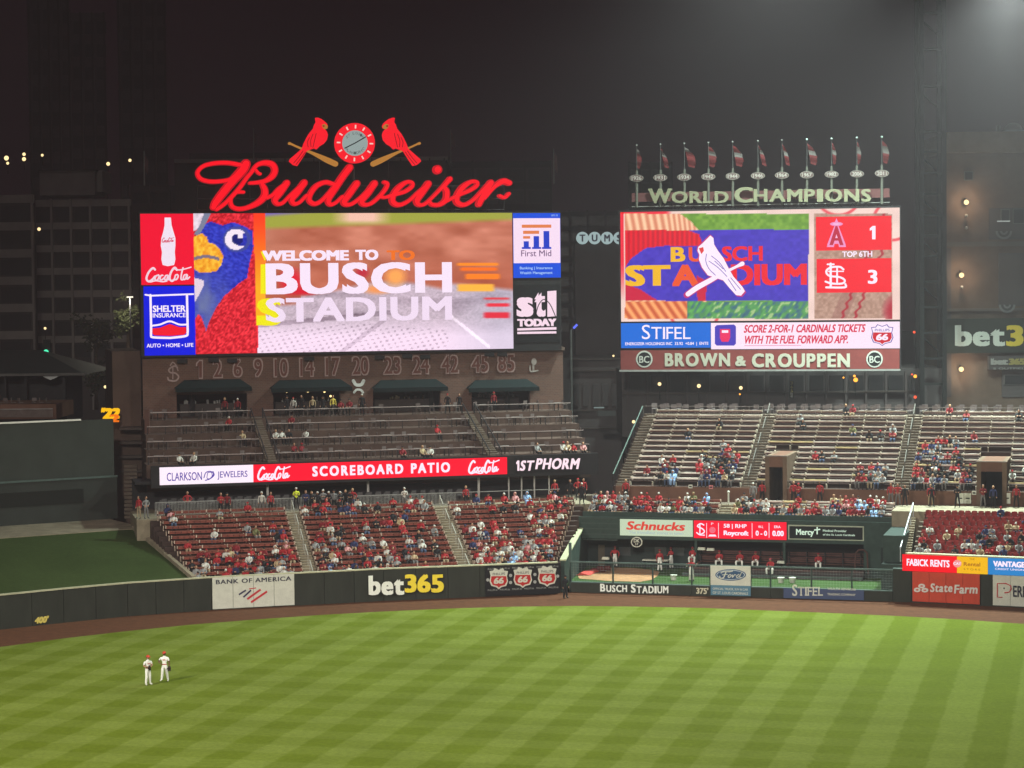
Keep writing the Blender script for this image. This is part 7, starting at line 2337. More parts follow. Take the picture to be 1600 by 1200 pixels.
def body(pose):
    """skeletons of the crowd: facing -y, feet on z=0 (standing) or on the step below the seat (sitting)"""
    J, R_, B = {}, {}, []
    def j(n, p, r): J[n] = p; R_[n] = r
    if pose.startswith('sit'):
        lean = {'sit': .0, 'sit_lean': -.16, 'sit_cross': .03, 'sit_wrap': -.02}[pose]
        j('pelvis', (0, .30, .53), (.17, .13)); j('waist', (0, .31 + lean * .3, .70), (.15, .115)); j('chest', (0, .32 + lean * .8, .88), (.18, .12)); j('neck', (0, .31 + lean, 1.03), .055); j('skull', (0, .29 + lean * 1.1, 1.12), .06)
        for s, sx in (('l', -1), ('r', 1)):
            j('hip' + s, (sx * .09, .22, .53), .095); j('knee' + s, (sx * .14, -.14, .54), .07); j('ankle' + s, (sx * .14, -.12, .12), .048); j('toe' + s, (sx * .15, -.28, .05), .04)
            j('shoulder' + s, (sx * .19, .32 + lean * .9, .96), .065)
            if pose == 'sit': el, ha = (sx * .25, .16, .72), (sx * .13, -.06, .62)
            elif pose == 'sit_lean': el, ha = (sx * .24, .02, .68), (sx * .05, -.12, .74)
            elif pose == 'sit_cross': el, ha = (sx * .25, .16, .74), (-sx * .06, .10, .78)
            else: el, ha = (sx * .22, .18, .75), (sx * .08, .06, .66)
            j('elbow' + s, el, .052 if pose != 'sit_wrap' else .09); j('hand' + s, ha, .042 if pose != 'sit_wrap' else .08)
            B += [('pelvis', 'hip' + s, 2), ('hip' + s, 'knee' + s, 2), ('knee' + s, 'ankle' + s, 2), ('ankle' + s, 'toe' + s, 4), ('chest', 'shoulder' + s, 1), ('shoulder' + s, 'elbow' + s, 1), ('elbow' + s, 'hand' + s, 1)]
        B += [('pelvis', 'waist', 1), ('waist', 'chest', 1), ('chest', 'neck', 1), ('neck', 'skull', 0)]
        head = (0, .28 + lean * 1.15, 1.19)
        if pose == 'sit_wrap':
            for n in ('pelvis', 'waist', 'chest'): R_[n] = (.23, .19)
            for s in 'lr': R_['knee' + s] = .12; R_['hip' + s] = .14; R_['shoulder' + s] = .1; R_['ankle' + s] = .08
            B = [(a, b, 1 if m == 2 else m) for a, b, m in B]
    else:
        j('pelvis', (0, 0, .95), (.16, .115)); j('waist', (0, .0, 1.12), (.14, .10)); j('chest', (0, .0, 1.34), (.18, .115)); j('neck', (0, -.01, 1.50), .055); j('skull', (0, -.02, 1.58), .06)
        for s, sx in (('l', -1), ('r', 1)):
            st = .10 if pose != 'walk' else 0
            fy = 0 if pose != 'walk' else sx * .22
            j('hip' + s, (sx * .09, 0, .90), .095); j('knee' + s, (sx * (.11 + st * .3), fy * .5 - .02, .50), .068); j('ankle' + s, (sx * (.12 + st * .5), fy, .10), .046); j('toe' + s, (sx * (.13 + st * .6), fy - .17, .045), .042)
            j('shoulder' + s, (sx * .20, .0, 1.42), .064)
            if pose == 'stand': el, ha = (sx * .27, .02, 1.14), (sx * .26, -.06, .90)
            elif pose == 'stand_hip': el, ha = (sx * .36, .04, 1.18), (sx * .20, -.06, 1.04)
            elif pose == 'stand_fold': el, ha = (sx * .26, -.05, 1.16), (-sx * .05, -.17, 1.22)
            else: el, ha = (sx * .25, -sx * .12, 1.16), (sx * .24, -sx * .25, .96)
            j('elbow' + s, el, .05); j('hand' + s, ha, .042)
            B += [('pelvis', 'hip' + s, 2), ('hip' + s, 'knee' + s, 2), ('knee' + s, 'ankle' + s, 2), ('ankle' + s, 'toe' + s, 4), ('chest', 'shoulder' + s, 1), ('shoulder' + s, 'elbow' + s, 1), ('elbow' + s, 'hand' + s, 1)]
        B += [('pelvis', 'waist', 1), ('waist', 'chest', 1), ('chest', 'neck', 1), ('neck', 'skull', 0)]
        head = (0, -.03, 1.66)
    # hands in skin
    J2 = dict(J)
    for s in 'lr':
        a, b = Vector(J['elbow' + s]), Vector(J['hand' + s]); d = (b - a).normalized() * .12
        J2['palm' + s] = tuple(b + d); R_['palm' + s] = .034; B.append(('hand' + s, 'palm' + s, 0))
    return J2, B, R_, head


FIG = {}
for pose in ('sit', 'sit_lean', 'sit_cross', 'sit_wrap', 'stand', 'stand_hip', 'stand_fold', 'walk'):
    J_, B_, R_, hd = body(pose)
    for cp in (('cap', 'bare', 'hood') if pose.startswith('sit') else ('cap', 'bare')):
        if pose == 'sit_wrap' and cp != 'hood': continue
        FIG[(pose, cp)] = figure(J_, B_, R_, hd, .115, cp, sub=0 if pose.startswith('sit') else 1)
FME = {k: fmesh(v, 'person_' + k[0]) for k, v in FIG.items()}

TOPS = [('red', mat('cloth_red', (.30, .022, .027), .85), 30), ('dark red', mat('cloth_dark_red', (.18, .02, .025), .85), 12), ('white', mat('cloth_white', (.50, .47, .43), .85), 15), ('black', mat('cloth_black', (.018, .017, .02),   .85), 20),
        ('grey', mat('cloth_grey', (.22, .21, .21), .85), 15), ('navy', mat('cloth_navy', (.03, .035, .09), .85), 7), ('tan', mat('cloth_tan', (.38, .28, .17), .85), 4), ('pink', mat('cloth_pink', (.5, .24, .24), .85), 3), ('olive', mat('cloth_olive', (.12, .11, .05), .85), 2)]
PONCHO = ('light blue', mat('poncho_blue', (.22, .33, .52), .5), 1)
PANTS = [mat('jeans', (.06, .08, .14), .85), mat('trousers_black', (.02, .02, .022), .85), mat('trousers_grey', (.14, .13, .13), .85), mat('trousers_tan', (.3, .23, .15), .85)]
HATS = [('red cap', TOPS[0][1], 5), ('white cap', TOPS[2][1], 2), ('black cap', TOPS[3][1], 3), ('navy cap', TOPS[5][1], 1), (None, m_hair, 7)]
NTH = ['first', 'second', 'third', 'fourth', 'fifth', 'sixth', 'seventh', 'eighth', 'ninth', 'tenth', 'eleventh', 'twelfth', 'thirteenth', 'fourteenth', 'fifteenth', 'sixteenth', 'seventeenth', 'eighteenth', 'nineteenth', 'twentieth',
       'twenty-first', 'twenty-second', 'twenty-third', 'twenty-fourth', 'twenty-fifth', 'twenty-sixth', 'twenty-seventh', 'twenty-eighth', 'twenty-ninth', 'thirtieth']


def wpick(lst):
    return random.choices(lst, [q[2] for q in lst])[0]


CROWD = []      # (size, function to make it a thing, (meshkey, loc, rz, mats))
BLK = ['left lower block', 'middle lower block', 'right lower block', 'above bullpen left part', 'above bullpen right part', 'left upper block', 'middle upper block', 'right upper block']


def place(fr, u, v, z, pose, top, hat, pants, where, rz=0.0, group='spectators in the stands', sc=None, kind='spectator'):
    p = fr.w(u, v, z)
    cp = 'hood' if hat == 'hood' else ('bare' if hat[0] is None else 'cap')
    if pose == 'sit_wrap': cp = 'hood'
    hm = top[1] if cp == 'hood' else hat[1]
    key = (pose, cp)
    skin = m_skin if random.random() < .85 else m_skin2
    mats = [skin, top[1], pants, hm, m_shoe, random.choice((m_hair, m_hair, m_hairb))]
    garment = 'poncho' if pose == 'sit_wrap' else random.choice(('jacket', 'top', 'jacket')) if cp != 'hood' else 'hooded jacket'
    hatt = '' if cp != 'cap' else f' and {hat[0]}'
    verb = '' if pose.startswith('sit') or kind == 'person' else ' standing'
    CROWD.append(((p - CAM).length, key, p, fr.a + rz, mats, f'{kind} in {top[0]} {garment}{hatt},{verb} {where}', group, sc or random.uniform(.95, 1.06)))


def row_people(row, dens, fr, black=None, pond=.018):
    s, i, a, b, v, z = row
    n = int((b - a - .3) / .49)
    k = 0
    q = 0
    while q < n:
        u = a + .3 + q * .49
        px, _ = project(fr.w(u, v, z + .8))
        if random.random() < dens(s, i, px) * (.98 if fr is L else 1.0):
            k += 1
            pose = random.choices(('sit', 'sit_lean', 'sit_cross', 'sit_wrap'), (5, 3, 3, pond * 20))[0]
            top = wpick(TOPS) if s < 5 or random.random() < .45 else TOPS[random.choice((3, 3, 4, 5, 1))]
            if pose == 'sit_wrap': top = PONCHO if random.random() < .6 else TOPS[random.choice((0, 0, 2))]
            hat = wpick(HATS) if random.random() < .8 else 'hood'
            where = f'{ORD[i]} row, {BLK[s]}, {NTH[min(k - 1, 29)]} from left'
            place(fr, u, v + .06, z + .0, pose, top, hat, random.choice(PANTS), where, rz=random.uniform(-.35, .35))
        q += 1


def d_left(s, i, x):
    if s == 0:
        if i <= 2: return .62 if 310 < x < 455 else .3
        if i <= 4: return .34
        if i <= 8: return .12 if x < 440 else .2
        return .07
    if s == 1:
        if i <= 3: return .55 if x < 600 else .34
        if i <= 5: return .30
        if i <= 9: return .16 if i < 9 else .26
        if i >= 12: return .5 if x < 560 or 630 < x < 670 else .04
        return .06
    if i <= 4: return .68
    if i <= 7: return .52 if (x < 780 or x > 840) else .2
    if i <= 10: return .42 if x > 830 else .14
    return .16 if x < 840 else .3


def d_right(s, i, x):
    if s == 3:
        return .80 if i == 0 else .74 if i == 1 else (.62 if x < 1040 else .3)
    if s == 4:
        if x < 1200: return .85 if i < 2 else .6
        if x < 1300: return .74 if i == 0 else .12
        return .8
    if s == 5:
        if i < 5: return .80 if x > 1092 else (.5 if 1030 < x < 1055 and i < 4 else .03)
        if i < 7: return .45 if x > 1110 else .01
        return .01
    if s == 6:
        if i <= 2: return .75 if x > 1332 else .02
        if i == 4: return .7 if 1266 < x < 1302 else .02
        if 8 <= i <= 9: return .35 if x > 1345 else .02
        return .03
    if i <= 2: return .7 if x < 1525 else (.5 if x > 1570 and i < 2 else .05)
    if i <= 7: return .52 if x < 1500 else .03
    return .03 if x < 1580 else .08


for row in LROWS: row_people(row, d_left, L)
for row in RROWS: row_people(row, d_right, R, pond=.008)
kk = {}
for (i, k, u, v, z) in SEATS:
    px, py = project(R.w(u, v, z))
    d = .52 if i < 2 else .34 if i < 5 else .12
    if 1455 < px < 1500: d *= .4
    if random.random() < d:
        kk[i] = kk.get(i, 0) + 1
        place(R, u, v + .04, z, random.choice(('sit', 'sit_lean', 'sit_cross')), TOPS[random.choice((2, 3, 3, 4, 0, 5, 6))], wpick(HATS), random.choice(PANTS), f'{ORD[i]} row of bright red seats, {NTH[kk[i] - 1]} from steps', rz=random.uniform(-.4, .4))

RED, DRED, WHT, BLK_, GRY = TOPS[0], TOPS[1], TOPS[2], TOPS[3], TOPS[4]
cap_r, cap_w, cap_b, bare = HATS[0], HATS[1], HATS[2], HATS[4]
RED2 = ('red', mat('usher_red', (.33, .03, .035), .8), 1)
PT = dict(b=PANTS[1], j=PANTS[0], g=PANTS[2], t=PANTS[3])
# standing figures: (frame, v, floor, measured x, pose, top, hat, trousers, where, turn)
zLr = lambda i: Z0 + i * RZ
ST = [
    (L, VC + 1.2, ZC, 345, 'stand_fold', RED2, bare, 'b', 'on the walkway behind the left lower block', .2), (L, VC + 1.3, ZC, 355, 'stand', DRED, cap_b, 'b', 'beside the red-topped one on the left walkway', -.3),
    (L, VC + 3.2, ZC, 293, 'stand_hip', RED2, bare, 'b', 'alone behind the picket fence at the left', 0), (L, VC + 1.2, ZC, 409, 'stand', WHT, cap_w, 'g', 'by the left aisle steps on the walkway', 0),
    (L, VC + 1.2, ZC, 423, 'stand', RED2, bare, 'b', 'right of the white-topped one by the left aisle', .3), (L, VC + .9, ZC, 551, 'stand_hip', RED, bare, 'j', 'at the top of the middle lower block, in jeans', 0),
    (L, VC + 1.5, ZC, 632, 'stand_fold', WHT, cap_w, 'g', 'on the walkway behind the middle lower block', 0), (L, VC + 1.6, ZC, 728, 'stand', RED2, bare, 'b', 'on the walkway behind the right lower block', .2),
    (L, VC + 3.4, ZC, 867, 'stand', RED2, bare, 'b', 'behind the picket fence under the white slanted sign', 0), (L, VC + 3.6, ZC, 903, 'stand_hip', RED2, cap_r, 'b', 'left of a pair under the white slanted sign', .2), (L, VC + 3.6, ZC, 912, 'stand', RED2, bare, 'b', 'right of a pair under the white slanted sign', -.2),
    (L, VC + 3.6, ZC, 891, 'stand', BLK_, bare, 'b', 'in the dark below the white slanted sign', 0), (L, VC - .3, ZC, 909, 'stand', BLK_, cap_w, 'b', 'at the head of the sloping green side wall', 0),
    (L, VC + .5, ZC, 228, 'stand_hip', GRY, bare, 'g', 'by the kerb at the left end of the seats', .6), (L, VC + .7, ZC, 217, 'stand', RED2, bare, 't', 'in tan trousers at the far left end of the seats', -.8),
    (R, VBR - .5, ZWK, 978, 'stand', RED2, bare, 'b', 'at the left end of the brown wall', .2), (R, VBR - .5, ZWK, 1191, 'stand', RED2, bare, 'b', 'left of the left tunnel entrance', 0),
    (R, VBR - .5, ZWK, 1240, 'stand', RED2, bare, 'b', 'left of a pair right of the left tunnel', .3), (R, VBR - .4, ZWK, 1248, 'stand_fold', RED2, cap_r, 'b', 'right of a pair right of the left tunnel', -.3), (R, VBR - .5, ZWK, 1281, 'stand', RED2, bare, 'b', 'alone below the middle upper block', 0),
    (R, VBR - .5, ZWK, 1392, 'stand', RED2, bare, 'g', 'left of a pair at the foot of the right aisle', 0), (R, VBR - .5, ZWK, 1403, 'stand_hip', RED2, bare, 'g', 'right of a pair at the foot of the right aisle', 0), (R, VBR - .9, ZWK, 1414, 'stand', BLK_, bare, 'b', 'at the head of the wide pale steps', 0),
    (R, VBR - .5, ZWK, 1454, 'stand', RED2, bare, 't', 'right of the wide pale steps by the brown wall', .2), (R, VBR - .6, ZWK, 1588, 'stand', RED2, bare, 'b', 'by the single white poster at the right edge', 0),
    (R, VBR - 1.2, ZWK, 1536, 'stand_fold', DRED, bare, 'g', 'in front of the right tunnel', .2), (R, VBR - 1.3, ZWK, 1552, 'stand', TOPS[5], bare, 'b', 'right of the dark red one before the right tunnel', 0), (R, VBR - 1.2, ZWK, 1456, 'stand', BLK_, cap_b, 'b', 'behind the bright red seats near the steps', .4), (R, VBR - 1.4, ZWK, 1496, 'stand_fold', BLK_, cap_b, 'b', 'behind the bright red seats below the posters', 0),
    (R, VWK + .4, ZWK, 1177, 'stand', GRY, cap_w, 'g', 'at the back of the seats left of the left tunnel', 0),
]
for fr, v, z, x, pose, top, hat, pt, wh, rz in ST:
    place(fr, fr.at(x, 790, v)[0], v, z, pose, top, hat, PT[pt], wh, rz, 'people standing on the walkways', kind='person')
for q, x in enumerate((478, 487, 496, 505, 514, 522, 531, 540, 547)):
    v = VC + .5 + (q % 2) * .5
    place(L, L.at(x, 790, v)[0], v, ZC, random.choice(('stand', 'stand_fold')), random.choice((BLK_, BLK_, GRY, TOPS[5])), random.choice((cap_b, cap_w, bare)), PANTS[1], f'{NTH[q]} of the group by the left aisle head', random.uniform(-.5, .5), 'dark-clothed group standing behind the middle block', kind='person')
hv = ('bright yellow', mat('hi_vis', (.62, .68, .05), .7), 1)
place(L, L.at(463, 790, VC + 1.5)[0], VC + 1.5, ZC + .25, 'stand_fold', hv, cap_w, PANTS[1], 'at the head of the left aisle steps', 0, 'people standing on the walkways', kind='person')
# patio guests
PTI = [(1, 230, 'sit', 0), (3, 356, 'sit', RED), (4, 449, 'stand', BLK_), (4, 459, 'stand', WHT), (4, 472, 'stand', BLK_), (4, 489, 'stand', TOPS[6]), (4, 505, 'stand', BLK_), (4, 521, 'stand', ('yellow', mat('cloth_yellow', (.55, .42, .08), .8), 1)), (4, 534, 'sit', DRED), (4, 545, 'sit', DRED), (4, 566, 'stand', BLK_), (3, 455, 'sit', DRED), (2, 430, 'sit', WHT), (2, 443, 'sit', WHT), (2, 476, 'sit', WHT), (2, 452, 'sit', BLK_), (2, 379, 'sit', TOPS[6]), (1, 462, 'sit', DRED), (1, 474, 'sit', DRED), (4, 718, 'stand', BLK_), (4, 700, 'stand', BLK_), (2, 686, 'sit', RED), (0, 663, 'sit', TOPS[6]), (0, 672, 'sit', WHT), (0, 300, 'sit', WHT), (0, 282, 'sit', WHT), (0, 842, 'sit', GRY), (0, 882, 'sit', WHT), (0, 887, 'sit', TOPS[6]), (0, 897, 'sit', RED), (0, 912, 'sit', TOPS[7]), (4, 352, 'stand', DRED), (4, 372, 'stand', DRED), (0, 630, 'sit', DRED), (4, 772, 'stand', DRED)]
for k, (ti, x, pose, top) in enumerate(PTI):
    if top == 0: continue
    v, z = allt[ti][0] + (1.3 if ti < 4 else 1.8), allt[ti][1]
    if ti == 0: v = VRB + .9; z = ZT0
    hat = random.choice((bare, cap_b, cap_w, cap_r))
    place(L, L.at(x, 680, v)[0], v, z + (.0 if pose == 'stand' else .08), pose, top, hat, PANTS[1], f'on the {["lowest", "second", "third", "fourth", "top"][ti]} patio tier', random.uniform(-.6, .6), 'guests on the tiered patio', kind='person')
    if pose == 'sit': tag(inst('patio_chair', me_chairP, None, L.w(L.at(x, 680, v)[0], v + .3, z), L.a), f'chair under the {nth(sum(1 for q in PTI[:k] if q[0] == ti))} listed guest of the {["lowest", "second", "third", "fourth", "top"][ti]} patio tier'.replace(' listed', ''), 'chair', 'occupied chairs on the tiered patio')

# the 300 nearest are individuals; the rest of the crowd, farthest away, is one mass
CROWD.sort(key=lambda c: c[0])
first, rest = CROWD[:300], CROWD[300:]
for d, key, p, rz, mats, lb, grp, sc in first:
    o = inst('person', FME[key], None, p, rz, (sc, sc, sc), mats)
    w_ = lb.split()
    if len(w_) > 16: lb = ' '.join(w_).replace(' and ' + ' '.join(w_[w_.index('and') + 1:w_.index('and') + 3]) if 'and' in w_[:7] else ' in the', ',' if 'and' in w_[:7] else '').replace(',,', ',')
    if len(lb.split()) > 16: print('LONG', lb)
    tag(o, ' '.join(lb.replace(',,', ',').split()[:16]), 'person', grp)
print('crowd', len(CROWD), 'seated in stuff', len(rest))
mlist, mb = [], MB()
for d, key, p, rz, mats, lb, grp, sc in rest:
    src = FIG[key]
    c, s = math.cos(rz), math.sin(rz)
    idx = []
    for m in mats:
        if m not in mlist: mlist.append(m)
        idx.append(mlist.index(m))
    n = len(mb.v)
    mb.v += [(p.x + sc * (x * c - y * s), p.y + sc * (x * s + y * c), p.z + sc * z) for x, y, z in src.v]
    mb.f += [tuple(i + n for i in f) for f in src.f]
    mb.m += [idx[i] for i in src.m]
o = mb.build('crowd', mlist, smooth=True, kind='stuff')
tag(o, 'distant part of the crowd scattered over the upper bleachers and the patio tiers', 'crowd')

# ---------------------------------------------------------------- players
m_uni = mat('uniform_white', (.74, .72, .68), .8, .05, 5)
m_capred = mat('cap_red', (.50, .06, .03), .7)
m_glove = mat('glove_dark', (.03, .02, .018), .6)
m_belt = mat('belt_red', (.35, .02, .02), .6)


def hand(mb, wrist, d, side, up, mi=0, curl=.4, sc=1.0):
    """palm with four unequal bent fingers and a thumb from its side"""
    w = Vector(wrist); d = Vector(d).normalized(); s = Vector(side).normalized(); n = d.cross(s).normalized()
    P0 = w + d * .09 * sc
    mb.hexa([w - s * .03 * sc - n * .014 * sc, w + s * .03 * sc - n * .014 * sc, w + s * .03 * sc + n * .014 * sc, w - s * .03 * sc + n * .014 * sc,
             P0 - s * .042 * sc - n * .013 * sc, P0 + s * .042 * sc - n * .013 * sc, P0 + s * .042 * sc + n * .013 * sc, P0 - s * .042 * sc + n * .013 * sc], mi)
    for k, ln in enumerate((.062, .075, .07, .052)):
        a = P0 + s * (-.033 + .022 * k) * sc
        b = a + (d * math.cos(curl) + n * math.sin(curl)) * ln * .55 * sc
        c = b + (d * math.cos(curl * 2.2) + n * math.sin(curl * 2.2)) * ln * .5 * sc
        mb.tube(a, b, .0095 * sc, 5, mi); mb.tube(b, c, .0088 * sc, 5, mi, .007 * sc)
    a = w + d * .03 * sc - s * .035 * sc
    b = a + (d * .6 - s * .75) .normalized() * .045 * sc
    mb.tube(a, b, .012 * sc, 5, mi); mb.tube(b, b + (d * .9 + n * .3).normalized() * .035 * sc, .01 * sc, 5, mi, .008 * sc)


def player(label, loc, rz, J, capm, skinm, gloveside=None, tm=None, pm=None, sc=1.0, seated=False, group=None):
    base = {'pelvis': (.165, .12), 'waist': (.15, .115), 'chest': (.195, .13), 'neck': .058, 'skull': .062}
    lim = {'hip': .118, 'thigh': .11, 'knee': .092, 'calf': .085, 'ankle': .070, 'toe': .046, 'shoulder': .075, 'elbow': .056, 'wrist': .036}
    rad = {}
    for n in J: rad[n] = base.get(n, lim.get(n[:-1], .06))
    B = [('pelvis', 'waist', 2), ('waist', 'chest', 1), ('chest', 'neck', 1), ('neck', 'skull', 0)]
    for s in 'lr':
        B += [('pelvis', 'hip' + s, 2), ('hip' + s, 'knee' + s, 2), ('knee' + s, 'calf' + s, 2), ('calf' + s, 'ankle' + s, 2), ('ankle' + s, 'toe' + s, 4), ('chest', 'shoulder' + s, 1), ('shoulder' + s, 'sleeve' + s, 1), ('sleeve' + s, 'elbow' + s, 0 if tm is None else 1), ('elbow' + s, 'wrist' + s, 0 if tm is None else 1)]
        rad['sleeve' + s] = .066; rad['elbow' + s] = .05 if tm is None else .056
        for a, b, nm, f in (('knee', 'ankle', 'calf', .35), ('shoulder', 'elbow', 'sleeve', .62)):
            J[nm + s] = tuple(Vector(J[a + s]).lerp(Vector(J[b + s]), f))
        rad['calf' + s] = .088
    sk = Vector(J['skull'])
    fdir = -1.0
    def extra(mb):
        for s, sx in (('l', -1), ('r', 1)):
            if gloveside == s: continue
            a, b = Vector(J['elbow' + s]), Vector(J['wrist' + s])
            hand(mb, b, (b - a), (0, 1, 0) if abs((b - a).normalized().y) < .7 else (1, 0, 0), None, 0)
    mb = figure(J, B, rad, (sk.x, sk.y - .015, sk.z + .085), .118, 'bare', fdir, extra, sub=1)
    t = thing('person', loc, label, 'person', group, rz)
    t.scale = (sc, sc, sc)
    inst('body', mb.mesh('body', [skinm, tm or m_uni, pm or m_uni, m_hair, m_white if tm is None else m_shoe, m_hair], smooth=True), t)
    h = Vector((sk.x, sk.y - .015, sk.z + .085)); r = .118
    mb = MB(); mb.ball(h + Vector((0, 0, r * .22)), r * 1.0, r * 1.12, r * 1.08, 14, 5, 0, zmin=0)
    mb.hexa([h + Vector(q) * r for q in ((-.65, -.85, .26), (.65, -.85, .26), (.5, -1.85, .15), (-.5, -1.85, .15), (-.65, -.85, .40), (.65, -.85, .40), (.5, -1.85, .24), (-.5, -1.85, .24))])
    inst('cap', mb.mesh('cap', capm, smooth=False), t)
    return t


def stand_joints(lw=.16, elbl=None, wrl=None, elr=None, wrr=None):
    J = {'pelvis': (0, 0, .98), 'waist': (0, .0, 1.14), 'chest': (0, .0, 1.38), 'neck': (0, -.01, 1.56), 'skull': (0, -.02, 1.64)}
    for s, sx in (('l', -1), ('r', 1)):
        J['hip' + s] = (sx * .10, 0, .93); J['knee' + s] = (sx * (lw * .85), -.02, .51); J['ankle' + s] = (sx * lw * 1.15, .02, .10); J['toe' + s] = (sx * (lw * 1.15 + .05), -.17, .045); J['shoulder' + s] = (sx * .215, 0, 1.46)
    J['elbowl'], J['wristl'] = elbl or (-.28, .03, 1.17), wrl or (-.27, -.05, .93)
    J['elbowr'], J['wristr'] = elr or (.28, .03, 1.17), wrr or (.27, -.05, .93)
    return J


p = PZ(257.5, 1064.5)
t1 = player('outfielder in white uniform and red cap standing with hand on hip, right of the pair', (p.x, p.y, .005), -.1, stand_joints(.17, (-.38, .06, 1.22), (-.22, -.06, 1.10), (.29, .02, 1.17), (.31, -.05, .92)), m_capred, m_skin2, 'r', sc=1.0)
def glove_part(t, c):
    mb = MB(); mb.ball(c, .10, .07, .12, 10, 6)
    for k in range(4): mb.tube(Vector(c) + Vector((-.06 + .04 * k, -.01, -.08)), Vector(c) + Vector((-.08 + .05 * k, -.03, -.20)), .028, 6, 0, .02)
    mb.tube(Vector(c) + Vector((-.08, -.03, 0)), Vector(c) + Vector((-.15, -.06, -.08)), .03, 6)
    inst('glove', mb.mesh('glove', m_glove, smooth=True), t)


def uniform_bits(t, z=1.06):
    mb = MB(); mb.tube((0, 0, z - .02), (0, 0, z + .02), .158, 16); o = inst('belt', mb.mesh('belt', m_belt), t); o.scale = (1.0, .8, 1)
    mb = MB(); mb.box(-.10, .10, -.136, -.131, 1.33, 1.37); inst('chest_lettering', mb.mesh('chest_lettering', mat('uniform_red', (.45, .04, .04), .7)), t)


glove_part(t1, (.32, -.07, .84)); uniform_bits(t1)
p = PZ(231.5, 1070.5)
t2 = player('outfielder in white uniform with arm folded across the belly, left of the pair', (p.x, p.y, .005), .75, stand_joints(.13, (-.31, -.02, 1.18), (-.10, -.20, 1.16), (.28, -.06, 1.20), (.10, -.22, 1.20)), m_capred, m_skin, 'l', sc=.99)
glove_part(t2, (-.04, -.25, 1.14)); uniform_bits(t2)
# dark figure on the track at the corner of the wall
p = PZ(883.5, 935)
player('person in black clothes standing on the dirt track at the wall corner', (p.x, p.y, .005), .5, stand_joints(.12), mat('cloth_black', (.018, .017, .02), .85), m_skin, None, tm=mat('cloth_black', (.018, .017, .02), .85), pm=PANTS[1], sc=.97)
# bullpen players
m_jack = mat('bullpen_jacket', (.34, .028, .035), .7, .1, 4)


def sit_joints(spread=.2, lean=0.0):
    J = {'pelvis': (0, .25, .53), 'waist': (0, .25 + lean * .3, .70), 'chest': (0, .24 + lean * .7, .92), 'neck': (0, .22 + lean, 1.08), 'skull': (0, .20 + lean * 1.1, 1.15)}
    for s, sx in (('l', -1), ('r', 1)):
        J['hip' + s] = (sx * .10, .2, .53); J['knee' + s] = (sx * (spread + .02), -.22, .55); J['ankle' + s] = (sx * spread, -.20, .11); J['toe' + s] = (sx * (spread + .03), -.36, .05); J['shoulder' + s] = (sx * .215, .25 + lean * .8, 1.0)
        J['elbow' + s] = (sx * .27, .06 + lean * .6, .78); J['wrist' + s] = (sx * .12, -.10, .66)
    return J


for x, k, lb in ((1124, 1, 'seated reliever in red jacket and white trousers, second from left on the bullpen bench'), (1156, 1, 'seated reliever in red jacket with knees apart, third from left on the bullpen bench'),
                 (1181, 1, 'seated reliever leaning forward in red jacket, fourth from left on the bullpen bench'), (1203.5, 0, 'seated reliever in red jacket lower at the bench end, beside a white towel'),
                 (1279, 1, 'lone reliever in red jacket seated in the right half of the shelter, leaning forward'), (1082, 2, 'reliever in dark red jacket seated high at the left end of the bench')):
    v, z = {0: (VB - 1.7, .78), 1: (VB - .45, 1.15), 2: (VB - .2, 1.35)}[k]
    t = player(lb, tuple(R.w(R.at(x, 868, v)[0], v - .1, z)), R.a + random.uniform(-.1, .1), sit_joints(random.uniform(.16, .24), -.18 if 'lean' in lb else -.03), mat('cap_dark_red', (.2, .02, .03), .7), m_skin, None, tm=m_jack, pm=m_uni, group=None)
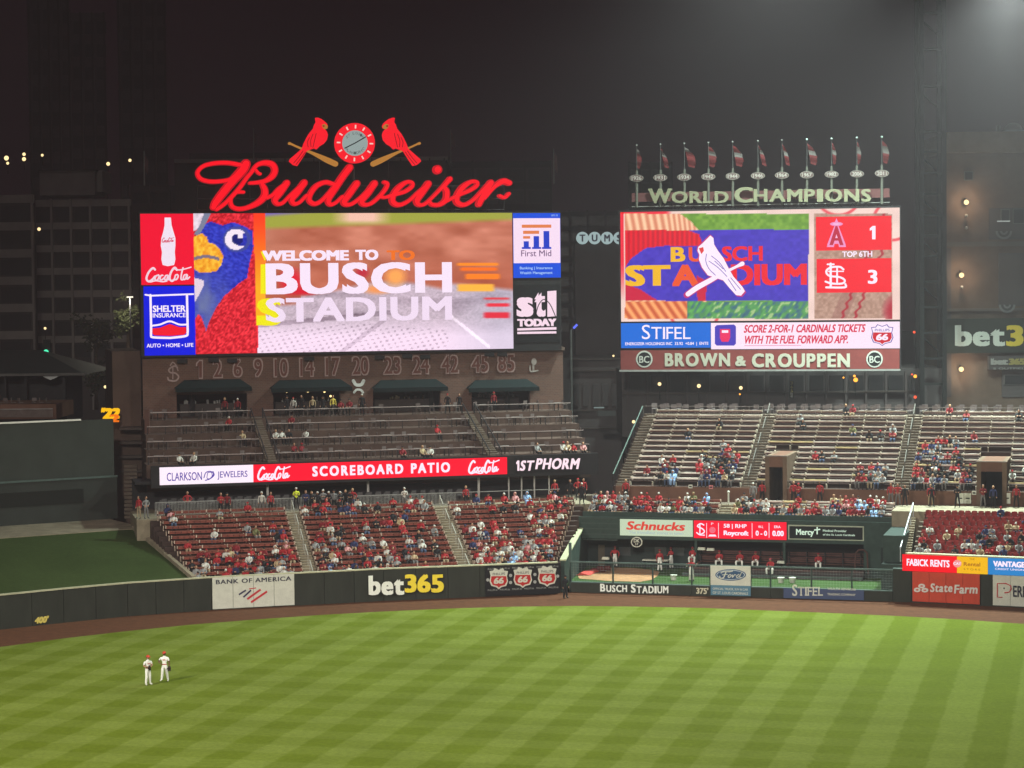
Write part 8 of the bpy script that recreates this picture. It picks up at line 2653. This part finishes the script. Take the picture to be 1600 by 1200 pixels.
for x, y, z, rz, J, lb, in ((961, 887, .57, .0, stand_joints(.12, (-.36, .03, 1.2), (-.30, -.12, .98), (.36, .03, 1.2), (.30, -.12, .98)), 'reliever in red jacket and white trousers standing alone at the left of the bullpen'),
                         (1031, 893, .57, .2, stand_joints(.13), 'player in red jacket standing behind the white folding table'), (1049, 889, .57, -.9, stand_joints(.15, (-.30, -.05, 1.2), (-.15, -.3, 1.15), (.30, -.1, 1.25), (.25, -.35, 1.35)), 'player in red jacket turned towards a white towel by the back wall'),
                         (1080, 908, .57, .3, stand_joints(.12, (-.38, -.02, 1.25), (-.46, -.18, 1.38), (.38, -.02, 1.25), (.46, -.18, 1.40)), 'catcher in red vest and white sleeves standing on the bullpen turf by the fence')):
    p = pen(x, y, z)
    t = player(lb, tuple(p), rz, J, mat('cap_dark_red', (.2, .02, .03), .7), m_skin, None, tm=m_jack, pm=m_uni, sc=.98)
    if 'catcher' in lb:
        for sx in (-1, 1):
            mb = MB(); mb.tube((sx * .38, -.03, 1.25), (sx * .45, -.16, 1.36), .075, 8); inst('sleeve', mb.mesh('sleeve', m_white), t)
            mb = MB(); mb.hexa([(sx * .14 - .07, -.12, .14), (sx * .14 + .07, -.12, .14), (sx * .14 + .07, -.05, .14), (sx * .14 - .07, -.05, .14), (sx * .13 - .07, -.13, .55), (sx * .13 + .07, -.13, .55), (sx * .13 + .07, -.05, .55), (sx * .13 - .07, -.05, .55)]); inst('shin_guard', mb.mesh('shin_guard', m_white), t)
# ================================================================ night mist lit by the floodlights
mb = MB(); mb.box(-950, 950, -160, 1150, -2.0, 150)
hz = mb.build('haze', [bpy.data.materials.new('mist')], kind='stuff')
tag(hz, 'thin floodlit mist hanging over the whole stadium', 'haze')
m = hz.data.materials[0]
m.use_nodes = True
nt = m.node_tree
nt.nodes.clear()
vo = nt.nodes.new('ShaderNodeVolumePrincipled')
vo.inputs['Color'].default_value = (1.0, .86, .93, 1)
vo.inputs['Density'].default_value = HAZE
vo.inputs['Anisotropy'].default_value = .35
ou = nt.nodes.new('ShaderNodeOutputMaterial')
nt.links.new(vo.outputs[0], ou.inputs['Volume'])
